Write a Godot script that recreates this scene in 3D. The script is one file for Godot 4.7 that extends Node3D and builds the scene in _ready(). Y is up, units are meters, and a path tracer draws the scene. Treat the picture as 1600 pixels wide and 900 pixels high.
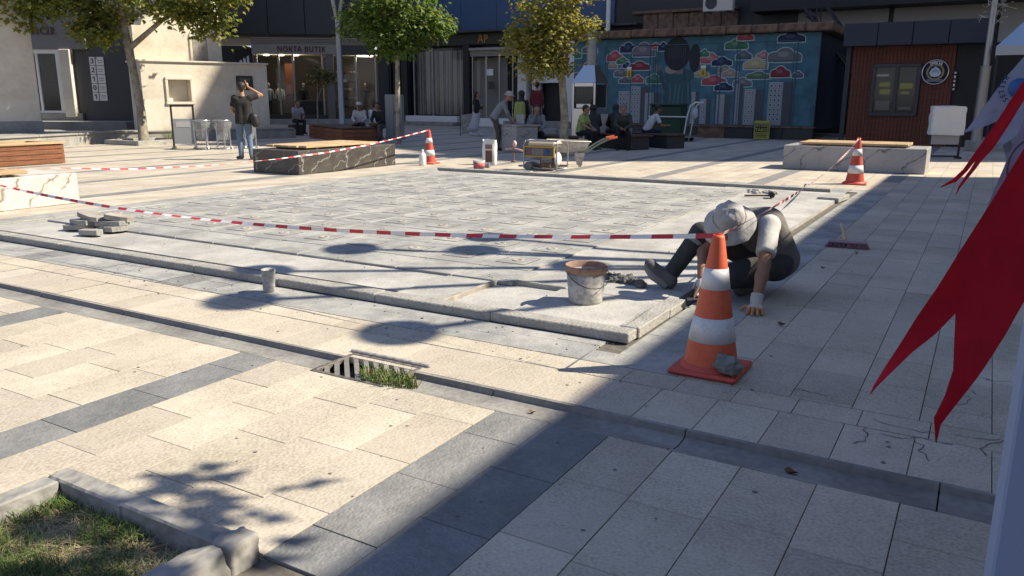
extends Node3D
# A town square under repair: paved plaza, low fountain platform, worker, shops in the shade behind.

var rng := RandomNumberGenerator.new()
var used := {}
var MT := {}
const SUN := Vector3(0.684, 0.740, -0.419)

func _ready() -> void:
	rng.seed = 20240917
	setup_camera_and_light()
	make_materials()
	build_pavement()
	build_platform()
	build_drain()
	build_planter()
	build_background()
	build_shade_makers()
	build_trees()
	build_benches()
	build_site_things()
	build_street_things()
	build_people()
	build_flags()
	build_litter()

func setup_camera_and_light() -> void:
	var cam := Camera3D.new()
	cam.name = "camera"
	add_child(cam)
	var pitch := 0.232059
	var roll := 0.003256
	var yaw := 0.531522
	var f := Vector3(-sin(yaw) * cos(pitch), -sin(pitch), -cos(yaw) * cos(pitch))
	var r := Vector3(cos(yaw), 0, -sin(yaw))
	var u := r.cross(f)
	var r2 := r * cos(roll) + u * sin(roll)
	var u2 := u * cos(roll) - r * sin(roll)
	cam.transform = Transform3D(Basis(r2, u2, -f), Vector3(0, 1.42, 0))
	cam.fov = 39.81
	cam.near = 0.05
	cam.far = 400.0
	cam.current = true
	var env := Environment.new()
	var sm := ProceduralSkyMaterial.new()
	sm.sky_top_color = Color(0.41, 0.49, 0.65)
	sm.sky_horizon_color = Color(0.80, 0.80, 0.80)
	sm.sky_curve = 0.12
	sm.ground_bottom_color = Color(0.35, 0.33, 0.30)
	sm.ground_horizon_color = Color(0.55, 0.55, 0.54)
	sm.sun_angle_max = 0.0
	var sky := Sky.new()
	sky.sky_material = sm
	env.background_mode = Environment.BG_SKY
	env.sky = sky
	env.background_energy_multiplier = 0.75
	env.tonemap_mode = Environment.TONE_MAPPER_LINEAR
	env.tonemap_exposure = 1.95
	env.sdfgi_enabled = true
	env.ssao_enabled = true
	env.ssil_enabled = true
	var we := WorldEnvironment.new()
	we.name = "world_environment"
	we.environment = env
	add_child(we)
	var sun := DirectionalLight3D.new()
	sun.name = "sun"
	sun.light_energy = 1.5
	sun.light_color = Color(1.0, 0.95, 0.86)
	sun.light_angular_distance = 0.5
	sun.shadow_enabled = true
	add_child(sun)
	sun.look_at_from_position(SUN * 50.0, Vector3.ZERO, Vector3.UP)

# ---------------------------------------------------------------- naming
func numbered(n: String) -> String:
	if not used.has(n):
		used[n] = 0
		return n
	used[n] += 1
	return "%s_%03d" % [n, used[n]]

func meta(o: Node, label: String, category: String, group := "") -> void:
	o.set_meta("label", label)
	o.set_meta("category", category)
	if group != "":
		o.set_meta("group", group)

func thing(called: String, label: String, category: String, at := Vector3.ZERO, turn := 0.0, group := "") -> Node3D:
	var o := Node3D.new()
	o.name = numbered(called)
	add_child(o)
	o.position = at
	o.rotation.y = turn
	meta(o, label, category, group)
	return o

func structure(called: String) -> Node3D:
	var o := Node3D.new()
	o.name = numbered(called)
	add_child(o)
	o.set_meta("kind", "structure")
	return o

func copy_of(src: Node3D, label: String, at: Vector3, turn: float, base: String) -> Node3D:
	var o: Node3D = src.duplicate()
	o.name = numbered(base)
	add_child(o)
	o.position = at
	o.rotation.y = turn
	o.set_meta("label", label)
	return o

# ---------------------------------------------------------------- mesh helpers
func S() -> SurfaceTool:
	var st := SurfaceTool.new()
	st.begin(Mesh.PRIMITIVE_TRIANGLES)
	st.set_smooth_group(-1)
	return st

func fin(st: SurfaceTool, called: String, mat: Material, parent: Node = null, xf := Transform3D.IDENTITY) -> MeshInstance3D:
	st.generate_normals()
	var mi := MeshInstance3D.new()
	mi.mesh = st.commit()
	mi.material_override = mat
	mi.transform = xf
	if parent == null or parent == self:
		mi.name = numbered(called)
		add_child(mi)
	else:
		mi.name = called
		parent.add_child(mi, true)
	return mi

func inst(mesh: Mesh, called: String, mat: Material, parent: Node, xf: Transform3D) -> MeshInstance3D:
	var mi := MeshInstance3D.new()
	mi.mesh = mesh
	mi.material_override = mat
	mi.transform = xf
	mi.name = called
	parent.add_child(mi, true)
	return mi

func tri(st: SurfaceTool, a: Vector3, b: Vector3, c: Vector3, out: Vector3) -> void:
	if (c - a).cross(b - a).dot(out) < 0.0:
		st.add_vertex(a); st.add_vertex(c); st.add_vertex(b)
	else:
		st.add_vertex(a); st.add_vertex(b); st.add_vertex(c)

func quad(st: SurfaceTool, a: Vector3, b: Vector3, c: Vector3, d: Vector3, out: Vector3) -> void:
	tri(st, a, b, c, out)
	tri(st, a, c, d, out)

func box(st: SurfaceTool, c: Vector3, s: Vector3, bev := 0.0, xf := Transform3D.IDENTITY) -> void:
	var h := s * 0.5
	var b: float = min(bev, min(h.x, min(h.y, h.z)) * 0.9)
	if b <= 0.0:
		for ax in 3:
			for sg in [-1.0, 1.0]:
				var n := Vector3.ZERO
				n[ax] = sg
				var u := Vector3.ZERO
				u[(ax + 1) % 3] = h[(ax + 1) % 3]
				var v := Vector3.ZERO
				v[(ax + 2) % 3] = h[(ax + 2) % 3]
				var o := c + n * h[ax]
				quad(st, xf * (o - u - v), xf * (o + u - v), xf * (o + u + v), xf * (o - u + v), xf.basis * n)
		return
	for ax in 3:
		for sg in [-1.0, 1.0]:
			var n := Vector3.ZERO
			n[ax] = sg
			var a1 := (ax + 1) % 3
			var a2 := (ax + 2) % 3
			var u := Vector3.ZERO
			u[a1] = h[a1] - b
			var v := Vector3.ZERO
			v[a2] = h[a2] - b
			var o := c + n * h[ax]
			quad(st, xf * (o - u - v), xf * (o + u - v), xf * (o + u + v), xf * (o - u + v), xf.basis * n)
	for ax in 3:
		var a1 := (ax + 1) % 3
		var a2 := (ax + 2) % 3
		for s1 in [-1.0, 1.0]:
			for s2 in [-1.0, 1.0]:
				var p := Vector3.ZERO
				p[a1] = s1 * h[a1]
				p[a2] = s2 * (h[a2] - b)
				var q := Vector3.ZERO
				q[a1] = s1 * (h[a1] - b)
				q[a2] = s2 * h[a2]
				var w := Vector3.ZERO
				w[ax] = h[ax] - b
				var n := Vector3.ZERO
				n[a1] = s1
				n[a2] = s2
				quad(st, xf * (c + p - w), xf * (c + p + w), xf * (c + q + w), xf * (c + q - w), xf.basis * n)
	for sx in [-1.0, 1.0]:
		for sy in [-1.0, 1.0]:
			for sz in [-1.0, 1.0]:
				var k := Vector3(sx, sy, sz)
				tri(st, xf * (c + k * Vector3(h.x, h.y - b, h.z - b)), xf * (c + k * Vector3(h.x - b, h.y, h.z - b)), xf * (c + k * Vector3(h.x - b, h.y - b, h.z)), xf.basis * k)

func bx(called: String, mat: Material, parent: Node, c: Vector3, s: Vector3, bev := 0.0, xf := Transform3D.IDENTITY) -> MeshInstance3D:
	var st := S()
	box(st, c, s, bev)
	return fin(st, called, mat, parent, xf)

func tube(st: SurfaceTool, pts: Array, radii: Array, n := 8, caps := true, xf := Transform3D.IDENTITY) -> void:
	var rings := []
	var side := Vector3.ZERO
	for i in pts.size():
		var p: Vector3 = pts[i]
		var d: Vector3
		if i == 0:
			d = pts[1] - p
		elif i == pts.size() - 1:
			d = p - pts[i - 1]
		else:
			d = (pts[i + 1] - p).normalized() + (p - pts[i - 1]).normalized()
		d = d.normalized()
		if side == Vector3.ZERO:
			side = d.cross(Vector3.UP if abs(d.y) < 0.9 else Vector3.RIGHT).normalized()
		side = (side - d * side.dot(d)).normalized()
		var up := d.cross(side)
		var rr: float = radii[i] if i < radii.size() else radii[-1]
		var ring := []
		for k in n:
			var a := TAU * k / n
			ring.append(p + (side * cos(a) + up * sin(a)) * rr)
		rings.append(ring)
	st.set_smooth_group(1)
	for i in rings.size() - 1:
		for k in n:
			var k2 := (k + 1) % n
			var a: Vector3 = rings[i][k]
			var b: Vector3 = rings[i][k2]
			var c: Vector3 = rings[i + 1][k2]
			var d2: Vector3 = rings[i + 1][k]
			var out: Vector3 = (a + b) * 0.5 - pts[i]
			quad(st, xf * a, xf * b, xf * c, xf * d2, xf.basis * out)
	st.set_smooth_group(-1)
	if caps:
		for e in [0, rings.size() - 1]:
			var o: Vector3 = pts[0] - pts[1] if e == 0 else pts[e] - pts[e - 1]
			for k in n:
				tri(st, xf * pts[e], xf * rings[e][k], xf * rings[e][(k + 1) % n], xf.basis * o)

func lathe(st: SurfaceTool, prof: Array, n := 20, xf := Transform3D.IDENTITY, smooth := true) -> void:
	st.set_smooth_group(1 if smooth else -1)
	for i in prof.size() - 1:
		var p: Vector2 = prof[i]
		var q: Vector2 = prof[i + 1]
		var nr := Vector2(q.y - p.y, -(q.x - p.x))
		for k in n:
			var a0 := TAU * k / n
			var a1 := TAU * (k + 1) / n
			var e0 := Vector3(cos(a0), 0, sin(a0))
			var e1 := Vector3(cos(a1), 0, sin(a1))
			var em := (e0 + e1) * 0.5
			var out := em * nr.x + Vector3.UP * nr.y
			var A := xf * (e0 * p.x + Vector3.UP * p.y)
			var B := xf * (e1 * p.x + Vector3.UP * p.y)
			var Cc := xf * (e1 * q.x + Vector3.UP * q.y)
			var D := xf * (e0 * q.x + Vector3.UP * q.y)
			if p.x < 0.0005:
				tri(st, A, Cc, D, xf.basis * out)
			elif q.x < 0.0005:
				tri(st, A, B, Cc, xf.basis * out)
			else:
				quad(st, A, B, Cc, D, xf.basis * out)
	st.set_smooth_group(-1)

# polygon in the xy plane, pushed along z from z0 to z1
func prism(st: SurfaceTool, poly: PackedVector2Array, z0: float, z1: float, xf := Transform3D.IDENTITY) -> void:
	var idx := Geometry2D.triangulate_polygon(poly)
	for i in range(0, idx.size(), 3):
		var a := poly[idx[i]]
		var b := poly[idx[i + 1]]
		var c := poly[idx[i + 2]]
		tri(st, xf * Vector3(a.x, a.y, z1), xf * Vector3(b.x, b.y, z1), xf * Vector3(c.x, c.y, z1), xf.basis * Vector3(0, 0, z1 - z0))
		tri(st, xf * Vector3(a.x, a.y, z0), xf * Vector3(b.x, b.y, z0), xf * Vector3(c.x, c.y, z0), xf.basis * Vector3(0, 0, z0 - z1))
	var cw := Geometry2D.is_polygon_clockwise(poly)
	for i in poly.size():
		var a := poly[i]
		var b := poly[(i + 1) % poly.size()]
		var e := b - a
		var o := Vector2(e.y, -e.x) * (-1.0 if cw else 1.0)
		quad(st, xf * Vector3(a.x, a.y, z0), xf * Vector3(b.x, b.y, z0), xf * Vector3(b.x, b.y, z1), xf * Vector3(a.x, a.y, z1), xf.basis * Vector3(o.x, o.y, 0))

# an uneven stone or lump
func lump(st: SurfaceTool, c: Vector3, s: Vector3, sd: int, rough := 0.25, xf := Transform3D.IDENTITY, flat := true) -> void:
	var nz := FastNoiseLite.new()
	nz.seed = sd
	nz.frequency = 0.9
	var nu := 10
	var nv := 7
	var P := []
	for j in nv + 1:
		var row := []
		var th := PI * j / nv
		for i in nu:
			var ph := TAU * i / nu
			var d := Vector3(sin(th) * cos(ph), cos(th), sin(th) * sin(ph))
			var k := 1.0 + rough * nz.get_noise_3dv(d * 1.6 + Vector3(sd, 0, 0)) * 2.0
			row.append(c + d * k * s * 0.5)
		P.append(row)
	st.set_smooth_group(-1 if flat else 1)
	for j in nv:
		for i in nu:
			var i2 := (i + 1) % nu
			var a: Vector3 = P[j][i]
			var b: Vector3 = P[j][i2]
			var cc: Vector3 = P[j + 1][i2]
			var d2: Vector3 = P[j + 1][i]
			var out := (a + cc) * 0.5 - c
			if j == 0:
				tri(st, xf * a, xf * cc, xf * d2, xf.basis * out)
			elif j == nv - 1:
				tri(st, xf * a, xf * b, xf * cc, xf.basis * out)
			else:
				quad(st, xf * a, xf * b, xf * cc, xf * d2, xf.basis * out)
	st.set_smooth_group(-1)

func text(s: String, size: float, depth: float, mat: Material, parent: Node, xf: Transform3D, called := "lettering", serif := false) -> MeshInstance3D:
	var tm := TextMesh.new()
	var f := SystemFont.new()
	f.font_names = PackedStringArray(["Droid Serif" if serif else "Droid Sans"])
	f.font_weight = 700
	tm.font = f
	tm.text = s
	tm.font_size = 64
	tm.pixel_size = size / 64.0
	tm.depth = depth
	tm.curve_step = 4.0
	return inst(tm, called, mat, parent, xf)

func X(at: Vector3, yaw := 0.0, pitch := 0.0, roll := 0.0) -> Transform3D:
	return Transform3D(Basis.from_euler(Vector3(pitch, yaw, roll)), at)

# a box-shaped frame basis: x along dir on the ground, z out of the wall
func wall_xf(p0: Vector3, along: Vector3) -> Transform3D:
	var t := along.normalized()
	var n := t.cross(Vector3.UP)
	return Transform3D(Basis(t, Vector3.UP, n), p0)

# ---------------------------------------------------------------- materials
func L(r: float, g: float, b: float) -> Color:
	return Color(r, g, b).linear_to_srgb()

func M(r: float, g: float, b: float, rough := 0.8, metal := 0.0) -> StandardMaterial3D:
	var m := StandardMaterial3D.new()
	m.albedo_color = L(r, g, b)
	m.roughness = rough
	m.metallic = metal
	return m

func noise_bytes(size: int, freq: float, sd: int, oct := 3, kind := FastNoiseLite.TYPE_SIMPLEX_SMOOTH) -> PackedByteArray:
	var n := FastNoiseLite.new()
	n.noise_type = kind
	n.seed = sd
	n.frequency = freq
	n.fractal_octaves = oct
	if kind == FastNoiseLite.TYPE_CELLULAR:
		n.cellular_return_type = FastNoiseLite.RETURN_CELL_VALUE
	var im := n.get_seamless_image(size, size, false, false, 0.1, true)
	im.convert(Image.FORMAT_L8)
	return im.get_data()

# ramp: array of [position, linear colour]
func ramp_lut(ramp: Array) -> PackedByteArray:
	var lut := PackedByteArray()
	lut.resize(768)
	for i in 256:
		var t := i / 255.0
		var c: Color = ramp[0][1]
		for k in ramp.size() - 1:
			var a = ramp[k]
			var b = ramp[k + 1]
			if t >= a[0]:
				var u: float = clamp((t - a[0]) / max(1e-5, b[0] - a[0]), 0.0, 1.0)
				c = (a[1] as Color).lerp(b[1], u)
		c = c.linear_to_srgb()
		lut[i * 3] = int(clamp(c.r, 0, 1) * 255.0)
		lut[i * 3 + 1] = int(clamp(c.g, 0, 1) * 255.0)
		lut[i * 3 + 2] = int(clamp(c.b, 0, 1) * 255.0)
	return lut

# layers: [[freq, weight, seed, octaves, kind?]]
func grain(size: int, layers: Array, ramp: Array) -> Array:
	var acc := PackedFloat32Array()
	acc.resize(size * size)
	var tot := 0.0
	for l in layers:
		var k = l[4] if l.size() > 4 else FastNoiseLite.TYPE_SIMPLEX_SMOOTH
		var by := noise_bytes(size, l[0], l[2], l[3], k)
		var w: float = l[1]
		tot += w
		for i in size * size:
			acc[i] += by[i] * w
	var lut := ramp_lut(ramp)
	var out := PackedByteArray()
	out.resize(size * size * 3)
	var hb := PackedByteArray()
	hb.resize(size * size)
	for i in size * size:
		var v := int(clamp(acc[i] / tot, 0.0, 255.0))
		hb[i] = v
		out[i * 3] = lut[v * 3]
		out[i * 3 + 1] = lut[v * 3 + 1]
		out[i * 3 + 2] = lut[v * 3 + 2]
	var im := Image.create_from_data(size, size, false, Image.FORMAT_RGB8, out)
	var hm := Image.create_from_data(size, size, false, Image.FORMAT_L8, hb)
	return [ImageTexture.create_from_image(im), hm]

func tex_mat(size: int, layers: Array, ramp: Array, metres: float, rough := 0.85, bump := 0.0, metal := 0.0) -> StandardMaterial3D:
	var g := grain(size, layers, ramp)
	var m := StandardMaterial3D.new()
	m.albedo_texture = g[0]
	m.roughness = rough
	m.metallic = metal
	m.uv1_triplanar = true
	m.uv1_world_triplanar = true
	m.uv1_scale = Vector3.ONE / metres
	if bump > 0.0:
		var hm: Image = g[1]
		hm.convert(Image.FORMAT_RGBA8)
		hm.bump_map_to_normal_map(bump)
		m.normal_enabled = true
		m.normal_texture = ImageTexture.create_from_image(hm)
		m.normal_scale = 1.0
	return m

func tint(m: StandardMaterial3D, r: float, g: float, b: float) -> StandardMaterial3D:
	var c: StandardMaterial3D = m.duplicate()
	c.albedo_color = L(r, g, b)
	return c

func C3(r: float, g: float, b: float) -> Color:
	return Color(r, g, b)

func make_materials() -> void:
	# travertine-like beige paving, brushed and pitted
	var beige := tex_mat(512, [[0.004, 0.9, 1, 5], [0.05, 0.55, 2, 3], [0.25, 1.7, 3, 2]],
		[[0.0, C3(0.25, 0.215, 0.17)], [0.34, C3(0.385, 0.345, 0.285)], [0.5, C3(0.475, 0.43, 0.36)], [0.62, C3(0.515, 0.47, 0.395)], [1.0, C3(0.63, 0.585, 0.51)]], 2.3, 0.85, 0.6)
	MT.beige = []
	for k in 6:
		var v := 0.83 + 0.036 * k
		MT.beige.append(tint(beige, v, v * (0.992 + 0.006 * (k % 3)), v * (0.965 + 0.014 * (k % 2))))
	MT.beige_far = tint(beige, 1, 1, 1)
	MT.beige_far.vertex_color_use_as_albedo = true
	var dark := tex_mat(256, [[0.012, 1.2, 11, 4], [0.09, 0.8, 12, 3], [0.3, 1.0, 13, 2]],
		[[0.0, C3(0.10, 0.103, 0.104)], [0.5, C3(0.19, 0.193, 0.192)], [1.0, C3(0.30, 0.30, 0.295)]], 1.1, 0.8, 2.0)
	MT.basalt = [dark, tint(dark, 0.86, 0.87, 0.88), tint(dark, 0.93, 0.94, 0.96)]
	# tiles dusted with cement
	var dusty := tex_mat(512, [[0.006, 1.6, 21, 5], [0.03, 1.0, 22, 3], [0.2, 0.8, 23, 2]],
		[[0.0, C3(0.17, 0.175, 0.175)], [0.45, C3(0.30, 0.305, 0.30)], [0.55, C3(0.36, 0.362, 0.35)], [1.0, C3(0.52, 0.515, 0.49)]], 2.3, 0.9, 1.5)
	MT.dusty = [tint(dusty, 0.86, 0.862, 0.855), tint(dusty, 0.835, 0.84, 0.838), tint(dusty, 0.85, 0.852, 0.847), tint(dusty, 0.815, 0.82, 0.82)]
	MT.screed = tex_mat(512, [[0.005, 1.8, 31, 5], [0.03, 0.8, 32, 4], [0.2, 0.7, 33, 2]],
		[[0.0, C3(0.20, 0.197, 0.185)], [0.42, C3(0.315, 0.312, 0.297)], [0.58, C3(0.38, 0.375, 0.358)], [1.0, C3(0.52, 0.51, 0.48)]], 2.9, 0.92, 2.0)
	MT.joint = tex_mat(128, [[0.06, 1.0, 41, 3]], [[0.0, C3(0.07, 0.063, 0.055)], [1.0, C3(0.16, 0.145, 0.125)]], 0.6, 0.95)
	MT.grout = M(0.50, 0.495, 0.475, 0.9)
	MT.kerb = tex_mat(256, [[0.012, 1.0, 51, 4], [0.12, 1.0, 52, 3]],
		[[0.0, C3(0.17, 0.17, 0.16)], [0.5, C3(0.30, 0.295, 0.275)], [1.0, C3(0.44, 0.43, 0.40)]], 0.9, 0.9, 3.0)
	MT.gutter = tex_mat(256, [[0.01, 1.3, 55, 4], [0.1, 0.8, 56, 3]],
		[[0.0, C3(0.11, 0.107, 0.10)], [0.5, C3(0.21, 0.206, 0.195)], [1.0, C3(0.34, 0.33, 0.305)]], 1.4, 0.85, 1.5)
	MT.concrete = tex_mat(256, [[0.01, 1.2, 61, 4], [0.09, 1.0, 62, 3]],
		[[0.0, C3(0.16, 0.155, 0.145)], [0.5, C3(0.28, 0.275, 0.26)], [1.0, C3(0.42, 0.41, 0.39)]], 1.7, 0.9, 3.0)
	MT.plaster = tex_mat(256, [[0.006, 1.5, 71, 5], [0.06, 0.6, 72, 3]],
		[[0.0, C3(0.42, 0.37, 0.30)], [0.45, C3(0.60, 0.55, 0.46)], [0.6, C3(0.66, 0.61, 0.52)], [1.0, C3(0.74, 0.70, 0.62)]], 3.1, 0.9, 1.0)
	MT.white_marble = marble(81, C3(0.58, 0.555, 0.51), C3(0.17, 0.12, 0.095), 0.075)
	MT.grey_marble = marble(83, C3(0.34, 0.34, 0.345), C3(0.05, 0.05, 0.052), 0.06)
	MT.black_marble = marble(82, C3(0.045, 0.042, 0.04), C3(0.30, 0.285, 0.26), 0.042)
	MT.stone_block = tex_mat(128, [[0.03, 1.0, 84, 4]], [[0.0, C3(0.20, 0.185, 0.165)], [1.0, C3(0.42, 0.39, 0.35)]], 1.0, 0.9, 2.0)
	MT.rock = tex_mat(128, [[0.04, 1.0, 85, 4], [0.2, 0.7, 86, 2]], [[0.0, C3(0.09, 0.095, 0.09)], [1.0, C3(0.27, 0.275, 0.26)]], 0.25, 0.95, 4.0)
	MT.rust_stone = tex_mat(128, [[0.03, 1.0, 87, 4]], [[0.0, C3(0.08, 0.05, 0.035)], [1.0, C3(0.24, 0.15, 0.10)]], 1.4, 0.9, 3.0)
	MT.wood_new = wood(91, C3(0.33, 0.22, 0.115), C3(0.56, 0.41, 0.24), 0.7)
	MT.wood_red = wood(92, C3(0.10, 0.036, 0.016), C3(0.27, 0.105, 0.048), 0.6)
	MT.wood_dark = wood(93, C3(0.055, 0.03, 0.02), C3(0.13, 0.075, 0.05), 0.7)
	MT.wood_kiosk = wood(94, C3(0.065, 0.019, 0.010), C3(0.18, 0.05, 0.025), 0.6)
	MT.steel = M(0.55, 0.56, 0.57, 0.28, 1.0)
	MT.steel_dull = M(0.36, 0.37, 0.38, 0.45, 0.9)
	MT.galv = tex_mat(128, [[0.03, 1.0, 95, 3, FastNoiseLite.TYPE_CELLULAR], [0.05, 0.8, 96, 3]], [[0.0, C3(0.22, 0.22, 0.21)], [1.0, C3(0.42, 0.42, 0.40)]], 0.5, 0.5, 0.0, 0.6)
	MT.iron = M(0.035, 0.035, 0.037, 0.55, 0.3)
	MT.cast_iron = tex_mat(128, [[0.05, 1.0, 97, 3]], [[0.0, C3(0.07, 0.062, 0.055)], [1.0, C3(0.22, 0.20, 0.18)]], 0.3, 0.75, 1.5, 0.3)
	MT.white_paint = M(0.72, 0.72, 0.70, 0.5)
	MT.cream_paint = M(0.55, 0.52, 0.45, 0.6)
	MT.dark_panel = M(0.030, 0.034, 0.036, 0.45)
	MT.dark_panel2 = M(0.022, 0.024, 0.027, 0.5)
	MT.black = M(0.012, 0.012, 0.013, 0.6)
	MT.navy = M(0.012, 0.020, 0.040, 0.5)
	MT.blue_clad = M(0.020, 0.068, 0.16, 0.45)
	MT.glass = glass_mat()
	MT.interior = M(0.10, 0.085, 0.07, 0.9)
	MT.lamp_glow = M(0.9, 0.88, 0.82, 0.5)
	MT.lamp_glow.emission_enabled = true
	MT.lamp_glow.emission = Color(1.0, 0.95, 0.85)
	MT.lamp_glow.emission_energy_multiplier = 2.0
	MT.orange = tex_mat(128, [[0.02, 1.0, 101, 4], [0.1, 0.5, 102, 3]], [[0.0, C3(0.42, 0.07, 0.03)], [0.45, C3(0.62, 0.105, 0.04)], [1.0, C3(0.72, 0.17, 0.09)]], 0.6, 0.55)
	MT.red_orange = tex_mat(128, [[0.02, 1.0, 103, 4], [0.1, 0.5, 104, 3]], [[0.0, C3(0.36, 0.045, 0.03)], [1.0, C3(0.62, 0.10, 0.06)]], 0.6, 0.6)
	MT.reflective = tex_mat(128, [[0.015, 1.0, 105, 4], [0.12, 0.6, 106, 3]], [[0.0, C3(0.30, 0.30, 0.30)], [0.42, C3(0.62, 0.62, 0.62)], [1.0, C3(0.78, 0.78, 0.78)]], 0.4, 0.5)
	MT.mortar_wet = tex_mat(128, [[0.05, 1.0, 107, 4]], [[0.0, C3(0.06, 0.06, 0.058)], [1.0, C3(0.17, 0.168, 0.16)]], 0.3, 0.8, 4.0)
	MT.bucket = tex_mat(256, [[0.012, 1.3, 108, 4], [0.06, 0.9, 109, 3]], [[0.0, C3(0.12, 0.12, 0.11)], [0.38, C3(0.28, 0.275, 0.26)], [0.55, C3(0.47, 0.46, 0.44)], [1.0, C3(0.62, 0.61, 0.58)]], 0.5, 0.8)
	MT.soil = tex_mat(128, [[0.04, 1.0, 110, 4], [0.2, 0.8, 111, 2]], [[0.0, C3(0.06, 0.045, 0.03)], [1.0, C3(0.22, 0.175, 0.12)]], 0.5, 0.95, 4.0)
	MT.bark = tex_mat(256, [[0.012, 1.2, 112, 3], [0.09, 0.8, 113, 3]], [[0.0, C3(0.10, 0.085, 0.06)], [0.45, C3(0.22, 0.19, 0.145)], [0.6, C3(0.32, 0.29, 0.23)], [1.0, C3(0.42, 0.39, 0.32)]], 0.9, 0.9, 3.0)

func glass_mat() -> StandardMaterial3D:
	var m := StandardMaterial3D.new()
	m.albedo_color = Color(0.10, 0.12, 0.13, 0.2)
	m.transparency = BaseMaterial3D.TRANSPARENCY_ALPHA
	m.roughness = 0.03
	m.metallic_specular = 0.35
	return m

func wood(sd: int, a: Color, b: Color, metres: float) -> StandardMaterial3D:
	var m := tex_mat(256, [[0.01, 0.8, sd, 3], [0.08, 0.9, sd + 300, 4]], [[0.2, a], [0.8, b]], metres, 0.7, 1.0)
	m.uv1_scale = Vector3(0.35, 3.2, 0.35) / metres
	return m

# pale stone with slanting dark veins
func marble(sd: int, base: Color, vein: Color, width: float) -> StandardMaterial3D:
	var size := 512
	var n := FastNoiseLite.new()
	n.seed = sd
	n.frequency = 0.0035
	n.fractal_octaves = 4
	var n2 := FastNoiseLite.new()
	n2.seed = sd + 7
	n2.frequency = 0.02
	var by := PackedByteArray()
	by.resize(size * size * 3)
	for y in size:
		for x in size:
			var w := n.get_noise_2d(x, y) * 0.62
			var u := (x * 2.0 + y * 2.0) / size + w
			var v := absf(fposmod(u, 1.0) - 0.5) * 2.0
			var u2 := (x * 3.0 + y * 5.0) / size + w * 1.9 + 0.3
			var v2 := absf(fposmod(u2, 1.0) - 0.5) * 2.0
			var thick := width * (1.2 + 1.6 * n2.get_noise_2d(x, y))
			var k: float = clamp(1.0 - v / max(0.004, thick * 1.6), 0.0, 1.0) * 0.85
			k = max(k, clamp(1.0 - v2 / max(0.003, thick * 0.8), 0.0, 1.0) * 0.5)
			var c := base.lerp(vein, clamp(k + 0.10 * (0.5 + n2.get_noise_2d(x * 0.3, y * 0.3)), 0.0, 1.0)).linear_to_srgb()
			var i := (y * size + x) * 3
			by[i] = int(c.r * 255.0)
			by[i + 1] = int(c.g * 255.0)
			by[i + 2] = int(c.b * 255.0)
	var m := StandardMaterial3D.new()
	m.albedo_texture = ImageTexture.create_from_image(Image.create_from_data(size, size, false, Image.FORMAT_RGB8, by))
	m.roughness = 0.45
	m.uv1_triplanar = true
	m.uv1_world_triplanar = true
	m.uv1_scale = Vector3.ONE / 1.25
	return m

var cloth_base: StandardMaterial3D = null
# woven cloth with soft uneven tone and creases
func CL(r: float, g: float, b: float) -> StandardMaterial3D:
	if cloth_base == null:
		cloth_base = tex_mat(256, [[0.012, 1.0, 601, 4], [0.03, 0.9, 602, 3], [0.28, 0.5, 603, 2]], [[0.15, C3(0.55, 0.55, 0.55)], [0.5, C3(0.85, 0.85, 0.85)], [0.9, C3(1, 1, 1)]], 0.55, 0.9, 4.0)
		cloth_base.uv1_world_triplanar = true
	return tint(cloth_base, r, g, b)

# ---------------------------------------------------------------- paving
const CW := 0.2875
func col_x(k: int) -> float:
	return -0.98 + CW * k

func tile_mesh(w: float, l: float, h := 0.04, bev := 0.004) -> ArrayMesh:
	var st := S()
	box(st, Vector3(0, -h * 0.5, 0), Vector3(w, h, l), bev)
	st.generate_normals()
	return st.commit()

func in_platform(x0: float, x1: float, z0: float, z1: float) -> bool:
	return x1 > -9.62 and x0 < -1.70 and z1 > -13.42 and z0 < -4.28

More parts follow.
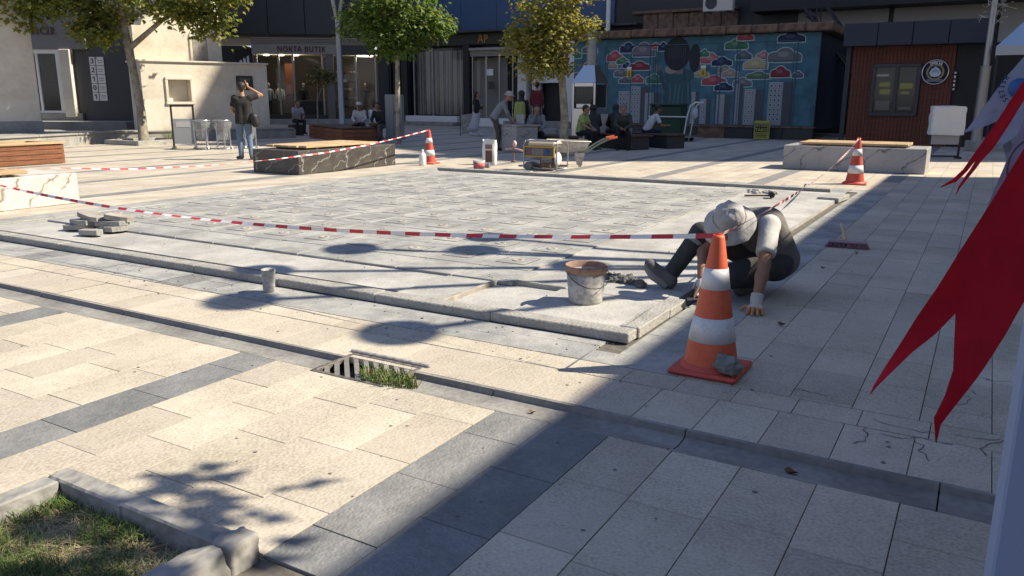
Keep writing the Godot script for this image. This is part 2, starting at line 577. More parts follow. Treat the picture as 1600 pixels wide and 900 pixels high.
func build_pavement() -> void:
	var root := structure("pavement")
	# the mortar bed, one sheet out to the horizon
	var st := S()
	quad(st, Vector3(-140, -0.07, 60), Vector3(140, -0.07, 60), Vector3(140, -0.07, -160), Vector3(-140, -0.07, -160), Vector3.UP)
	var bed := fin(st, "ground", MT.joint, self)
	bed.set_meta("kind", "structure")
	var cand := []
	# strips that run along z; each: k column, z from, z to
	var spans := []
	for k in range(-220, 150):
		spans.append([k, -2.985, 9.0, 0])     # camera side of the gutter
		spans.append([k, -3.665, -3.245, 1])  # wide course behind the gutter
		spans.append([k, -3.875, -3.67, 2])   # narrow course
		spans.append([k, -62.0, -3.88, 3])
	for s in spans:
		var k: int = s[0]
		var x0 := col_x(k)
		var x1 := x0 + CW
		if x0 < -62.0 or x1 > 40.0:
			continue
		var off := fposmod(absf(sin(k * 12.9898) * 43758.5453), 1.0)
		var z: float = s[2]
		if s[3] == 0 or s[3] == 3:
			z = s[2] + off * 0.46
		while z > s[1] + 0.02:
			var ln := 0.46
			if s[3] == 1 or s[3] == 2:
				ln = 1.0
			if z < -16.0 or x0 < -12.0:
				ln = 0.92
			var za: float = max(s[1], z - ln)
			if za - s[1] < 0.12:
				za = s[1]
				ln = 99.0
			var zb: float = min(s[2], z)
			z = za if s[3] == 1 or s[3] == 2 else z - ln
			if zb - za < 0.03:
				continue
			var a0 := x0
			var a1 := x1
			if s[3] == 2:
				a0 += 0.05
				a1 += 0.05
			if in_platform(a0, a1, za, zb):
				# clip against the platform
				if x0 > -1.99 and x0 < -1.70 and x1 > -1.70:
					a0 = -1.685
				elif x0 < -9.62 and x1 > -9.62:
					a1 = -9.63
				elif zb > -4.28 and za < -4.28:
					za = -4.275
				elif zb > -13.42 and za < -13.42:
					zb = -13.43
				else:
					continue
			# the sunken drain box and the planter bed
			if a1 > -2.86 and a0 < -1.84 and zb > -1.56:
				if za < -1.60:
					zb = -1.565
				else:
					continue
			if s[3] <= 2 and zb < -2.9 and a1 > -3.06 and a0 < -2.44 and za > -3.4 and zb > -3.35:
				pass
			# view wedge and distance
			var cx := (a0 + a1) * 0.5
			var cz := (za + zb) * 0.5
			if zb > -0.3 and s[3] == 0:
				continue
			var dx := cx * 0.862 - cz * -0.507 * -1.0
			var fwd := -cx * 0.507 - cz * 0.862
			var right := cx * 0.862 - cz * 0.507
			if fwd < 0.4 or absf(right) > fwd * 0.70 + 1.6:
				continue
			if fwd > 48.0:
				continue
			cand.append([fwd, a0, a1, za, zb, k, s[3]])
	cand.sort_custom(func(p, q): return p[0] < q[0])
	var meshes := {}
	var far_v := [PackedVector3Array(), PackedVector3Array(), PackedVector3Array()]
	var far_n := [PackedVector3Array(), PackedVector3Array(), PackedVector3Array()]
	var far_c := [PackedColorArray(), PackedColorArray(), PackedColorArray()]
	var n_one := 0
	for t in cand:
		var k: int = t[5]
		var kk := posmod(k, 7)
		var is_dark := kk == posmod(-9, 7)
		if t[6] == 0 and (k == -3 or k == -2):
			is_dark = true
		if t[6] == 0 and k > -2 and k < 8 and k != 3:
			is_dark = false
		if t[6] == 1 or t[6] == 2:
			is_dark = false
		if t[6] == 3 and k > -4 and t[3] > -16.0:
			is_dark = false
		var dust: bool = (t[6] == 3 and t[2] < -1.2 and t[3] > -4.3) or (t[6] == 3 and t[1] > -2.2 and t[2] < -1.2 and t[3] > -14.0) or (t[6] == 3 and t[1] > -10.4 and t[2] < -9.0 and t[3] > -14.0)
		dust = dust or (t[6] == 3 and t[3] < -13.3 and t[4] > -14.0 and t[1] > -10.0 and t[2] < -1.3)
		var w: float = t[2] - t[1] - 0.004
		var l: float = t[4] - t[3] - 0.004
		var c := Vector3((t[1] + t[2]) * 0.5, rng.randf_range(-0.0012, 0.0006), (t[3] + t[4]) * 0.5)
		if n_one < 300:
			n_one += 1
			var key := "%d_%d" % [roundi(w * 1000.0), roundi(l * 1000.0)]
			if not meshes.has(key):
				meshes[key] = tile_mesh(w, l, 0.04, 0.0009)
			var m: Material
			if dust:
				m = MT.dusty[rng.randi() % 4]
			elif is_dark:
				m = MT.basalt[rng.randi() % 3]
			else:
				m = MT.beige[rng.randi() % 6]
			var xf := Transform3D(Basis.from_euler(Vector3(rng.randfn(0, 0.0012), 0, rng.randfn(0, 0.0012))), c)
			inst(meshes[key], "paving_tile", m, root, xf)
		else:
			var col: Color
			var v := rng.randf_range(0.84, 1.02)
			col = Color(v, v * rng.randf_range(0.97, 1.0), v * rng.randf_range(0.93, 1.0))
			var kind := 1 if is_dark else (2 if dust else 0)
			var verts: PackedVector3Array = far_v[kind]
			var norms: PackedVector3Array = far_n[kind]
			var cols: PackedColorArray = far_c[kind]
			var hw := w * 0.5
			var hl := l * 0.5
			var tp := [c + Vector3(-hw, 0, -hl), c + Vector3(hw, 0, -hl), c + Vector3(hw, 0, hl), c + Vector3(-hw, 0, hl)]
			for i in [0, 1, 2, 0, 2, 3]:
				verts.append(tp[i]); norms.append(Vector3.UP); cols.append(col)
			for e in 4:
				var a: Vector3 = tp[e]
				var b: Vector3 = tp[(e + 1) % 4]
				var nn := ((a + b) * 0.5 - c).normalized()
				nn.y = 0
				var dn := Vector3(0, -0.02, 0)
				for p in [a, b, b + dn, a, b + dn, a + dn]:
					verts.append(p); norms.append(nn); cols.append(col)
			far_v[kind] = verts
			far_n[kind] = norms
			far_c[kind] = cols
	for kind in 3:
		var arr := []
		arr.resize(Mesh.ARRAY_MAX)
		arr[Mesh.ARRAY_VERTEX] = far_v[kind]
		arr[Mesh.ARRAY_NORMAL] = far_n[kind]
		arr[Mesh.ARRAY_COLOR] = far_c[kind]
		var am := ArrayMesh.new()
		am.add_surface_from_arrays(Mesh.PRIMITIVE_TRIANGLES, arr)
		var far := inst(am, ["far_paving", "far_basalt_band", "far_dusty_paving"][kind], [MT.beige_far, MT.basalt[0], MT.dusty[0]][kind], root, Transform3D.IDENTITY)
		far.set_meta("kind", "stuff")
	# mortar bed under the tiles, broken open along the gutter
	for r in [[-62.0, -2.86, -2.98, 8.0], [-1.84, 40.0, -2.98, 8.0], [-2.86, -1.84, -2.98, -1.555], [-62.0, 40.0, -62.0, -3.25]]:
		var sb := S()
		quad(sb, Vector3(r[0], -0.012, r[3]), Vector3(r[1], -0.012, r[3]), Vector3(r[1], -0.012, r[2]), Vector3(r[0], -0.012, r[2]), Vector3.UP)
		fin(sb, "mortar_bed", MT.joint, root)

func build_platform() -> void:
	var root := structure("fountain_platform")
	var ph := 0.03
	bx("screed", MT.screed, root, Vector3(-6.55, ph * 0.5 - 0.006, -8.85), Vector3(5.84, ph + 0.012, 8.6))
	# margins of smoothed cement round the tiles, with the open pit left free
	bx("screed_margin", MT.screed, root, Vector3(-2.21, ph * 0.5 - 0.001, -9.18), Vector3(0.86, ph + 0.018, 7.9))
	bx("screed_margin", MT.screed, root, Vector3(-2.24, ph * 0.5 - 0.001, -4.83), Vector3(0.78, ph + 0.018, 0.78))
	bx("screed_margin", MT.screed, root, Vector3(-3.14, ph * 0.5 - 0.001, -9.2), Vector3(1.0, ph + 0.014, 7.94))
	bx("screed_margin", MT.screed, root, Vector3(-3.40, ph * 0.5 - 0.001, -4.83), Vector3(0.46, ph + 0.016, 0.78))
	bx("pit_floor", MT.screed, root, Vector3(-2.90, 0.006, -4.83), Vector3(0.54, 0.02, 0.78))
	bx("pit_rim", MT.kerb, root, Vector3(-2.90, 0.028, -5.235), Vector3(0.60, 0.05, 0.035), 0.004)
	bx("pit_rim", MT.stone_block, root, Vector3(-3.185, 0.026, -4.83), Vector3(0.03, 0.05, 0.80), 0.004)
	# fountain tiles: two columns wide, one nozzle plate each
	var tw := 0.57
	var tl := 0.64
	var tmesh := tile_mesh(tw - 0.008, tl - 0.008, 0.03, 0.004)
	var half := tile_mesh(tw - 0.008, 0.43, 0.03, 0.004)
	var plate := tile_mesh(0.27, 0.27, 0.012, 0.003)
	var st := S()
	lathe(st, [Vector2(0.0, 0.002), Vector2(0.022, 0.002), Vector2(0.024, 0.007), Vector2(0.05, 0.007), Vector2(0.056, 0.0), Vector2(0.058, -0.01)], 16)
	st.generate_normals()
	var noz := st.commit()
	var stg := S()
	box(stg, Vector3.ZERO, Vector3(0.012, 0.004, 0.5), 0.0)
	stg.generate_normals()
	var gro := stg.commit()
	var frame_st := S()
	for s in [-1.0, 1.0]:
		box(frame_st, Vector3(s * 0.141, 0, 0), Vector3(0.008, 0.005, 0.29))
		box(frame_st, Vector3(0, 0, s * 0.141), Vector3(0.274, 0.005, 0.008))
	frame_st.generate_normals()
	var frm := frame_st.commit()
	var top := 0.052
	for r in 12:
		for c in 11:
			var x := -3.42 - tw * c
			var z := -5.92 - tl * r
			if x < -9.3:
				continue
			var y := top + rng.randf_range(-0.003, 0.002)
			var sh := 0.14 if r % 2 == 1 else -0.1
			if r == 0:
				inst(half, "paving_tile", MT.dusty[rng.randi() % 4], root, X(Vector3(x + 0.1, y - 0.002, -5.38)))
			if r < 11:
				inst(tmesh, "paving_tile", MT.dusty[rng.randi() % 4], root, X(Vector3(x + 0.01 * sh, y, z)))
				inst(plate, "nozzle_plate", MT.dusty[(r + c) % 3], root, X(Vector3(x, y + 0.004, z)))
				inst(frm, "plate_joint", MT.joint, root, X(Vector3(x, y + 0.0005, z)))
				if (r * 7 + c * 3) % 5 != 4:
					inst(noz, "nozzle", MT.stone_block, root, X(Vector3(x, y + 0.004, z)))
				if rng.randf() < 0.3:
					inst(gro, "grout_line", MT.grout, root, X(Vector3(x - tw * 0.5, top + 0.0015, z), rng.randf_range(-0.01, 0.01)))
	# kerb stones on the four sides
	var ky := 0.028
	var x0 := -9.55
	while x0 < -1.75:
		var ln: float = min(0.98, -1.70 - x0)
		bx("kerb_stone", MT.kerb, root, Vector3(x0 + ln * 0.5, ky + rng.randf_range(-0.002, 0.002), -4.355), Vector3(ln - 0.004, 0.064, 0.135), 0.006)
		x0 += ln
	bx("kerb_stone", MT.kerb, root, Vector3(-1.765, ky + 0.003, -4.70), Vector3(0.135, 0.068, 0.55), 0.006)
	bx("kerb_stone", MT.kerb, root, Vector3(-1.765, ky - 0.004, -5.15), Vector3(0.135, 0.06, 0.33), 0.006)
	x0 = -9.55
	while x0 < -2.1:
		var ln: float = min(0.98, -2.02 - x0)
		bx("kerb_stone", MT.kerb, root, Vector3(x0 + ln * 0.5, ky + 0.012, -13.30), Vector3(ln - 0.004, 0.085, 0.14), 0.006)
		x0 += ln
	var z0 := -13.2
	while z0 < -4.45:
		var ln: float = min(0.98, -4.43 - z0)
		bx("kerb_stone", MT.kerb, root, Vector3(-9.56, ky - 0.012, z0 + ln * 0.5), Vector3(0.14, 0.05, ln - 0.004), 0.006)
		z0 += ln
	# the cut left open for the missing stones on the worker's side
	bx("open_trench", MT.joint, root, Vector3(-1.765, -0.012, -9.3), Vector3(0.10, 0.012, 7.9))

func build_drain() -> void:
	# shallow gutter of cast units
	var root := structure("gutter")
	var prof := [Vector2(-3.245, 0.0), Vector2(-3.222, 0.0), Vector2(-3.214, -0.030), Vector2(-3.17, -0.038), Vector2(-3.11, -0.038), Vector2(-3.055, -0.026), Vector2(-3.02, -0.008), Vector2(-3.0, 0.0), Vector2(-2.983, 0.0)]
	var x := -16.0
	while x < 3.0:
		var x1 := x + 1.0
		if not (x1 > -2.99 and x < -2.52):
			gutter_unit(root, prof, x, x1)
		elif x < -2.99:
			gutter_unit(root, prof, x, -2.99)
			gutter_unit(root, prof, -2.50, x1)
		x = x1
	# the drain box with its iron grate, half overgrown
	var g := thing("drain_grate", "rusty iron drain grate sunk in the gutter, half overgrown with weeds", "drain grate", Vector3(-2.75, 0, -3.13))
	bx("box_floor", MT.black, g, Vector3(0, -0.062, 0.0), Vector3(0.5, 0.01, 0.34))
	for s in [-1.0, 1.0]:
		bx("frame_bar", MT.cast_iron, g, Vector3(0, -0.012, s * 0.165), Vector3(0.50, 0.03, 0.028), 0.004)
		bx("frame_bar", MT.cast_iron, g, Vector3(s * 0.238, -0.012, 0), Vector3(0.028, 0.03, 0.30), 0.004)
	# slanting bars with open slots between them
	var rect := PackedVector2Array([Vector2(-0.225, -0.152), Vector2(0.225, -0.152), Vector2(0.225, 0.152), Vector2(-0.225, 0.152)])
	var bd := Vector2(-0.68, -0.73)
	var bn := Vector2(-bd.y, bd.x)
	for k in range(-5, 6):
		var o2 := bn * k * 0.053
		var bar := PackedVector2Array([o2 - bd * 0.5 - bn * 0.0135, o2 + bd * 0.5 - bn * 0.0135, o2 + bd * 0.5 + bn * 0.0135, o2 - bd * 0.5 + bn * 0.0135])
		for pc in Geometry2D.intersect_polygons(bar, rect):
			var sg := S()
			prism(sg, pc, 0.0, 0.05, Transform3D(Basis(Vector3(1, 0, 0), Vector3(0, 0, 1), Vector3(0, -1, 0)), Vector3(0, -0.003, 0)))
			fin(sg, "grate_bar", MT.gutter, g)
	bx("frame_edge", MT.concrete, g, Vector3(-0.0, 0.004, -0.195), Vector3(0.56, 0.022, 0.03), 0.006)
	var w := grass_tuft(Vector3(-2.54, -0.012, -3.05), 0.19, 0.085, 420, 0.08, 5)
	w.name = numbered("weed_tuft")
	meta(w, "green weeds with dry leaves sprouting from the drain grate", "weeds")

func gutter_unit(root: Node, prof: Array, xa: float, xb: float) -> void:
	if xb - xa < 0.02:
		return
	var st := S()
	var dy := rng.randf_range(-0.002, 0.001)
	for i in prof.size() - 1:
		var p: Vector2 = prof[i]
		var q: Vector2 = prof[i + 1]
		quad(st, Vector3(xa + 0.003, p.y + dy, p.x), Vector3(xb - 0.003, p.y + dy, p.x), Vector3(xb - 0.003, q.y + dy, q.x), Vector3(xa + 0.003, q.y + dy, q.x), Vector3.UP)
	for e in [xa + 0.003, xb - 0.003]:
		for i in prof.size() - 1:
			var p: Vector2 = prof[i]
			var q: Vector2 = prof[i + 1]
			quad(st, Vector3(e, p.y + dy, p.x), Vector3(e, q.y + dy, q.x), Vector3(e, -0.066, q.x), Vector3(e, -0.066, p.x), Vector3(1 if e > xa + 0.1 else -1, 0, 0))
	fin(st, "gutter_unit", MT.gutter, root)

func blade_mesh(st: SurfaceTool, p: Vector3, h: float, w: float, lean: Vector3) -> void:
	var a := rng.randf() * TAU
	var s := Vector3(cos(a), 0, sin(a)) * w * 0.5
	var mid := p + Vector3.UP * h * 0.6 + lean * 0.35
	var tip := p + Vector3.UP * h * 0.9 + lean
	var out := s.cross(Vector3.UP)
	tri(st, p - s, p + s, mid + s * 0.8, out)
	tri(st, p - s, mid + s * 0.8, mid - s * 0.8, out)
	tri(st, mid - s * 0.8, mid + s * 0.8, tip, out)

func grass_tuft(c: Vector3, rx: float, rz: float, n: int, h: float, sd: int) -> MeshInstance3D:
	var st := S()
	for i in n:
		var a := rng.randf() * TAU
		var r := sqrt(rng.randf())
		var p := c + Vector3(cos(a) * rx * r, 0, sin(a) * rz * r)
		var g := rng.randf()
		var col := Color(0.06, 0.115, 0.025).lerp(Color(0.17, 0.22, 0.06), g)
		if rng.randf() < 0.16:
			col = Color(0.24, 0.15, 0.07)
		st.set_color(col)
		var lean := Vector3(rng.randfn(0, 0.5), 0, rng.randfn(0, 0.5)) * h
		blade_mesh(st, p, h * rng.randf_range(0.4, 1.1), 0.006, lean)
	var mm := M(1, 1, 1, 0.8)
	mm.vertex_color_use_as_albedo = true
	mm.albedo_color = Color.WHITE
	var o := fin(st, "grass_patch", mm, self)
	o.set_meta("kind", "stuff")
	return o

func build_planter() -> void:
	# raised bed with broken kerb, near the camera
	var p := thing("planter_bed", "raised grass bed with a cracked concrete kerb", "planter", Vector3(-2.35, 0, -1.55))
	bx("soil", MT.soil, p, Vector3(0, -0.04, 0.72), Vector3(0.98, 0.04, 1.40))
	var x := -0.51
	for ln in [0.44, 0.48]:
		bx("kerb_stone", MT.concrete, p, Vector3(x + ln * 0.5, 0.0 + rng.randf_range(-0.004, 0.003), 0.045), Vector3(ln - 0.003, 0.13, 0.085), 0.007)
		x += ln
	rough_block(p, "kerb_stone", Vector3(0.462, 0.012, 0.055), Vector3(0.10, 0.15, 0.115), 21)
	for k in 4:
		bx("kerb_stone", MT.concrete, p, Vector3(-0.465, -0.002, 0.30 + 0.42 * k), Vector3(0.085, 0.13, 0.417), 0.007)
	rough_block(p, "broken_kerb_stone", Vector3(0.458, 0.012, 0.27), Vector3(0.115, 0.15, 0.30), 22)
	rough_block(p, "kerb_stone", Vector3(0.452, 0.008, 0.66), Vector3(0.11, 0.14, 0.46), 23)
	rough_block(p, "kerb_stone", Vector3(0.45, 0.008, 1.12), Vector3(0.11, 0.14, 0.44), 24)
	var st := S()
	var nz := FastNoiseLite.new()
	nz.seed = 5
	nz.frequency = 2.4
	for i in 26000:
		var q := Vector3(rng.randf_range(-2.77, -1.95), -0.02, rng.randf_range(-1.46, -0.35))
		var d := nz.get_noise_2d(q.x, q.z)
		if rng.randf() > 0.78 + d * 1.4:
			continue
		var dry := rng.randf() < 0.38 - d * 1.5
		var col := Color(0.05, 0.10, 0.022).lerp(Color(0.13, 0.19, 0.05), rng.randf())
		var h := rng.randf_range(0.02, 0.07)
		var lean := Vector3(rng.randfn(0, 0.7), 0, rng.randfn(0, 0.7)) * h
		if dry:
			col = Color(0.30, 0.25, 0.13).lerp(Color(0.44, 0.38, 0.22), rng.randf())
			lean *= 2.2
			h *= 0.55
		st.set_color(col)
		blade_mesh(st, q, h, 0.0035, lean)
	var mm := M(1, 1, 1, 0.85)
	mm.albedo_color = Color.WHITE
	mm.vertex_color_use_as_albedo = true
	var o := fin(st, "grass", mm, self)
	o.set_meta("kind", "stuff")
	meta(o, "short green and straw coloured grass in the kerbed bed", "grass")

# worn concrete: a block whose faces are subdivided and knocked about
func rough_block(parent: Node, called: String, c: Vector3, size: Vector3, sd: int) -> void:
	var nz := FastNoiseLite.new()
	nz.seed = sd
	nz.frequency = 20.0
	var st := S()
	var n := 7
	for ax in 3:
		for sg in [-1.0, 1.0]:
			var a1 := (ax + 1) % 3
			var a2 := (ax + 2) % 3
			var g := []
			for i in n + 1:
				var row := []
				for j in n + 1:
					var q := Vector3.ZERO
					q[ax] = sg
					q[a1] = lerpf(-1, 1, float(i) / n)
					q[a2] = lerpf(-1, 1, float(j) / n)
					# round the corners a little, then roughen
					var r := q.normalized() * 1.28
					var w: float = pow(maxf(absf(q.x), maxf(absf(q.y), absf(q.z))) * (absf(q.x) + absf(q.y) + absf(q.z)) / 3.0, 4.0)
					q = q.lerp(r, clampf(w * 0.55, 0.0, 0.6))
					var p := q * size * 0.5
					p += q.normalized() * nz.get_noise_3dv(p + c) * 0.014
					row.append(c + p)
				g.append(row)
			var out := Vector3.ZERO
			out[ax] = sg
			st.set_smooth_group(1)
			for i in n:
				for j in n:
					quad(st, g[i][j], g[i + 1][j], g[i + 1][j + 1], g[i][j + 1], out)
	fin(st, called, MT.concrete, parent)

# ---------------------------------------------------------------- painted wall picture
func fill_ellipse(im: Image, cx: float, cy: float, rx: float, ry: float, c: Color, ymax := 99999.0) -> void:
	for y in range(int(cy - ry), int(cy + ry) + 1):
		if y < 0 or y >= im.get_height() or y > ymax:
			continue
		var t: float = 1.0 - pow((y - cy) / ry, 2.0)
		if t <= 0.0:
			continue
		var hw := rx * sqrt(t)
		im.fill_rect(Rect2i(int(cx - hw), y, int(2.0 * hw) + 1, 1), c)

func cloud(im: Image, cx: float, cy: float, w: float, h: float, c: Color) -> void:
	var by := cy + h * 0.5
	for pass_i in 2:
		var g := 5.0 if pass_i == 0 else 0.0
		var col := Color(0.66, 0.71, 0.72) if pass_i == 0 else c
		for b in [[-0.30, 0.02, 0.21, 0.36], [0.0, -0.14, 0.26, 0.50], [0.28, 0.05, 0.22, 0.34], [-0.13, 0.05, 0.26, 0.40], [0.13, 0.0, 0.24, 0.40]]:
			fill_ellipse(im, cx + b[0] * w, cy + b[1] * h + h * 0.12, b[2] * w + g, b[3] * h + g, col, by + g)
		im.fill_rect(Rect2i(int(cx - w * 0.5 - g), int(by - h * 0.26), int(w + 2.0 * g), int(h * 0.26 + g)), col)
	fill_ellipse(im, cx - w * 0.05, cy - h * 0.06, w * 0.17, h * 0.2, c.lightened(0.16), by)
	im.fill_rect(Rect2i(int(cx - w * 0.46), int(by - h * 0.12), int(w * 0.92), int(h * 0.12)), c.darkened(0.22))

func make_mural() -> StandardMaterial3D:
	var W := 1480
	var Hh := 500
	var im := Image.create(W, Hh, false, Image.FORMAT_RGB8)
	var sky_c := L(0.055, 0.19, 0.25)
	im.fill(sky_c)
	var nb := noise_bytes(256, 0.02, 700, 4)
	for y in range(0, Hh, 2):
		for x in range(0, W, 2):
			var v := (nb[(y / 2 % 256) * 256 + (x / 2 % 256)] - 128) / 128.0
			im.fill_rect(Rect2i(x, y, 2, 2), L(0.055 * (1.0 + 0.4 * v), 0.15 * (1.0 + 0.34 * v), 0.19 * (1.0 + 0.3 * v)))
	var navy := L(0.012, 0.03, 0.11)
	var red := L(0.50, 0.075, 0.085)
	var salmon := L(0.55, 0.13, 0.13)
	var green := L(0.04, 0.22, 0.09)
	var grey := L(0.17, 0.18, 0.20)
	var tan_c := L(0.42, 0.30, 0.21)
	var yel := L(0.50, 0.43, 0.20)
	var dred := L(0.28, 0.025, 0.035)
	var slate := L(0.10, 0.13, 0.17)
	var K := 0.25 * 0.02587 * 150.0
	var conv := func(zx: float, zy: float) -> Vector2:
		var px := 900.0 + zx * 0.25
		var py := zy * 0.25
		var wx := -14.0 + (px - 945.0) * 0.02587
		var wy := 0.15 + (205.0 - py) * 0.02588
		return Vector2((wx + 15.5) * 150.0, (3.85 - wy) * 150.0)
	var cl := [[-60, 330, 120, 50, green], [60, 300, 110, 50, grey], [65, 400, 90, 60, red], [-110, 420, 110, 50, tan_c], [-30, 470, 100, 44, slate],
		[325, 300, 110, 60, navy], [430, 315, 150, 82, L(0.20, 0.17, 0.24)], [505, 295, 60, 36, salmon], [235, 350, 110, 62, red], [290, 378, 84, 40, green], [225, 405, 60, 36, tan_c], [320, 405, 60, 36, navy], [405, 410, 140, 52, dred], [285, 450, 100, 50, grey], [310, 497, 80, 35, slate], [395, 490, 82, 46, red], [505, 490, 104, 56, green], [555, 300, 70, 50, navy], [855, 375, 120, 60, salmon], [815, 345, 60, 42, green], [925, 395, 122, 50, navy], [805, 462, 90, 36, yel], [945, 440, 80, 40, L(0.25, 0.25, 0.14)], [980, 462, 100, 42, tan_c], [885, 502, 150, 56, red], [945, 540, 112, 46, navy], [1055, 515, 110, 50, grey], [1052, 362, 92, 50, slate], [1165, 366, 80, 44, L(0.5, 0.2, 0.2)], [1125, 412, 140, 60, yel], [1005, 300, 134, 56, green], [1055, 258, 95, 44, red], [1145, 477, 140, 42, L(0.10, 0.2, 0.09)], [1268, 460, 110, 60, dred], [1315, 270, 150, 56, navy], [1285, 367, 186, 76, grey], [1365, 475, 60, 36, slate]]
	for c in cl:
		var p: Vector2 = conv.call(float(c[0]), float(c[1]))
		var cc: Color = (c[4] as Color).srgb_to_linear()
		var lum := cc.get_luminance()
		cloud(im, p.x, p.y, c[2] * K, c[3] * K, cc.lerp(Color(lum, lum, lum), 0.15).lerp(Color.BLACK, 0.25).linear_to_srgb())
	# painted tower blocks
	var bl := [[-150, 590, -60, 700], [270, 570, 350, 700], [350, 540, 420, 760], [450, 580, 510, 760], [745, 575, 775, 760], [805, 615, 845, 760], [905, 590, 955, 760], [1010, 530, 1040, 760], [1070, 560, 1135, 760], [1208, 522, 1290, 760]]
	var n := 0
	for b in bl:
		var p: Vector2 = conv.call(float(b[0]), float(b[1]))
		var q: Vector2 = conv.call(float(b[2]), float(b[3]))
		var w := q.x - p.x
		var hh := q.y - p.y
		im.fill_rect(Rect2i(int(p.x), int(p.y), int(w), int(hh)), L(0.27, 0.29, 0.31))
		var sw := w * 0.75
		im.fill_rect(Rect2i(int(q.x), int(p.y - 4), int(sw), int(hh + 4)), L(0.07, 0.08, 0.095))
		im.fill_rect(Rect2i(int(p.x), int(p.y - 4), int(w), 4), L(0.36, 0.38, 0.39))
		var nx := 3 if w > 40 else 2
		var ny := int(hh / 26.0)
		for i in nx:
			for j in ny:
				var ww := w / (nx + 0.6)
				var cc := L(0.03, 0.035, 0.05) if (i * 3 + j * 5 + n) % 4 else L(0.28, 0.09, 0.09)
				im.fill_rect(Rect2i(int(p.x + ww * (i + 0.35)), int(p.y + 8 + j * 26), int(ww * 0.68), 15), L(0.40, 0.42, 0.44))
				im.fill_rect(Rect2i(int(p.x + ww * (i + 0.35)) + 3, int(p.y + 11 + j * 26), max(2, int(ww * 0.68) - 6), 10), cc)
		n += 1
	# a figure seen from behind, dark hair, striped pullover
	var hc: Vector2 = conv.call(645.0, 345.0)
	for k in 46:
		var t := k / 45.0
		var c0: Vector2 = conv.call(lerpf(590, 575, t), lerpf(455, 745, t))
		var c1: Vector2 = conv.call(lerpf(735, 745, t), lerpf(455, 745, t))
		var bw := 40.0 * t * (1.0 - t)
		im.fill_rect(Rect2i(int(c0.x - bw), int(c0.y), int(c1.x - c0.x + 2.0 * bw), 8), L(0.035, 0.085, 0.10))
	for k in 5:
		var a: Vector2 = conv.call(600.0 + 32.0 * k, 470.0)
		for j in 60:
			im.fill_rect(Rect2i(int(a.x + sin(j * 0.06 + k) * 8.0), int(a.y + j * 4.4), 10, 5), L(0.06, 0.15, 0.17))
	var arm: Vector2 = conv.call(520.0, 430.0)
	for j in 40:
		im.fill_rect(Rect2i(int(arm.x + j * 1.2), int(arm.y + j * 3.2), 26, 6), L(0.035, 0.075, 0.09))
	fill_ellipse(im, arm.x + 4, arm.y - 4, 16, 22, L(0.22, 0.17, 0.15))
	var sc: Vector2 = conv.call(662.0, 475.0)
	fill_ellipse(im, sc.x, sc.y, 98 * K, 46 * K, L(0.035, 0.085, 0.10))
	im.fill_rect(Rect2i(int(sc.x - 24), int(sc.y - 70), 48, 60), L(0.20, 0.15, 0.14))
	var fc: Vector2 = conv.call(610.0, 435.0)
	fill_ellipse(im, fc.x, fc.y, 36, 26, L(0.30, 0.24, 0.22))
	fill_ellipse(im, hc.x, hc.y, 82 * K, 98 * K, L(0.018, 0.02, 0.026))
	var pt: Vector2 = conv.call(758.0, 372.0)
	fill_ellipse(im, pt.x, pt.y, 34 * K, 84 * K, L(0.02, 0.022, 0.03))
	for j in 9:
		im.fill_rect(Rect2i(int(hc.x - 50 + j * 11), int(hc.y - 60 + absi(j - 4) * 7), 3, 90 - absi(j - 4) * 8), L(0.05, 0.055, 0.065))
	var m := StandardMaterial3D.new()
	m.albedo_texture = ImageTexture.create_from_image(im)
	m.roughness = 0.75
	return m

func uv_quad(called: String, mat: Material, parent: Node, a: Vector3, b: Vector3, c: Vector3, d: Vector3) -> MeshInstance3D:
	# a top-left, b top-right, c bottom-right, d bottom-left
	var arr := []
	arr.resize(Mesh.ARRAY_MAX)
	var nn := (c - a).cross(b - a).normalized()
	arr[Mesh.ARRAY_VERTEX] = PackedVector3Array([a, b, c, a, c, d])
	arr[Mesh.ARRAY_NORMAL] = PackedVector3Array([nn, nn, nn, nn, nn, nn])
	arr[Mesh.ARRAY_TEX_UV] = PackedVector2Array([Vector2(0, 0), Vector2(1, 0), Vector2(1, 1), Vector2(0, 0), Vector2(1, 1), Vector2(0, 1)])
	var am := ArrayMesh.new()
	am.add_surface_from_arrays(Mesh.PRIMITIVE_TRIANGLES, arr)
	return inst(am, called, mat, parent, Transform3D.IDENTITY)

func build_background() -> void:
	build_mural_building()
	build_kiosk()
	build_blue_building()
	build_boutique()
	build_left_side()

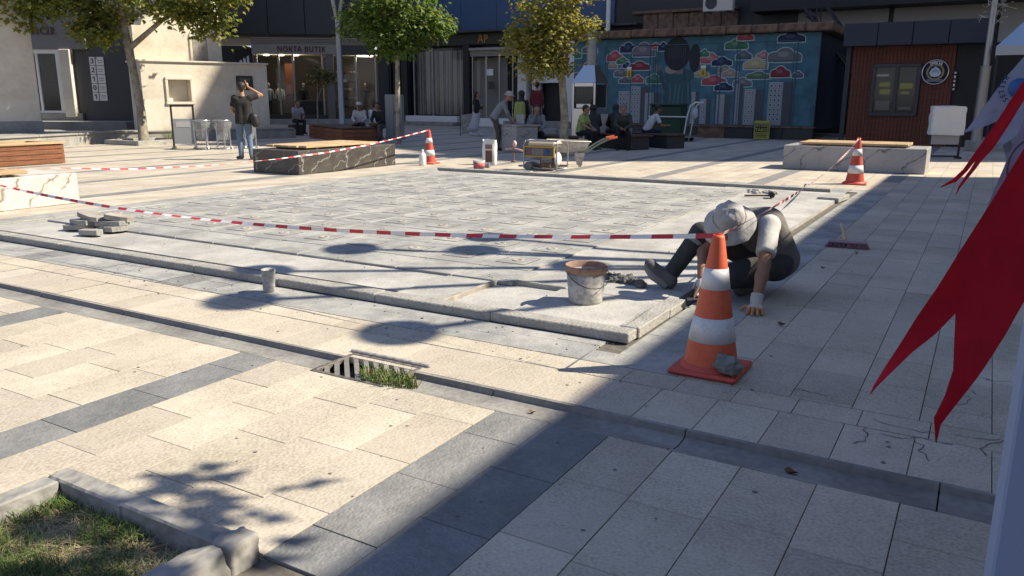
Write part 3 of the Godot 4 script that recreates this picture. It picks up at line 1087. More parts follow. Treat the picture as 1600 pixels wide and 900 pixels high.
func build_mural_building() -> void:
	var o := thing("painted_building", "low flat building with a painted cloud and tower mural", "building", Vector3(-10.55, 0, -31.5))
	# local x: -4.95 .. 4.95, front at z = 0
	bx("wall", MT.navy, o, Vector3(0, 2.1, -3.0), Vector3(9.9, 3.5, 5.98))
	uv_quad("mural", make_mural(), o, Vector3(-4.95, 3.85, 0.004), Vector3(4.93, 3.85, 0.004), Vector3(4.93, 0.5, 0.004), Vector3(-4.95, 0.5, 0.004))
	for k in 9:
		bx("base_stone", MT.rust_stone if k % 4 == 1 else MT.dark_panel, o, Vector3(-4.4 + k * 1.1, 0.21, -0.1), Vector3(1.09, 0.42, 0.36), 0.01)
	bx("base_ledge", MT.rust_stone, o, Vector3(0.0, 0.455, -0.1), Vector3(10.0, 0.07, 0.46), 0.01)
	for k in 11:
		bx("cap_stone", MT.rust_stone, o, Vector3(-4.7 + k * 0.96, 4.02 + 0.01 * (k % 2), -0.05), Vector3(0.95, 0.30, 0.7), 0.04)
	for k in 6:
		bx("cap_stone", MT.rust_stone, o, Vector3(5.05, 4.02, -0.9 - k * 0.96), Vector3(0.6, 0.29, 0.95), 0.04)
	bx("roof", MT.concrete, o, Vector3(-0.2, 3.93, -3.3), Vector3(9.6, 0.1, 5.6))
	# raised door outlines
	var fm := M(0.03, 0.09, 0.13, 0.6)
	for f in [[-2.35, 1.15], [-0.1, 1.45], [3.05, 1.1]]:
		var cx: float = f[0]
		var hw: float = f[1]
		for s in [-1.0, 1.0]:
			bx("door_frame", fm, o, Vector3(cx + s * hw, 2.0, 0.012), Vector3(0.035, 3.1, 0.02))
			bx("door_frame", fm, o, Vector3(cx + s * hw * 0.9, 1.97, 0.012), Vector3(0.02, 2.95, 0.02))
		bx("door_frame", fm, o, Vector3(cx, 3.57, 0.012), Vector3(hw * 2.0 + 0.03, 0.035, 0.02))
		bx("door_gap", fm, o, Vector3(cx, 1.97, 0.012), Vector3(0.02, 2.95, 0.016))
	for px in [-2.42, 0.67]:
		var s := thing("yellow_notice", "small yellow notice with white top fixed to the mural, " + ("beside the painted figure" if px < 0 else "between green and yellow painted clouds"), "notice", Vector3(-10.55 + px, 2.35, -31.47))
		bx("board", M(0.60, 0.42, 0.03, 0.5), s, Vector3(0, 0.14, 0.015), Vector3(0.2, 0.30, 0.02), 0.003)
		bx("header", MT.white_paint, s, Vector3(0, 0.35, 0.016), Vector3(0.2, 0.115, 0.022), 0.003)
		var st := S()
		prism(st, PackedVector2Array([Vector2(-0.05, 0.03), Vector2(0.05, 0.03), Vector2(0.05, 0.16), Vector2(0.02, 0.2), Vector2(0.02, 0.24), Vector2(-0.02, 0.24), Vector2(-0.02, 0.2), Vector2(-0.05, 0.16)]), 0.026, 0.03)
		fin(st, "pictogram", M(0.25, 0.14, 0.02, 0.6), s)

func build_kiosk() -> void:
	var o := thing("warden_kiosk", "dark red timber kiosk with a round badge and a two pane window", "kiosk", Vector3(-2.3, 0, -29.5))
	# local x -1.95..1.1 timber front; roof fascia -2.15..1.9
	bx("wall_core", MT.dark_panel2, o, Vector3(-0.4, 1.6, -1.35), Vector3(2.96, 3.1, 2.5))
	var k := 0
	var x := -1.90
	while x < 1.10:
		var w := 0.112
		var in_win := x + w > -1.22 and x < 0.17
		if in_win:
			bx("cladding_board", MT.wood_kiosk, o, Vector3(x + w * 0.5, 0.49, -0.03), Vector3(w - 0.007, 0.98, 0.03), 0.004)
			bx("cladding_board", MT.wood_kiosk, o, Vector3(x + w * 0.5, 2.89, -0.03), Vector3(w - 0.007, 0.56, 0.03), 0.004)
		else:
			bx("cladding_board", MT.wood_kiosk, o, Vector3(x + w * 0.5, 1.585, -0.03), Vector3(w - 0.007, 3.17, 0.03), 0.004)
		x += w
		k += 1
	bx("corner_post", MT.dark_panel2, o, Vector3(-2.03, 1.6, -0.02), Vector3(0.15, 3.2, 0.15), 0.01)
	bx("side_wall", MT.black, o, Vector3(1.5, 1.6, -0.9), Vector3(0.74, 3.2, 1.6))
	for f in 4:
		bx("roof_fascia", MT.navy, o, Vector3(-1.66 + f * 1.02, 3.52, 0.25), Vector3(1.01, 0.72, 0.5), 0.015)
	bx("roof", MT.navy, o, Vector3(-0.15, 3.5, -1.4), Vector3(4.1, 0.6, 2.7))
	# window
	var wf := bx("window_frame", MT.dark_panel, o, Vector3(-0.525, 2.56, 0.02), Vector3(1.42, 0.11, 0.1), 0.01)
	bx("sill", MT.dark_panel, wf, Vector3(-0.525, 1.0, 0.02), Vector3(1.42, 0.11, 0.1), 0.01)
	for sx in [-1.19, -0.5, 0.14]:
		bx("mullion", MT.dark_panel, wf, Vector3(sx, 1.78, 0.02), Vector3(0.12, 1.46, 0.1), 0.01)
	bx("pane", MT.glass, o, Vector3(-0.845, 1.78, 0.0), Vector3(0.57, 1.45, 0.008))
	bx("pane", MT.glass, o, Vector3(-0.18, 1.78, 0.0), Vector3(0.52, 1.45, 0.008))
	var yv := M(0.55, 0.50, 0.03, 0.7)
	for a in [[-0.85, 1.95, 0.36, 0.16], [-0.82, 1.72, 0.34, 0.18], [-0.2, 1.9, 0.42, 0.2], [-0.22, 1.68, 0.3, 0.1]]:
		bx("folded_vest", yv, o, Vector3(a[0], a[1], -0.06), Vector3(a[2], a[3], 0.07), 0.03)
	bx("shelf_box", MT.white_paint, o, Vector3(-0.95, 2.25, -0.07), Vector3(0.4, 0.08, 0.06), 0.01)
	bx("shelf_box", MT.concrete, o, Vector3(-0.86, 1.28, -0.07), Vector3(0.44, 0.3, 0.06), 0.01)
	bx("shelf_box", MT.concrete, o, Vector3(-0.18, 1.2, -0.07), Vector3(0.4, 0.1, 0.06), 0.01)
	# round badge
	var bxf := X(Vector3(0.60, 2.33, 0.03), 0, PI / 2)
	var st := S()
	lathe(st, [Vector2(0.0, 0.03), Vector2(0.36, 0.03), Vector2(0.36, 0.0)], 40, bxf)
	var badge := fin(st, "badge", M(0.02, 0.02, 0.045, 0.4), o)
	st = S()
	lathe(st, [Vector2(0.36, 0.0), Vector2(0.36, 0.045), Vector2(0.39, 0.045), Vector2(0.39, 0.0)], 40, bxf)
	fin(st, "rim", MT.steel, badge)
	st = S()
	lathe(st, [Vector2(0.2, 0.032), Vector2(0.2, 0.036), Vector2(0.255, 0.036), Vector2(0.255, 0.032)], 32, bxf)
	fin(st, "gold_ring", M(0.35, 0.28, 0.10, 0.5), badge)
	st = S()
	prism(st, PackedVector2Array([Vector2(-0.17, -0.02), Vector2(-0.11, -0.13), Vector2(0, -0.15), Vector2(0.11, -0.13), Vector2(0.17, -0.02), Vector2(0.1, 0.1), Vector2(0.03, 0.14), Vector2(0, 0.19), Vector2(-0.03, 0.14), Vector2(-0.1, 0.1)]), 0.036, 0.04, X(Vector3(0.60, 2.33, 0.03)))
	fin(st, "emblem", M(0.55, 0.62, 0.68, 0.5), badge)
	for e in 5:
		st = S()
		prism(st, PackedVector2Array([Vector2(-0.012, -0.02), Vector2(0.012, -0.02), Vector2(0.004, 0.09), Vector2(-0.004, 0.09)]), 0.041, 0.044, X(Vector3(0.60 + (e - 2) * 0.045, 2.33 + 0.02 - absi(e - 2) * 0.015, 0.03), 0, 0, (e - 2) * 0.2))
		fin(st, "emblem_ray", M(0.05, 0.22, 0.42, 0.5), badge)
	st = S()
	prism(st, PackedVector2Array([Vector2(-0.2, -0.3), Vector2(0.2, -0.3), Vector2(0.24, -0.22), Vector2(-0.24, -0.22)]), 0.036, 0.04, X(Vector3(0.60, 2.33, 0.03)))
	fin(st, "ribbon", M(0.16, 0.17, 0.22, 0.6), badge)
	var word := "ZABITA"
	for i in word.length():
		var a := (i - 2.5) * -0.21
		text(word[i], 0.14, 0.006, MT.white_paint, badge, Transform3D(Basis(Vector3.BACK, a), Vector3(0.60 - sin(a) * 0.29, 2.33 + cos(a) * 0.29, 0.068)), "letter")
	# side plate with small white marks standing past the corner
	var pl := bx("side_plate", MT.black, o, Vector3(1.17, 2.05, 0.04), Vector3(0.10, 0.66, 0.03), 0.005)
	for j in 5:
		bx("plate_mark", MT.white_paint, pl, Vector3(1.17, 1.80 + 0.125 * j, 0.059), Vector3(0.05, 0.055 + 0.02 * (j % 2), 0.006))

func build_blue_building() -> void:
	var o := thing("blue_building", "tall building with blue cladding above dark shopfronts", "building", Vector3(0, 0, -38))
	bx("wall", MT.dark_panel2, o, Vector3(-16.0, 8.4, -7.2), Vector3(30.4, 16.8, 12.8))
	# upper cladding
	for r in 4:
		for k in 6:
			bx("cladding_panel", MT.blue_clad, o, Vector3(-29.6 + k * 2.32, 6.4 + r * 2.62, -0.75), Vector3(2.30, 2.60, 0.12), 0.01)
	bx("ledge", MT.dark_panel, o, Vector3(-23.2, 5.05, -0.35), Vector3(15.8, 0.12, 1.0), 0.02)
	bx("sign_band", M(0.012, 0.022, 0.018, 0.4), o, Vector3(-25.0, 4.68, -0.55), Vector3(12.2, 0.62, 0.3), 0.02)
	for j in 3:
		bx("sign_trim", MT.dark_panel, o, Vector3(-25.0, 4.84 + j * 0.06, -0.38), Vector3(12.2, 0.02, 0.03))
	var amber := M(0.42, 0.19, 0.06, 0.5)
	text("F", 0.52, 0.04, amber, o, X(Vector3(-27.75, 4.62, -0.37)), "letter")
	text("AP", 0.56, 0.04, amber, o, X(Vector3(-24.45, 4.68, -0.37)), "lettering")
	# shop with hanging strips behind glass
	bx("step", MT.concrete, o, Vector3(-27.5, 0.1, 0.35), Vector3(3.7, 0.2, 1.1), 0.02)
	bx("step", MT.white_paint, o, Vector3(-27.5, 0.36, 0.0), Vector3(3.6, 0.32, 0.9), 0.02)
	for k in 22:
		var x := -29.15 + k * 0.158
		var hgt := 3.55
		bx("curtain_strip", MT.cream_paint if k % 3 else MT.concrete, o, Vector3(x, 2.35, -0.70 + 0.03 * (k % 2)), Vector3(0.13, hgt, 0.03), 0.01)
	for xx in [-29.25, -27.9, -25.72]:
		bx("glazing_bar", MT.steel_dull, o, Vector3(xx, 2.4, -0.42), Vector3(0.08, 3.8, 0.08), 0.01)
	bx("pane", MT.glass, o, Vector3(-28.57, 2.4, -0.45), Vector3(1.26, 3.7, 0.01))
	bx("pane", MT.glass, o, Vector3(-26.81, 2.4, -0.45), Vector3(2.10, 3.7, 0.01))
	for xx in [-31.0, -30.4, -29.8]:
		bx("dark_pillar", MT.dark_panel2, o, Vector3(xx, 2.2, -0.4), Vector3(0.42, 4.4, 0.5), 0.02)
	bx("dark_pillar", MT.black, o, Vector3(-25.42, 2.2, -0.35), Vector3(0.42, 4.4, 0.5), 0.02)
	# second shop: rolled shutter above a lit display
	var sh := bx("shutter_box", MT.galv, o, Vector3(-23.75, 4.12, -0.3), Vector3(2.9, 0.16, 0.5), 0.02)
	for j in 4:
		bx("shutter_slat", MT.galv, sh, Vector3(-23.75, 4.0 - j * 0.075, -0.18 - 0.01 * j), Vector3(2.9, 0.066, 0.06), 0.015)
	bx("display_back", MT.cream_paint, o, Vector3(-24.1, 2.0, -0.75), Vector3(2.0, 3.4, 0.05))
	for xx in [-25.1, -24.2, -23.35, -22.5]:
		bx("glazing_bar", MT.steel, o, Vector3(xx, 2.1, -0.3), Vector3(0.07, 3.5, 0.07), 0.01)
	for xx in [-24.65, -23.77, -22.92]:
		bx("pane", MT.glass, o, Vector3(xx, 2.1, -0.32), Vector3(0.82, 3.5, 0.01))
	bx("notice_sheet", MT.white_paint, o, Vector3(-23.95, 2.9, -0.28), Vector3(0.4, 0.34, 0.01))
	bx("notice_sheet", MT.dark_panel, o, Vector3(-23.85, 2.2, -0.27), Vector3(0.42, 0.4, 0.01))
	bx("step", MT.white_paint, o, Vector3(-23.7, 0.22, 0.0), Vector3(2.9, 0.44, 0.9), 0.02)
	# pale entrance wall with a dark doorway
	bx("entrance_wall", MT.plaster, o, Vector3(-21.72, 2.2, -0.2), Vector3(0.55, 4.4, 0.6), 0.02)
	bx("entrance_wall", MT.plaster, o, Vector3(-21.0, 2.2, -0.3), Vector3(0.5, 4.4, 0.3), 0.02)
	bx("entrance_wall", MT.white_paint, o, Vector3(-18.85, 2.2, -0.2), Vector3(0.9, 4.4, 0.6), 0.02)
	bx("door_lintel", MT.white_paint, o, Vector3(-20.0, 3.35, -0.25), Vector3(1.4, 2.1, 0.4), 0.02)
	bx("doorway", MT.black, o, Vector3(-20.0, 1.15, -0.65), Vector3(1.38, 2.3, 0.1))
	bx("step", MT.concrete, o, Vector3(-20.3, 0.17, 0.3), Vector3(4.0, 0.34, 1.6), 0.02)
	# stone facing and dark soffit to the right
	for k in 6:
		bx("facing_stone", MT.rust_stone, o, Vector3(-14.9 + k * 0.78, 5.1 + 0.05 * sin(k * 2.0), -0.7), Vector3(0.76, 0.85, 0.3), 0.05)
	bx("parapet", MT.rust_stone, o, Vector3(-13.2, 5.6, -0.65), Vector3(5.2, 0.14, 0.4), 0.03)
	bx("soffit", MT.black, o, Vector3(-1.0, 6.2, 0.0), Vector3(17.4, 1.9, 1.6))
	for k in 3:
		bx("pale_panel", M(0.30, 0.30, 0.29, 0.7), o, Vector3(-6.1 + k * 3.9, 4.5, -0.7), Vector3(3.7, 1.5, 0.1), 0.01)
	bx("arcade_wall", MT.black, o, Vector3(5.5, 2.4, -0.9), Vector3(14.0, 4.8, 0.3))
	bx("arcade_wall", MT.black, o, Vector3(-3.0, 1.9, -0.6), Vector3(4.4, 3.8, 0.3))
	var pp := thing("drain_pipe", "white vertical drain pipe running up the blue facade", "pipe", Vector3(-16.7, 4.1, -37.6))
	var st := S()
	tube(st, [Vector3(0, 0, 0), Vector3(0, 12, 0)], [0.11], 12)
	fin(st, "pipe", MT.white_paint, pp)
	for j in 4:
		st = S()
		lathe(st, [Vector2(0.115, 0), Vector2(0.13, 0), Vector2(0.13, 0.06), Vector2(0.115, 0.06)], 12, X(Vector3(0, 0.6 + j * 3.0, 0)))
		fin(st, "bracket", MT.steel_dull, pp)
	var ac := thing("air_conditioner", "pale outdoor air conditioning unit above the stone facing", "air conditioner", Vector3(-11.2, 5.35, -37.4))
	bx("casing", MT.cream_paint, ac, Vector3(0, 0.35, 0), Vector3(1.35, 0.7, 0.4), 0.02)
	st = S()
	lathe(st, [Vector2(0.0, 0.01), Vector2(0.06, 0.02), Vector2(0.24, 0.0), Vector2(0.26, 0.02), Vector2(0.27, 0.0)], 20, X(Vector3(-0.3, 0.36, 0.205), 0, PI / 2))
	fin(st, "fan_grille", MT.dark_panel, ac)
	for s in [-0.45, 0.45]:
		bx("bracket", MT.iron, ac, Vector3(s, -0.02, -0.1), Vector3(0.05, 0.05, 0.6))
	# steel stair beside the painted building
	var sr := thing("steel_stair", "dark steel stair with railing climbing behind the mural building", "stair", Vector3(-5.0, 0, -35.5))
	for k in 14:
		bx("tread", MT.iron, sr, Vector3(1.6 - k * 0.26, 0.3 + k * 0.34, 0), Vector3(0.28, 0.04, 1.0))
	for s in [-0.5, 0.5]:
		st = S()
		tube(st, [Vector3(1.8, 1.3, s), Vector3(-2.0, 6.1, s)], [0.04], 6)
		fin(st, "handrail", MT.iron, sr)
		st = S()
		tube(st, [Vector3(1.8, 0.25, s), Vector3(-2.0, 5.05, s)], [0.07], 6)
		fin(st, "stringer", MT.iron, sr)
		for k in 5:
			st = S()
			tube(st, [Vector3(1.5 - k * 0.75, 0.6 + k * 0.95, s), Vector3(1.5 - k * 0.75, 1.65 + k * 0.95, s)], [0.03], 6)
			fin(st, "baluster", MT.iron, sr)

func build_boutique() -> void:
	var o := thing("boutique_building", "dark panelled building with a glazed clothes shop and pale sign band", "building")
	o.transform = wall_xf(Vector3(-31, 0, -38), Vector3(0.8, 0, -0.6))
	bx("floor_slab", MT.concrete, o, Vector3(-6.0, 0.15, -2.0), Vector3(12.6, 0.3, 6.4))
	bx("rear_wall", MT.interior, o, Vector3(-5.0, 2.3, -4.0), Vector3(11.4, 4.4, 0.1))
	bx("side_wall", MT.dark_panel, o, Vector3(-9.2, 2.3, -1.6), Vector3(2.6, 4.2, 3.4))
	bx("side_wall", MT.dark_panel2, o, Vector3(-0.15, 2.3, -2.0), Vector3(0.6, 4.2, 4.0))
	bx("ceiling", MT.cream_paint, o, Vector3(-4.2, 4.02, -2.0), Vector3(7.6, 0.1, 3.9))
	bx("upper_block", MT.dark_panel, o, Vector3(-6.2, 11.2, -5.0), Vector3(13.6, 12.4, 9.4))
	for k in 5:
		bx("cladding_panel", MT.dark_panel, o, Vector3(-11.6 + k * 2.05, 7.6, 0.25), Vector3(2.03, 5.2, 0.9), 0.02)
	bx("pilaster", M(0.16, 0.165, 0.165, 0.6), o, Vector3(-2.75, 7.6, 0.2), Vector3(0.48, 5.2, 0.8), 0.02)
	# sign band
	var pale := M(0.30, 0.275, 0.25, 0.6)
	var sb := bx("sign_board", pale, o, Vector3(-5.05, 4.23, 0.22), Vector3(5.0, 0.56, 0.2), 0.02)
	for j in 4:
		bx("moulding", pale, sb, Vector3(-4.3, 4.56 + j * 0.085, 0.2 + 0.03 * j), Vector3(6.5, 0.075, 0.22 + 0.06 * j), 0.012)
	text("NOKTA BUTIK", 0.42, 0.03, M(0.10, 0.035, 0.03, 0.6), sb, X(Vector3(-4.75, 4.22, 0.335)))
	bx("sign_board", MT.dark_panel, o, Vector3(-1.55, 4.2, 0.22), Vector3(1.9, 0.54, 0.18), 0.02)
	bx("three_bar_sign", MT.black, o, Vector3(-8.0, 3.65, 0.13), Vector3(0.95, 1.0, 0.06), 0.01)
	for k in 3:
		var st := S()
		var x := -8.2 + k * 0.17
		prism(st, PackedVector2Array([Vector2(x, 3.42), Vector2(x + 0.12, 3.42), Vector2(x + 0.02 + 0.05 * k, 3.62 + 0.12 * k), Vector2(x - 0.10 + 0.05 * k, 3.55 + 0.12 * k)]), 0.165, 0.18)
		fin(st, "logo_bar", MT.white_paint, o)
	# glazing
	for s in [-7.35, -6.12, -5.3, -3.63, -1.73, -0.6]:
		bx("mullion", MT.steel_dull, o, Vector3(s, 2.2, 0.05), Vector3(0.10, 3.5, 0.1), 0.01)
	bx("pillar", M(0.13, 0.13, 0.13, 0.6), o, Vector3(-3.2, 2.2, 0.12), Vector3(0.42, 3.9, 0.3), 0.02)
	for a in [[-6.73, 1.12], [-5.71, 0.7], [-4.46, 1.55], [-2.4, 1.2], [-1.17, 1.0]]:
		bx("pane", MT.glass, o, Vector3(a[0], 2.2, 0.02), Vector3(a[1], 3.4, 0.01))
	bx("glazing_base", MT.dark_panel, o, Vector3(-4.0, 0.42, 0.05), Vector3(6.9, 0.24, 0.14), 0.01)
	# shelves and hanging clothes inside
	for k in 5:
		bx("shelf", MT.interior, o, Vector3(-2.35, 0.9 + k * 0.5, -1.2), Vector3(1.3, 0.05, 0.4))
		for j in 4:
			bx("folded_clothes", [MT.cream_paint, MT.dark_panel, MT.wood_red, MT.concrete][(k + j) % 4], o, Vector3(-2.85 + j * 0.32, 1.0 + k * 0.5, -1.2), Vector3(0.26, 0.14, 0.34), 0.03)
	bx("counter", MT.dark_panel, o, Vector3(-4.4, 0.85, -0.9), Vector3(1.5, 1.0, 0.6), 0.02)
	for k in 4:
		bx("red_shelf", M(0.20, 0.05, 0.04, 0.7), o, Vector3(-5.7, 0.8 + k * 0.25, -0.9), Vector3(0.7, 0.06, 0.4))
	bx("orange_curtain", M(0.16, 0.055, 0.025, 0.8), o, Vector3(-5.75, 2.6, -1.5), Vector3(0.6, 1.8, 0.1), 0.03)
	for a in [[-6.9, -0.7, M(0.42, 0.48, 0.55, 0.8)], [-4.9, -0.8, MT.black], [-1.3, -0.8, MT.dark_panel], [-6.35, -1.2, MT.cream_paint]]:
		var md := thing("shop_mannequin", "", "mannequin")
		var lab := {-6.9: "mannequin in a pale blue shirt behind the clothes shop glass", -4.9: "mannequin in a black top in the middle of the clothes shop window", -1.3: "dark dressed mannequin under three ceiling lamps in the clothes shop", -6.35: "mannequin in a cream top behind the pale blue shirt mannequin"}
		md.set_meta("label", lab[a[0]])
		md.set_meta("group", "clothes shop mannequins")
		md.transform = o.transform * X(Vector3(a[0], 0.3, a[1]))
		var st := S()
		lathe(st, [Vector2(0.02, 0.75), Vector2(0.17, 0.8), Vector2(0.14, 1.05), Vector2(0.20, 1.32), Vector2(0.16, 1.46), Vector2(0.05, 1.5)], 12, Transform3D(Basis.from_scale(Vector3(1, 1, 0.6)), Vector3(0, 0.25, 0)))
		for s in [-1.0, 1.0]:
			tube(st, [Vector3(s * 0.18, 1.68, 0), Vector3(s * 0.25, 1.4, 0), Vector3(s * 0.26, 1.15, 0.04)], [0.06, 0.055, 0.04], 8)
		fin(st, "garment", a[2], md)
		st = S()
		lathe(st, [Vector2(0.0, 1.76), Vector2(0.045, 1.77), Vector2(0.045, 1.84), Vector2(0.085, 1.92), Vector2(0.08, 2.02), Vector2(0.0, 2.08)], 12)
		fin(st, "head", MT.cream_paint, md)
		st = S()
		tube(st, [Vector3(-0.08, 0.02, 0), Vector3(-0.08, 0.55, 0), Vector3(-0.08, 1.05, 0)], [0.05, 0.065, 0.09], 8)
		tube(st, [Vector3(0.08, 0.02, 0), Vector3(0.08, 0.55, 0), Vector3(0.08, 1.05, 0)], [0.05, 0.065, 0.09], 8)
		fin(st, "trousers", MT.dark_panel, md)
	# ceiling lamps that are on
	for a in [[-6.9, -0.6], [-6.05, -0.6], [-5.2, -0.6], [-1.55, -0.9], [-1.2, -0.9], [-0.9, -0.9]]:
		var st := S()
		lathe(st, [Vector2(0.0, -0.005), Vector2(0.17, 0.0), Vector2(0.17, 0.05)], 18, X(Vector3(a[0], 3.90, a[1])))
		fin(st, "ceiling_lamp", MT.lamp_glow, o)
		var li := OmniLight3D.new()
		li.name = "lamp_light"
		li.light_energy = 0.35
		li.light_size = 0.15
		li.light_color = Color(1.0, 0.93, 0.8)
		li.omni_range = 12.0
		li.omni_attenuation = 2.0
		li.shadow_enabled = true
		li.position = Vector3(a[0], 3.78, a[1])
		o.add_child(li, true)

func arch_poly(w: float, h: float, n := 12) -> PackedVector2Array:
	var p := PackedVector2Array([Vector2(-w * 0.5, 0), Vector2(w * 0.5, 0)])
	for i in n + 1:
		var a := PI * i / n
		p.append(Vector2(cos(a) * w * 0.5, h - w * 0.5 + sin(a) * w * 0.5))
	return p

func build_left_side() -> void:
	# raised terrace
	var t := structure("terrace")
	var xf := wall_xf(Vector3(-22.7, 0, -9.0), Vector3(-0.29, 0, -0.957))
	bx("terrace_block", MT.concrete, t, Vector3(4.6, 0.165, -7.0), Vector3(9.2, 0.33, 14.0), 0.0, xf)
	for k in 6:
		bx("edge_slab", MT.concrete, t, Vector3(0.78 + k * 1.53, 0.345, -0.2), Vector3(1.52, 0.05, 0.5), 0.01, xf)
	var xf2 := wall_xf(Vector3(-25.0, 0, -17.0), Vector3(1.57, 0, -4.13))
	bx("terrace_block", MT.concrete, t, Vector3(2.6, 0.165, -1.0), Vector3(6.4, 0.33, 2.6), 0.0, xf2)
	bx("edge_slab", MT.concrete, t, Vector3(1.0, 0.345, 0.1), Vector3(3.1, 0.05, 0.5), 0.01, xf2)
	bx("edge_slab", MT.concrete, t, Vector3(4.2, 0.345, 0.1), Vector3(3.1, 0.05, 0.5), 0.01, xf2)
	# historic fountain wall
	var f := thing("fountain_wall", "cream plastered fountain wall with a square niche and arched gable", "wall")
	f.transform = wall_xf(Vector3(-25.0, 0, -17.65), Vector3(1.57, 0, -4.13))
	# front face at z=0, x 0..4.42
	var thick := 1.5
	bx("wall_block", MT.plaster, f, Vector3(0.42, 1.33, -thick * 0.5), Vector3(0.84, 2.66, thick))
	bx("wall_block", MT.plaster, f, Vector3(3.01, 1.33, -thick * 0.5), Vector3(2.82, 2.66, thick))
	bx("wall_block", MT.plaster, f, Vector3(1.22, 0.65, -thick * 0.5), Vector3(0.76, 1.30, thick))
	bx("wall_block", MT.plaster, f, Vector3(1.22, 2.38, -thick * 0.5), Vector3(0.76, 0.56, thick))
	bx("niche_back", MT.plaster, f, Vector3(1.22, 1.7, -0.75), Vector3(0.74, 0.8, 0.8))
	for a in [[1.22, 2.12, 0.92, 0.1], [1.22, 1.28, 0.96, 0.09]]:
		bx("niche_frame", MT.plaster, f, Vector3(a[0], a[1], 0.02), Vector3(a[2], a[3], 0.09), 0.01)
	for s in [0.80, 1.64]:
		bx("niche_frame", MT.plaster, f, Vector3(s, 1.7, 0.018), Vector3(0.09, 0.74, 0.08), 0.01)
	bx("coping", MT.plaster, f, Vector3(2.2, 2.69, -thick * 0.5), Vector3(4.56, 0.06, thick + 0.12), 0.01)
	var pq := bx("plaque", MT.dark_panel, f, Vector3(3.55, 2.0, 0.02), Vector3(0.62, 0.5, 0.04), 0.01)
	bx("plaque_strip", M(0.14, 0.12, 0.10, 0.6), pq, Vector3(3.55, 2.12, 0.042), Vector3(0.4, 0.08, 0.01))
	# gabled upper part behind, with an arched niche
	var g := S()
	var w2 := 3.1
	var poly := PackedVector2Array([Vector2(0.25, 2.6), Vector2(0.25, 3.95)])
	for i in 13:
		var a := PI - PI * i / 12.0
		poly.append(Vector2(1.78 + cos(a) * 1.22, 3.95 + sin(a) * 0.62))
	poly.append(Vector2(3.35, 3.85))
	poly.append(Vector2(3.35, 2.6))
	prism(g, poly, -2.6, -1.55)
	fin(g, "gable", MT.plaster, f)
	g = S()
	prism(g, arch_poly(0.72, 1.25), -0.06, 0.03, X(Vector3(2.55, 2.74, -1.53)))
	var ar := fin(g, "arch_surround", MT.plaster, f)
	g = S()
	prism(g, arch_poly(0.52, 1.1), 0.0, 0.01, X(Vector3(2.55, 2.75, -1.495)))
	fin(g, "arch_panel", MT.stone_block, ar)
	# pale corner building on the left
	var c := thing("corner_building", "pale plastered corner wall with dappled tree shade", "building")
	c.transform = wall_xf(Vector3(-26.9, 0, -15.2), Vector3(0.355, 0, -0.935))
	bx("wall", MT.plaster, c, Vector3(-2.5, 4.0, -0.6), Vector3(5.0, 8.0, 1.2), 0.02)
	bx("niche_sill", MT.plaster, c, Vector3(-1.75, 1.15, 0.05), Vector3(0.9, 0.1, 0.2), 0.02)
	g = S()
	prism(g, arch_poly(0.8, 1.1), 0.0, 0.02, X(Vector3(-1.75, 1.2, 0.0)))
	fin(g, "blind_arch", MT.stone_block, c)
	bx("plinth", MT.concrete, c, Vector3(-2.5, 0.45, 0.0), Vector3(5.04, 0.5, 0.08), 0.02)
	# chain shop set back behind it
	var z := thing("corner_shop", "shop with grey sign band, white framed doors and a column of number sheets", "shop")
	z.transform = wall_xf(Vector3(-32.8, 0, -18.5), Vector3(0.862, 0, -0.507))
	bx("wall", MT.plaster, z, Vector3(0.0, 7.4, -2.0), Vector3(12.0, 5.4, 4.0))
	bx("rear_wall", MT.interior, z, Vector3(1.0, 2.4, -3.0), Vector3(7.0, 4.8, 0.1))
	bx("floor", MT.concrete, z, Vector3(0.6, 0.28, -1.0), Vector3(7.0, 0.56, 5.0))
	var sg := bx("sign_band", M(0.17, 0.17, 0.172, 0.6), z, Vector3(0.6, 4.02, 0.05), Vector3(3.2, 1.44, 0.2), 0.02)
	text("ZİNCİR", 0.40, 0.03, M(0.075, 0.04, 0.036, 0.6), sg, X(Vector3(0.45, 3.98, 0.165)))
	bx("door_head", MT.white_paint, z, Vector3(0.45, 3.22, 0.0), Vector3(2.3, 0.16, 0.2), 0.01)
	for s in [-0.6, 0.15, 0.95, 1.05]:
		bx("door_frame", MT.white_paint, z, Vector3(s, 2.05, 0.0), Vector3(0.1, 2.2, 0.12), 0.01)
	bx("door_sill", MT.white_paint, z, Vector3(0.4, 0.9, 0.0), Vector3(2.3, 0.1, 0.16), 0.01)
	bx("sill_wall", MT.concrete, z, Vector3(0.5, 0.7, 0.02), Vector3(2.5, 0.3, 0.24))
	bx("pane", MT.glass, z, Vector3(-0.22, 2.05, 0.0), Vector3(0.64, 2.2, 0.01))
	bx("pane", MT.glass, z, Vector3(0.55, 2.05, 0.0), Vector3(0.7, 2.2, 0.01))
	bx("column", MT.plaster, z, Vector3(1.35, 2.0, 0.05), Vector3(0.42, 2.6, 0.4), 0.02)
	bx("dark_front", M(0.055, 0.056, 0.06, 0.5), z, Vector3(2.75, 2.2, -0.1), Vector3(2.3, 3.3, 0.2), 0.01)
	bx("goods_shelf", MT.interior, z, Vector3(0.3, 1.5, -1.6), Vector3(1.4, 1.2, 0.4), 0.02)
	bx("goods", M(0.25, 0.12, 0.09, 0.7), z, Vector3(0.5, 1.2, -1.3), Vector3(0.4, 0.5, 0.3), 0.05)
	var digits := ["3", "2", "1", "0", "1"]
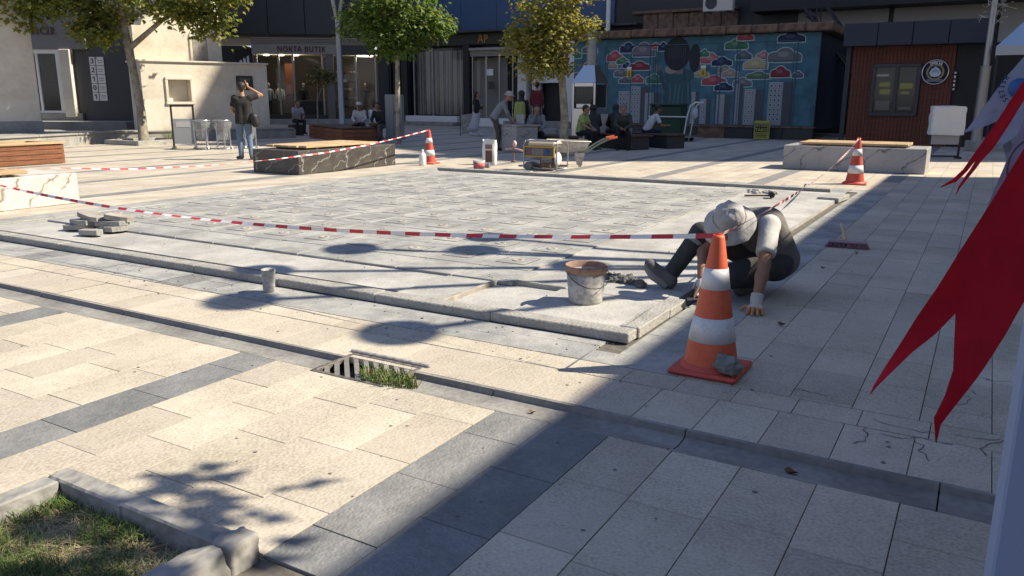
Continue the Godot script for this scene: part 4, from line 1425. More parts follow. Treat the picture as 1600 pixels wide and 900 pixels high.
	for i in 5:
		var y := 2.86 - i * 0.34
		bx("number_sheet", MT.white_paint, z, Vector3(2.32, y, 0.02), Vector3(0.22, 0.32, 0.02))
		text(digits[i], 0.26, 0.006, MT.black, z, X(Vector3(2.32, y, 0.034)), "number")
		bx("price_sheet", MT.white_paint, z, Vector3(2.62, y, 0.02), Vector3(0.3, 0.32, 0.02))
		bx("print_line", M(0.2, 0.2, 0.22), z, Vector3(2.62, y + 0.03, 0.032), Vector3(0.2, 0.025, 0.004))
		bx("print_line", M(0.2, 0.2, 0.22), z, Vector3(2.62, y - 0.05, 0.032), Vector3(0.16, 0.02, 0.004))
	# dark tower block behind the tree
	var d := thing("dark_office_block", "dark panelled office block behind the cream fountain wall", "building")
	d.transform = wall_xf(Vector3(-37.0, 0, -27.5), Vector3(0.85, 0, -0.52))
	bx("wall", MT.dark_panel, d, Vector3(-2.6, 7.0, -3.0), Vector3(7.0, 14.0, 6.0))
	for k in 3:
		bx("cladding_panel", MT.dark_panel, d, Vector3(-5.0 + k * 1.95, 7.2, 0.06), Vector3(1.93, 8.0, 0.1), 0.02)

# ---------------------------------------------------------------- what casts the large shadows, beside and behind the view
func build_shade_makers() -> void:
	var b := thing("side_building", "long building with a straight eave shading the right of the square", "building", Vector3(5.8, 0, 0))
	bx("wall", MT.plaster, b, Vector3(4.4, 3.9, -9.0), Vector3(8.0, 7.8, 25.4))
	bx("eave", MT.concrete, b, Vector3(4.2, 7.9, -9.0), Vector3(8.4, 0.2, 25.6))
	for k in 6:
		bx("window", MT.dark_panel, b, Vector3(0.38, 4.9, -19.0 + k * 3.8), Vector3(0.06, 1.5, 1.4), 0.01)
		bx("shop_window", MT.dark_panel, b, Vector3(0.38, 1.5, -19.0 + k * 3.8), Vector3(0.06, 2.4, 2.6), 0.01)
	var t := thing("apartment_tower", "tall apartment tower shading the back of the square", "building")
	var fp := PackedVector2Array([Vector2(23.3, -36.7), Vector2(32.1, -52.4), Vector2(26.0, -58.0), Vector2(-0.5, -58.0), Vector2(-0.5, -39.0), Vector2(12.5, -39.0), Vector2(15.0, -40.7)])
	var ts := S()
	prism(ts, fp, 0.0, 36.0, Transform3D(Basis(Vector3(1, 0, 0), Vector3(0, 0, 1), Vector3(0, 1, 0)), Vector3.ZERO))
	fin(ts, "wall", MT.plaster, t)
	var fx := wall_xf(Vector3(-0.5, 0, -39.0), Vector3(1, 0, 0))
	for r in 10:
		for k in 3:
			bx("window", MT.dark_panel, t, Vector3(2.4 + k * 3.9, 3.0 + r * 3.3, 0.02), Vector3(1.5, 1.6, 0.06), 0.0, fx)
	# the many-armed street lamp whose shadow falls across the platform
	lamp_tree(Vector3(2.1, 0, -9.0), "branched street lamp with round flat heads beside the shaded paving", [Vector3(0.91, 6.5, -9.25), Vector3(1.95, 6.5, -9.77), Vector3(1.69, 6.5, -10.46), Vector3(0.92, 6.5, -8.17), Vector3(1.49, 6.5, -7.5), Vector3(2.97, 6.5, -7.45), Vector3(2.9, 6.3, -9.6)])
	lamp_tree(Vector3(-22.2, 0, -24.4), "grey branched street lamp behind the wooden bench box", [Vector3(-22.9, 7.4, -24.2), Vector3(-21.6, 7.4, -24.9), Vector3(-22.3, 7.8, -23.7), Vector3(-22.1, 7.2, -25.2)])

func lamp_tree(at: Vector3, label: String, heads: Array) -> void:
	var o := thing("street_lamp", label, "street lamp", at)
	var st := S()
	var hp := 3.2 if at.x > 0.0 else 4.4
	tube(st, [Vector3(0, 0, 0), Vector3(0, 0.3, 0), Vector3(0, 0.32, 0), Vector3(0, hp, 0)], [0.15, 0.15, 0.12, 0.10], 14)
	fin(st, "pole", MT.steel_dull, o)
	for h in heads:
		var e: Vector3 = h - at
		st = S()
		var a := Vector3(0, hp - 0.25, 0)
		tube(st, [a, a.lerp(e, 0.25) + Vector3(0, 0.5, 0) * 0.3, a.lerp(e, 0.6) + Vector3(0, 0.2, 0), e], [0.065, 0.055, 0.05, 0.045], 8)
		var arm := fin(st, "arm", MT.steel_dull, o)
		st = S()
		lathe(st, [Vector2(0.0, 0.06), Vector2(0.08, 0.06), Vector2(0.26, 0.02), Vector2(0.28, 0.0), Vector2(0.26, -0.02), Vector2(0.0, -0.03)], 20, X(e))
		fin(st, "lamp_head", MT.steel_dull, arm)

# ---------------------------------------------------------------- trees
func leaf_quad(st: SurfaceTool, p: Vector3, s: float, n: Vector3, along: Vector3) -> void:
	var u := (along - n * along.dot(n)).normalized()
	var v := n.cross(u)
	var a := p
	var b := p + u * s * 0.35 + v * s * 0.48
	var b2 := p + u * s * 0.62 + v * s * 0.2
	var c := p + u * s - n * s * 0.12
	var d2 := p + u * s * 0.62 - v * s * 0.2
	var d := p + u * s * 0.35 - v * s * 0.48
	var m := p + u * s * 0.5 + n * s * 0.08
	tri(st, a, b, m, n)
	tri(st, b, b2, m, n)
	tri(st, b2, c, m, n)
	tri(st, c, d2, m, n)
	tri(st, d2, d, m, n)
	tri(st, d, a, m, n)

# blobs: [centre, radius vector, number of leaves]
func tree(label: String, called: String, at: Vector3, trunk: Array, radii: Array, limbs: Array, blobs: Array, leaf: float, c0: Color, c1: Color, yellow: float, droop: float) -> Node3D:
	var o := thing(called, label, "tree", at)
	var st := S()
	tube(st, trunk, radii, 12)
	var tk := fin(st, "trunk", MT.bark, o)
	for l in limbs:
		st = S()
		tube(st, l[0], l[1], 8)
		fin(st, "limb", MT.bark, tk)
	st = S()
	var twigs := S()
	for b in blobs:
		var c: Vector3 = b[0]
		var r: Vector3 = b[1]
		var clumps: int = max(3, int(b[2]) / 15)
		for k in clumps:
			var d := Vector3(rng.randfn(0, 1), rng.randfn(0, 1), rng.randfn(0, 1)).normalized()
			var q := c + d * r * pow(rng.randf(), 0.38) * rng.randf_range(0.8, 1.18)
			tube(twigs, [c.lerp(q, 0.45), q], [0.010, 0.004], 3, false)
			var tone := rng.randf()
			for j in 16:
				var e := Vector3(rng.randfn(0, 1), rng.randfn(0, 0.7), rng.randfn(0, 1)) * leaf * 1.05
				var n := (Vector3(rng.randfn(0, 0.6), 1.0, rng.randfn(0, 0.6)) + d * 0.5).normalized()
				var col := c0.lerp(c1, clamp(tone * 0.6 + rng.randf() * 0.5, 0.0, 1.0))
				if rng.randf() < yellow:
					col = col.lerp(Color(0.34, 0.26, 0.05), rng.randf_range(0.3, 0.9))
				st.set_color(col)
				leaf_quad(st, q + e, leaf * rng.randf_range(0.65, 1.2), n, (e.normalized() + Vector3(rng.randfn(0, 0.3), -droop, rng.randfn(0, 0.3))).normalized())
	fin(twigs, "twigs", MT.bark, o)
	var m := M(1, 1, 1, 0.55)
	m.albedo_color = Color.WHITE
	m.vertex_color_use_as_albedo = true
	m.backlight_enabled = true
	m.backlight = Color(1.0, 1.0, 0.55)
	fin(st, "crown", m, o)
	return o

func build_trees() -> void:
	var g0 := Color(0.10, 0.13, 0.03)
	var g1 := Color(0.28, 0.32, 0.085)
	tree("leaning plane tree in a kerbed pit before the cream wall", "plane_tree", Vector3(-23.7, 0, -16.6),
		[Vector3(0, -0.05, 0), Vector3(-0.2, 1.0, -0.15), Vector3(-0.5, 2.2, -0.25), Vector3(-0.72, 3.0, -0.3), Vector3(-0.95, 4.0, -0.35), Vector3(-1.1, 5.4, -0.4)], [0.17, 0.135, 0.12, 0.135, 0.10, 0.06],
		[[[Vector3(-0.72, 3.0, -0.3), Vector3(0.3, 3.9, -0.9), Vector3(1.4, 4.6, -1.6)], [0.1, 0.07, 0.03]], [[Vector3(-0.85, 3.5, -0.3), Vector3(-2.0, 4.3, 0.5), Vector3(-3.2, 4.7, 1.2)], [0.1, 0.06, 0.03]], [[Vector3(-0.95, 4.0, -0.3), Vector3(0.4, 5.0, 0.4)], [0.08, 0.04]]],
		[[Vector3(1.9, 4.8, -1.5), Vector3(1.3, 0.8, 1.2), 1700], [Vector3(1.2, 4.1, -0.9), Vector3(0.75, 0.55, 0.8), 800], [Vector3(0.2, 4.9, -0.4), Vector3(1.2, 0.9, 1.2), 1900], [Vector3(-1.5, 4.2, 0.2), Vector3(0.9, 0.75, 1.0), 1300], [Vector3(-1.3, 3.5, 0.4), Vector3(0.65, 0.45, 0.6), 700], [Vector3(-2.6, 4.7, 1.0), Vector3(1.2, 0.8, 1.1), 1700], [Vector3(-3.5, 4.4, 1.6), Vector3(0.7, 0.8, 0.7), 900], [Vector3(-0.6, 6.2, 0.0), Vector3(2.4, 1.0, 2.2), 2400], [Vector3(1.9, 3.7, -1.4), Vector3(0.5, 0.4, 0.5), 380]],
		0.165, g0, g1, 0.22, 0.5)
	tree("slim bright green street tree beside the wooden bench box", "maple_tree", Vector3(-16.6, 0, -20.9),
		[Vector3(0, -0.05, 0), Vector3(0.0, 1.5, 0), Vector3(0.04, 2.6, 0), Vector3(0.02, 4.2, 0)], [0.085, 0.075, 0.07, 0.05],
		[[[Vector3(0.03, 2.7, 0), Vector3(0.7, 3.4, -0.4), Vector3(1.3, 3.7, -0.7)], [0.05, 0.035, 0.015]], [[Vector3(0.03, 2.9, 0), Vector3(-0.8, 3.5, 0.4), Vector3(-1.4, 3.8, 0.7)], [0.05, 0.035, 0.015]], [[Vector3(0.02, 3.2, 0), Vector3(0.2, 4.2, 0.4)], [0.04, 0.02]]],
		[[Vector3(0.0, 3.35, 0), Vector3(0.85, 0.55, 0.8), 1500], [Vector3(1.0, 3.75, -0.55), Vector3(0.7, 0.4, 0.7), 900], [Vector3(-0.95, 3.85, 0.5), Vector3(0.7, 0.45, 0.7), 900], [Vector3(0.1, 4.35, 0.0), Vector3(1.35, 0.7, 1.3), 2200], [Vector3(0.0, 5.2, 0.0), Vector3(1.2, 0.7, 1.2), 1400], [Vector3(-0.1, 2.98, 0.1), Vector3(0.45, 0.25, 0.45), 420]],
		0.145, Color(0.07, 0.135, 0.027), Color(0.22, 0.31, 0.07), 0.05, 1.3)
	tree("yellowing plane tree with a slender pale trunk behind the generator", "young_plane_tree", Vector3(-9.42, 0, -18.62),
		[Vector3(0.000, -0.043, 0.000), Vector3(0.017, 1.032, 0.000), Vector3(-0.086, 2.064, 0.000), Vector3(-0.129, 2.924, 0.000), Vector3(-0.258, 3.956, 0.000)], [0.115, 0.10, 0.085, 0.06, 0.03],
		[[[Vector3(-0.086, 2.064, 0.000), Vector3(-0.602, 2.580, 0.344), Vector3(-1.118, 2.838, 0.602)], [0.05, 0.03, 0.012]], [[Vector3(-0.103, 2.322, 0.000), Vector3(0.258, 2.838, -0.172), Vector3(0.559, 3.182, -0.344)], [0.04, 0.025, 0.01]], [[Vector3(-0.129, 2.580, 0.000), Vector3(-0.516, 3.268, 0.172)], [0.04, 0.015]]],
		[[Vector3(-0.645, 2.365, 0.301), Vector3(0.559, 0.430, 0.516), 1000], [Vector3(-1.032, 2.838, 0.473), Vector3(0.473, 0.430, 0.430), 800], [Vector3(-0.301, 2.838, 0.086), Vector3(0.559, 0.559, 0.559), 1300], [Vector3(-0.430, 3.526, 0.172), Vector3(0.731, 0.516, 0.688), 1500], [Vector3(0.387, 3.225, -0.258), Vector3(0.387, 0.344, 0.387), 360], [Vector3(0.086, 4.042, 0.000), Vector3(0.602, 0.430, 0.602), 700], [Vector3(-0.086, 2.236, 0.086), Vector3(0.258, 0.258, 0.258), 260]],
		0.11, Color(0.17, 0.19, 0.045), Color(0.42, 0.40, 0.13), 0.42, 0.5)
	tree("thin sapling in front of the clothes shop window", "sapling", Vector3(-24.0, 0.02, -24.9),
		[Vector3(0, -0.05, 0), Vector3(0.03, 1.2, 0), Vector3(0.1, 2.0, 0)], [0.035, 0.03, 0.02],
		[[[Vector3(0.05, 1.4, 0), Vector3(0.35, 2.1, -0.1)], [0.02, 0.01]]],
		[[Vector3(0.2, 2.35, 0), Vector3(0.5, 0.45, 0.5), 420], [Vector3(0.6, 2.3, -0.1), Vector3(0.3, 0.25, 0.3), 160]],
		0.11, Color(0.045, 0.06, 0.018), Color(0.12, 0.11, 0.04), 0.25, 0.4)
	# a crown beyond the right edge that throws the leafy shade on the near bed
	tree("street tree beside the shaded paving that dapples the grass bed", "shade_tree", Vector3(2.46, 0, -3.06),
		[Vector3(0, -0.05, 0), Vector3(-0.05, 1.6, 0.1), Vector3(-0.25, 3.0, 0.0), Vector3(-0.5, 4.3, -0.1)], [0.12, 0.10, 0.08, 0.04],
		[[[Vector3(-0.25, 3.0, 0), Vector3(-0.7, 3.8, -0.3)], [0.05, 0.02]]],
		[[Vector3(-0.75, 4.15, -0.35), Vector3(0.38, 0.3, 0.38), 210], [Vector3(-1.15, 4.1, -0.75), Vector3(0.22, 0.2, 0.22), 70], [Vector3(-0.45, 4.4, 0.25), Vector3(0.42, 0.3, 0.42), 330], [Vector3(0.05, 4.5, -0.1), Vector3(0.36, 0.3, 0.36), 200]],
		0.13, g0, g1, 0.1, 0.5)
	var sh := grass_tuft(Vector3(-22.85, 0.1, -16.95), 0.22, 0.22, 160, 0.5, 3)
	sh.name = numbered("small_shrub")
	meta(sh, "small leafy shrub beside the leaning plane tree", "shrub")
	var pit := thing("tree_pit_kerb", "low grey kerb round the leaning plane tree", "kerb", Vector3(-23.5, 0, -16.6))
	for s in [-1.0, 1.0]:
		bx("kerb_stone", MT.kerb, pit, Vector3(s * 0.8, 0.07, 0), Vector3(0.14, 0.16, 1.9), 0.012)
		bx("kerb_stone", MT.kerb, pit, Vector3(0, 0.07, s * 0.88), Vector3(1.45, 0.158, 0.14), 0.012)
	bx("soil", MT.soil, pit, Vector3(0, 0.02, 0), Vector3(1.45, 0.06, 1.62))

# ---------------------------------------------------------------- benches and blocks
func slat_bench(called: String, label: String, at: Vector3, turn: float, size: Vector3, stone: Material, slat_x0: float, slat_x1: float, n: int, wood_m: Material, along_x := true, end_stub := false) -> Node3D:
	var o := thing(called, label, "bench", at, turn)
	bx("stone_block", stone, o, Vector3(0, size.y * 0.5, 0), size, 0.012)
	var w := (size.z - 0.10) / n
	for b in [0.15, 0.5, 0.85]:
		bx("bearer", MT.iron, o, Vector3(lerpf(slat_x0, slat_x1, b), size.y + 0.015, 0), Vector3(0.06, 0.034, size.z - 0.14))
	for k in n:
		var j := rng.randf_range(-0.03, 0.03)
		bx("slat", wood_m, o, Vector3((slat_x0 + slat_x1) * 0.5 + j, size.y + 0.055, -size.z * 0.5 + 0.05 + w * (k + 0.5)), Vector3(slat_x1 - slat_x0, 0.045, w - 0.025), 0.006)
	return o

func build_benches() -> void:
	# black marble bench: long side along z
	slat_bench("marble_bench", "polished black marble bench with loose pale slats on top", Vector3(-11.95, 0, -12.65), PI / 2, Vector3(2.95, 0.46, 1.25), MT.black_marble, -1.2, 0.95, 5, MT.wood_new)
	slat_bench("marble_bench", "grey veined white marble bench with a slatted seat near the kiosk", Vector3(-2.38, 0, -18.5), 0.0, Vector3(2.75, 0.50, 1.25), MT.grey_marble, -1.05, 1.05, 5, MT.wood_new)
	slat_bench("marble_bench", "brown veined white marble bench with a slatted seat before the timber planter", Vector3(-11.45, 0, -5.0), PI / 2, Vector3(3.0, 0.42, 1.25), MT.white_marble, -1.3, 0.9, 5, MT.wood_new)
	var p := thing("timber_planter", "reddish timber planter box with pale capping boards", "planter", Vector3(-18.5, 0, -9.0))
	bx("core", MT.wood_dark, p, Vector3(0, 0.21, 0), Vector3(1.2, 0.40, 2.94))
	for j in 4:
		bx("board", MT.wood_red, p, Vector3(0.62, 0.06 + j * 0.106, 0), Vector3(0.03, 0.098, 3.0), 0.006)
		bx("board", MT.wood_red, p, Vector3(0, 0.06 + j * 0.106, -1.49), Vector3(1.24, 0.098, 0.03), 0.006)
	for s in [-1.0, 1.0]:
		bx("capping", MT.wood_new, p, Vector3(s * 0.52, 0.46, 0), Vector3(0.3, 0.045, 3.06), 0.006)
		bx("capping", MT.wood_new, p, Vector3(0, 0.459, s * 1.38), Vector3(0.73, 0.044, 0.3), 0.006)
	# dark wooden bench box in the shade
	var q := thing("bench_box", "dark brown timber bench box with plank seat behind the black marble bench", "bench", Vector3(-20.3, 0, -22.4), -0.53)
	bx("core", MT.wood_dark, q, Vector3(0, 0.22, 0), Vector3(4.1, 0.42, 1.4))
	for j in 3:
		bx("board", MT.wood_red, q, Vector3(0, 0.08 + j * 0.14, 0.72), Vector3(4.16, 0.132, 0.03), 0.006)
		bx("board", MT.wood_red, q, Vector3(2.07, 0.08 + j * 0.14, 0), Vector3(0.03, 0.132, 1.4), 0.006)
	for j in 5:
		bx("seat_plank", MT.wood_dark, q, Vector3(0, 0.47, -0.6 + j * 0.30), Vector3(4.2, 0.04, 0.28), 0.006)
	# stone blocks and dark benches where people sit
	var b := thing("stone_block_bench", "rough pale stone block table beside the stooping man", "stone block", Vector3(-11.75, 0, -20.05), -0.53)
	bx("block", MT.stone_block, b, Vector3(-0.45, 0.34, 0), Vector3(0.55, 0.68, 0.6), 0.02)
	bx("block", MT.grey_marble, b, Vector3(0.35, 0.35, 0.05), Vector3(1.0, 0.70, 0.7), 0.02)
	bx("top_slab", MT.stone_block, b, Vector3(0.32, 0.725, 0.0), Vector3(1.1, 0.05, 0.8), 0.01)
	for a in [[-11.1, -21.0, 2.3, "dark slatted bench under the grey shirted seated man"], [-9.85, -23.0, 2.6, "dark stone bench between the hi-vis man and the man with a phone"], [-9.1, -24.2, 2.4, "low dark bench under the man in a white shirt"]]:
		var d := thing("dark_bench", a[3], "bench", Vector3(a[0], 0, a[1]), -0.53)
		bx("base", MT.dark_panel2, d, Vector3(0, 0.19, 0), Vector3(a[2] - 0.2, 0.38, 0.7), 0.015)
		for j in 4:
			bx("seat_plank", MT.wood_dark, d, Vector3(0, 0.405, -0.32 + j * 0.21), Vector3(a[2], 0.045, 0.19), 0.006)

# ---------------------------------------------------------------- the building site
func cone(label: String, at: Vector3, h: float, turn: float, body: Material) -> void:
	var o := thing("traffic_cone", label, "traffic cone", at, turn, "traffic cones holding the barrier tape")
	var k := h / 0.74
	var st := S()
	box(st, Vector3(0, 0.014, 0), Vector3(0.37, 0.028, 0.37) * Vector3(k, 1, k), 0.012)
	lathe(st, [Vector2(0.165 * k, 0.026), Vector2(0.155 * k, 0.045), Vector2(0.142 * k, 0.052)], 28)
	fin(st, "base", MT.red_orange, o)
	var rr := func(y: float) -> float: return lerpf(0.142, 0.030, (y - 0.05) / 0.69) * k
	st = S()
	lathe(st, [Vector2(rr.call(0.05), 0.05 * k), Vector2(rr.call(0.3), 0.3 * k), Vector2(rr.call(0.55), 0.55 * k), Vector2(rr.call(0.725), 0.725 * k), Vector2(0.027 * k, 0.74 * k), Vector2(0.018 * k, 0.737 * k), Vector2(0.016 * k, 0.69 * k)], 28)
	fin(st, "body", body, o)
	for b in [[0.455, 0.565], [0.175, 0.305]]:
		st = S()
		lathe(st, [Vector2(rr.call(b[0]), b[0] * k), Vector2(rr.call(b[0]) + 0.003, b[0] * k), Vector2(rr.call(b[1]) + 0.003, b[1] * k), Vector2(rr.call(b[1]), b[1] * k)], 28)
		fin(st, "reflective_band", MT.reflective, o)

func tape(label: String, pts: Array, stripe: float, tw0: float, tw1: float, group := "") -> void:
	# red and white plastic ribbon along a sagging line, slowly twisting
	var n := 0
	var total := 0.0
	for i in pts.size() - 1:
		total += (pts[i] as Vector3).distance_to(pts[i + 1])
	n = int(total / (stripe * 0.5)) + 1
	var cum := [0.0]
	for i in pts.size() - 1:
		cum.append(cum[-1] + (pts[i] as Vector3).distance_to(pts[i + 1]))
	var at := func(d: float) -> Vector3:
		for i in pts.size() - 1:
			if d <= cum[i + 1]:
				return (pts[i] as Vector3).lerp(pts[i + 1], (d - cum[i]) / max(1e-6, cum[i + 1] - cum[i]))
		return pts[-1]
	var st := S()
	st.set_smooth_group(1)
	for i in n:
		var d0 := total * i / n
		var d1 := total * (i + 1) / n
		var p0: Vector3 = at.call(d0)
		var p1: Vector3 = at.call(d1)
		var ax := (p1 - p0).normalized()
		var a0: float = lerpf(tw0, tw1, float(i) / n) + 0.5 * sin(i * 0.11)
		var a1: float = lerpf(tw0, tw1, float(i + 1) / n) + 0.5 * sin((i + 1) * 0.11)
		var w0 := Vector3.UP.rotated(ax, a0) * 0.013
		var w1 := Vector3.UP.rotated(ax, a1) * 0.013
		st.set_color(Color(0.52, 0.03, 0.045) if (i / 2) % 2 == 0 else Color(0.74, 0.72, 0.70))
		quad(st, p0 + w0, p1 + w1, p1 - w1, p0 - w0, w0.cross(ax))
	var m := M(1, 1, 1, 0.45)
	m.albedo_color = Color.WHITE
	m.vertex_color_use_as_albedo = true
	m.backlight_enabled = true
	m.backlight = Color(0.2, 0.2, 0.2)
	var o := fin(st, "barrier_tape", m, self)
	meta(o, label, "barrier tape", group)

func sag(a: Vector3, b: Vector3, drop: float, n := 24) -> Array:
	var out := []
	for i in n + 1:
		var t := float(i) / n
		out.append(a.lerp(b, t) - Vector3(0, drop * 4.0 * t * (1.0 - t), 0))
	return out

func build_site_things() -> void:
	cone("large orange cone beside the crouching worker, stone on its base", Vector3(-1.15, 0.002, -4.08), 0.74, 0.0, MT.orange)
	cone("orange cone beside the white bottle and black marble bench", Vector3(-10.89, 0.002, -14.8), 0.76, 0.2, MT.red_orange)
	cone("orange cone in front of the grey veined marble bench", Vector3(-1.93, 0.002, -15.15), 0.80, 0.1, MT.red_orange)
	var st := S()
	lump(st, Vector3(0, 0.055, 0), Vector3(0.18, 0.105, 0.11), 5, 0.28)
	var r := fin(st, "rock", MT.rock, self, X(Vector3(-1.035, 0.026, -3.965), -0.35))
	meta(r, "grey lump of stone weighing down the large cone's base", "rock")
	var tip := Vector3(-1.15, 0.735, -4.08)
	tape("striped tape from the large cone across the square to the left", sag(tip, Vector3(-9.6, 0.66, -4.32), 0.215, 30), 0.125, 0.1, 1.2, "barrier tapes round the work")
	tape("striped tape running from the large cone back to the kiosk side cone", sag(tip, Vector3(-1.93, 0.79, -15.15), 0.13, 30), 0.125, 0.3, 1.6, "barrier tapes round the work")
	var lt := [Vector3(-10.89, 0.755, -14.8)]
	for p in [Vector3(-10.86, 0.62, -13.6), Vector3(-10.84, 0.52, -12.6), Vector3(-10.86, 0.43, -11.4), Vector3(-10.9, 0.38, -10.2), Vector3(-10.95, 0.36, -8.8), Vector3(-10.95, 0.40, -7.4), Vector3(-10.9, 0.52, -6.0), Vector3(-10.86, 0.56, -4.4)]:
		lt.append(p)
	tape("striped tape from the bottle side cone past the black marble bench", lt, 0.15, 0.4, 1.6, "barrier tapes round the work")
	# knot of tape on the near cone
	# bucket of mortar
	var b := thing("mortar_bucket", "cement spattered plastic bucket full of mortar", "bucket", Vector3(-2.31, 0.04, -4.95))
	st = S()
	lathe(st, [Vector2(0.0, 0.004), Vector2(0.112, 0.0), Vector2(0.118, 0.01), Vector2(0.140, 0.235), Vector2(0.134, 0.235), Vector2(0.128, 0.19)], 32)
	fin(st, "bucket_body", MT.bucket, b)
	st = S()
	lathe(st, [Vector2(0.139, 0.215), Vector2(0.147, 0.218), Vector2(0.150, 0.262), Vector2(0.143, 0.268), Vector2(0.134, 0.262), Vector2(0.132, 0.215)], 32)
	fin(st, "rim", tex_mat(128, [[0.03, 1.0, 140, 4]], [[0.0, C3(0.10, 0.09, 0.08)], [0.45, C3(0.26, 0.17, 0.13)], [1.0, C3(0.38, 0.22, 0.16)]], 0.3, 0.85, 2.0), b)
	st = S()
	lathe(st, [Vector2(0.0, 0.215), Vector2(0.06, 0.21), Vector2(0.133, 0.20)], 24)
	fin(st, "mortar", MT.mortar_wet, b)
	st = S()
	var hp := []
	for i in 13:
		var a := PI * i / 12.0
		hp.append(Vector3(0.155 * cos(a), 0.225 - 0.10 * sin(a), 0.02 + 0.14 * sin(a)).rotated(Vector3.UP, 0.9))
	tube(st, hp, [0.0035], 6)
	fin(st, "handle", MT.iron, b)
	var mp := S()
	for k in 26:
		var t := k / 25.0
		lump(mp, Vector3(-2.46 + 0.34 * t + rng.randfn(0, 0.02), 0.055, -5.72 + 0.12 * t + rng.randfn(0, 0.03)), Vector3(0.07, 0.055, 0.07) * rng.randf_range(0.5, 1.3), 200 + k, 0.4)
	var mo := fin(mp, "mortar_pile", MT.mortar_wet, self)
	meta(mo, "small heap of wet dark mortar behind the bucket", "mortar")
	# crusted cup
	st = S()
	var cp := [Vector2(0.0, 0.003), Vector2(0.04, 0.0)]
	for i in 7:
		cp.append(Vector2(0.043 + 0.0016 * i + 0.002 * sin(i * 2.3), 0.02 + i * 0.024))
	cp.append(Vector2(0.05, 0.172))
	cp.append(Vector2(0.047, 0.15))
	lathe(st, cp, 14)
	var cu := fin(st, "plastic_cup", MT.bucket, self, X(Vector3(-4.56, 0.003, -4.12), 0.3, 0.03, -0.05))
	meta(cu, "tall crumpled cement coated cup standing before the kerb", "cup")
	# stack of broken slabs
	for a in [[-8.35, 0.046, -4.98, 0.34, 0.2, 0.3, "lowest broken slab of the rubble stack, on the left"], [-7.98, 0.046, -5.12, 0.42, 0.22, -0.2, "long flat slab at the foot of the rubble stack"], [-8.30, 0.10, -5.04, 0.36, 0.24, -0.1, "middle slab of the rubble stack, jutting to the left"], [-7.98, 0.10, -5.12, 0.36, 0.2, 0.25, "middle slab of the rubble stack, on the long flat slab"], [-8.22, 0.155, -5.06, 0.34, 0.2, 0.1, "pale slab on top of the rubble stack"], [-7.92, 0.155, -5.15, 0.32, 0.16, 0.5, "narrow tilted slab leaning on the rubble stack"], [-7.9, 0.046, -4.82, 0.26, 0.12, 0.2, "loose dark slab lying in front of the rubble stack"]]:
		var ss := S()
		var pg := PackedVector2Array()
		for q in 9:
			var an := TAU * q / 9.0
			var ex := signf(cos(an)) * pow(absf(cos(an)), 0.5)
			var ez := signf(sin(an)) * pow(absf(sin(an)), 0.5)
			pg.append(Vector2(ex * a[3] * 0.5, ez * a[4] * 0.5) * rng.randf_range(0.85, 1.12))
		prism(ss, pg, -0.025, 0.025, X(Vector3.ZERO, 0, PI / 2))
		var so := fin(ss, "broken_slab", MT.stone_block if a[1] > 0.15 else MT.kerb, self, X(Vector3(a[0], a[1] + 0.028, a[2]), a[5], 0.0, 0.03 if a[1] < 0.14 else -0.14))
		meta(so, a[6], "slab", "broken slabs stacked on the platform edge")
	# broom
	var br := thing("broom", "broom with pink bristles lying on the shaded paving", "broom", Vector3(-1.08, 0, -8.42), 0.1)
	var pk := M(0.24, 0.12, 0.15, 0.9)
	bx("head", M(0.30, 0.22, 0.24, 0.7), br, Vector3(0, 0.055, 0), Vector3(0.36, 0.03, 0.07), 0.012)
	st = S()
	for i in 260:
		var p := Vector3(rng.randf_range(-0.18, 0.18), 0.045, rng.randf_range(-0.035, 0.035))
		var q := p * Vector3(1.12, 0, 1.0) + Vector3(rng.randfn(0, 0.008), 0.004, rng.randfn(0, 0.015) + 0.03)
		tube(st, [p, q], [0.005, 0.003], 3, false)
	var bri := fin(st, "bristles", pk, br)
	st = S()
	tube(st, [Vector3(-0.02, 0.065, -0.02), Vector3(-0.06, 0.10, -0.4), Vector3(-0.10, 0.12, -0.8)], [0.017], 8)
	fin(st, "handle", MT.wood_new, br)
	# spare kerb stones and tools on the far edge
	var kb := bx("spare_kerb_stone", MT.kerb, self, Vector3(0, 0.035, 0), Vector3(0.30, 0.07, 0.62), 0.008, X(Vector3(-1.85, 0.002, -12.45), -0.1))
	meta(kb, "loose kerb stone waiting at the platform's far corner", "kerb stone")
	var kb2 := bx("spare_kerb_stone", MT.kerb, self, Vector3(0, 0.03, 0), Vector3(0.5, 0.06, 0.14), 0.008, X(Vector3(-7.9, 0.002, -13.75), 0.05))
	meta(kb2, "loose dark kerb stone lying in front of the generator", "kerb stone")
	var ht := thing("hammer", "black mallet lying on the cement near the worker", "hammer", Vector3(-2.7, 0.045, -11.9), 0.3)
	st = S()
	tube(st, [Vector3(-0.3, 0.02, 0), Vector3(0.05, 0.03, 0)], [0.014], 8)
	fin(st, "handle", MT.wood_dark, ht)
	st = S()
	tube(st, [Vector3(0.08, 0.045, -0.09), Vector3(0.08, 0.045, 0.09)], [0.042], 12)
	fin(st, "head", MT.black, ht)
	var sp := S()
	for k in 22:
		lump(sp, Vector3(-2.95 + rng.randfn(0, 0.14), 0.05, -12.55 + rng.randfn(0, 0.1)), Vector3(0.08, 0.05, 0.08) * rng.randf_range(0.5, 1.4), 300 + k, 0.4)
	meta(fin(sp, "sand_heap", MT.screed, self), "little heap of sand and chips near the mallet", "sand")
	# bottle
	var bo := thing("plastic_bottle", "white plastic bottle standing beside a traffic cone", "bottle", Vector3(-10.75, 0.002, -14.35))
	st = S()
	lathe(st, [Vector2(0.0, 0.0), Vector2(0.075, 0.0), Vector2(0.08, 0.02), Vector2(0.08, 0.2), Vector2(0.065, 0.25), Vector2(0.03, 0.29), Vector2(0.028, 0.32)], 18)
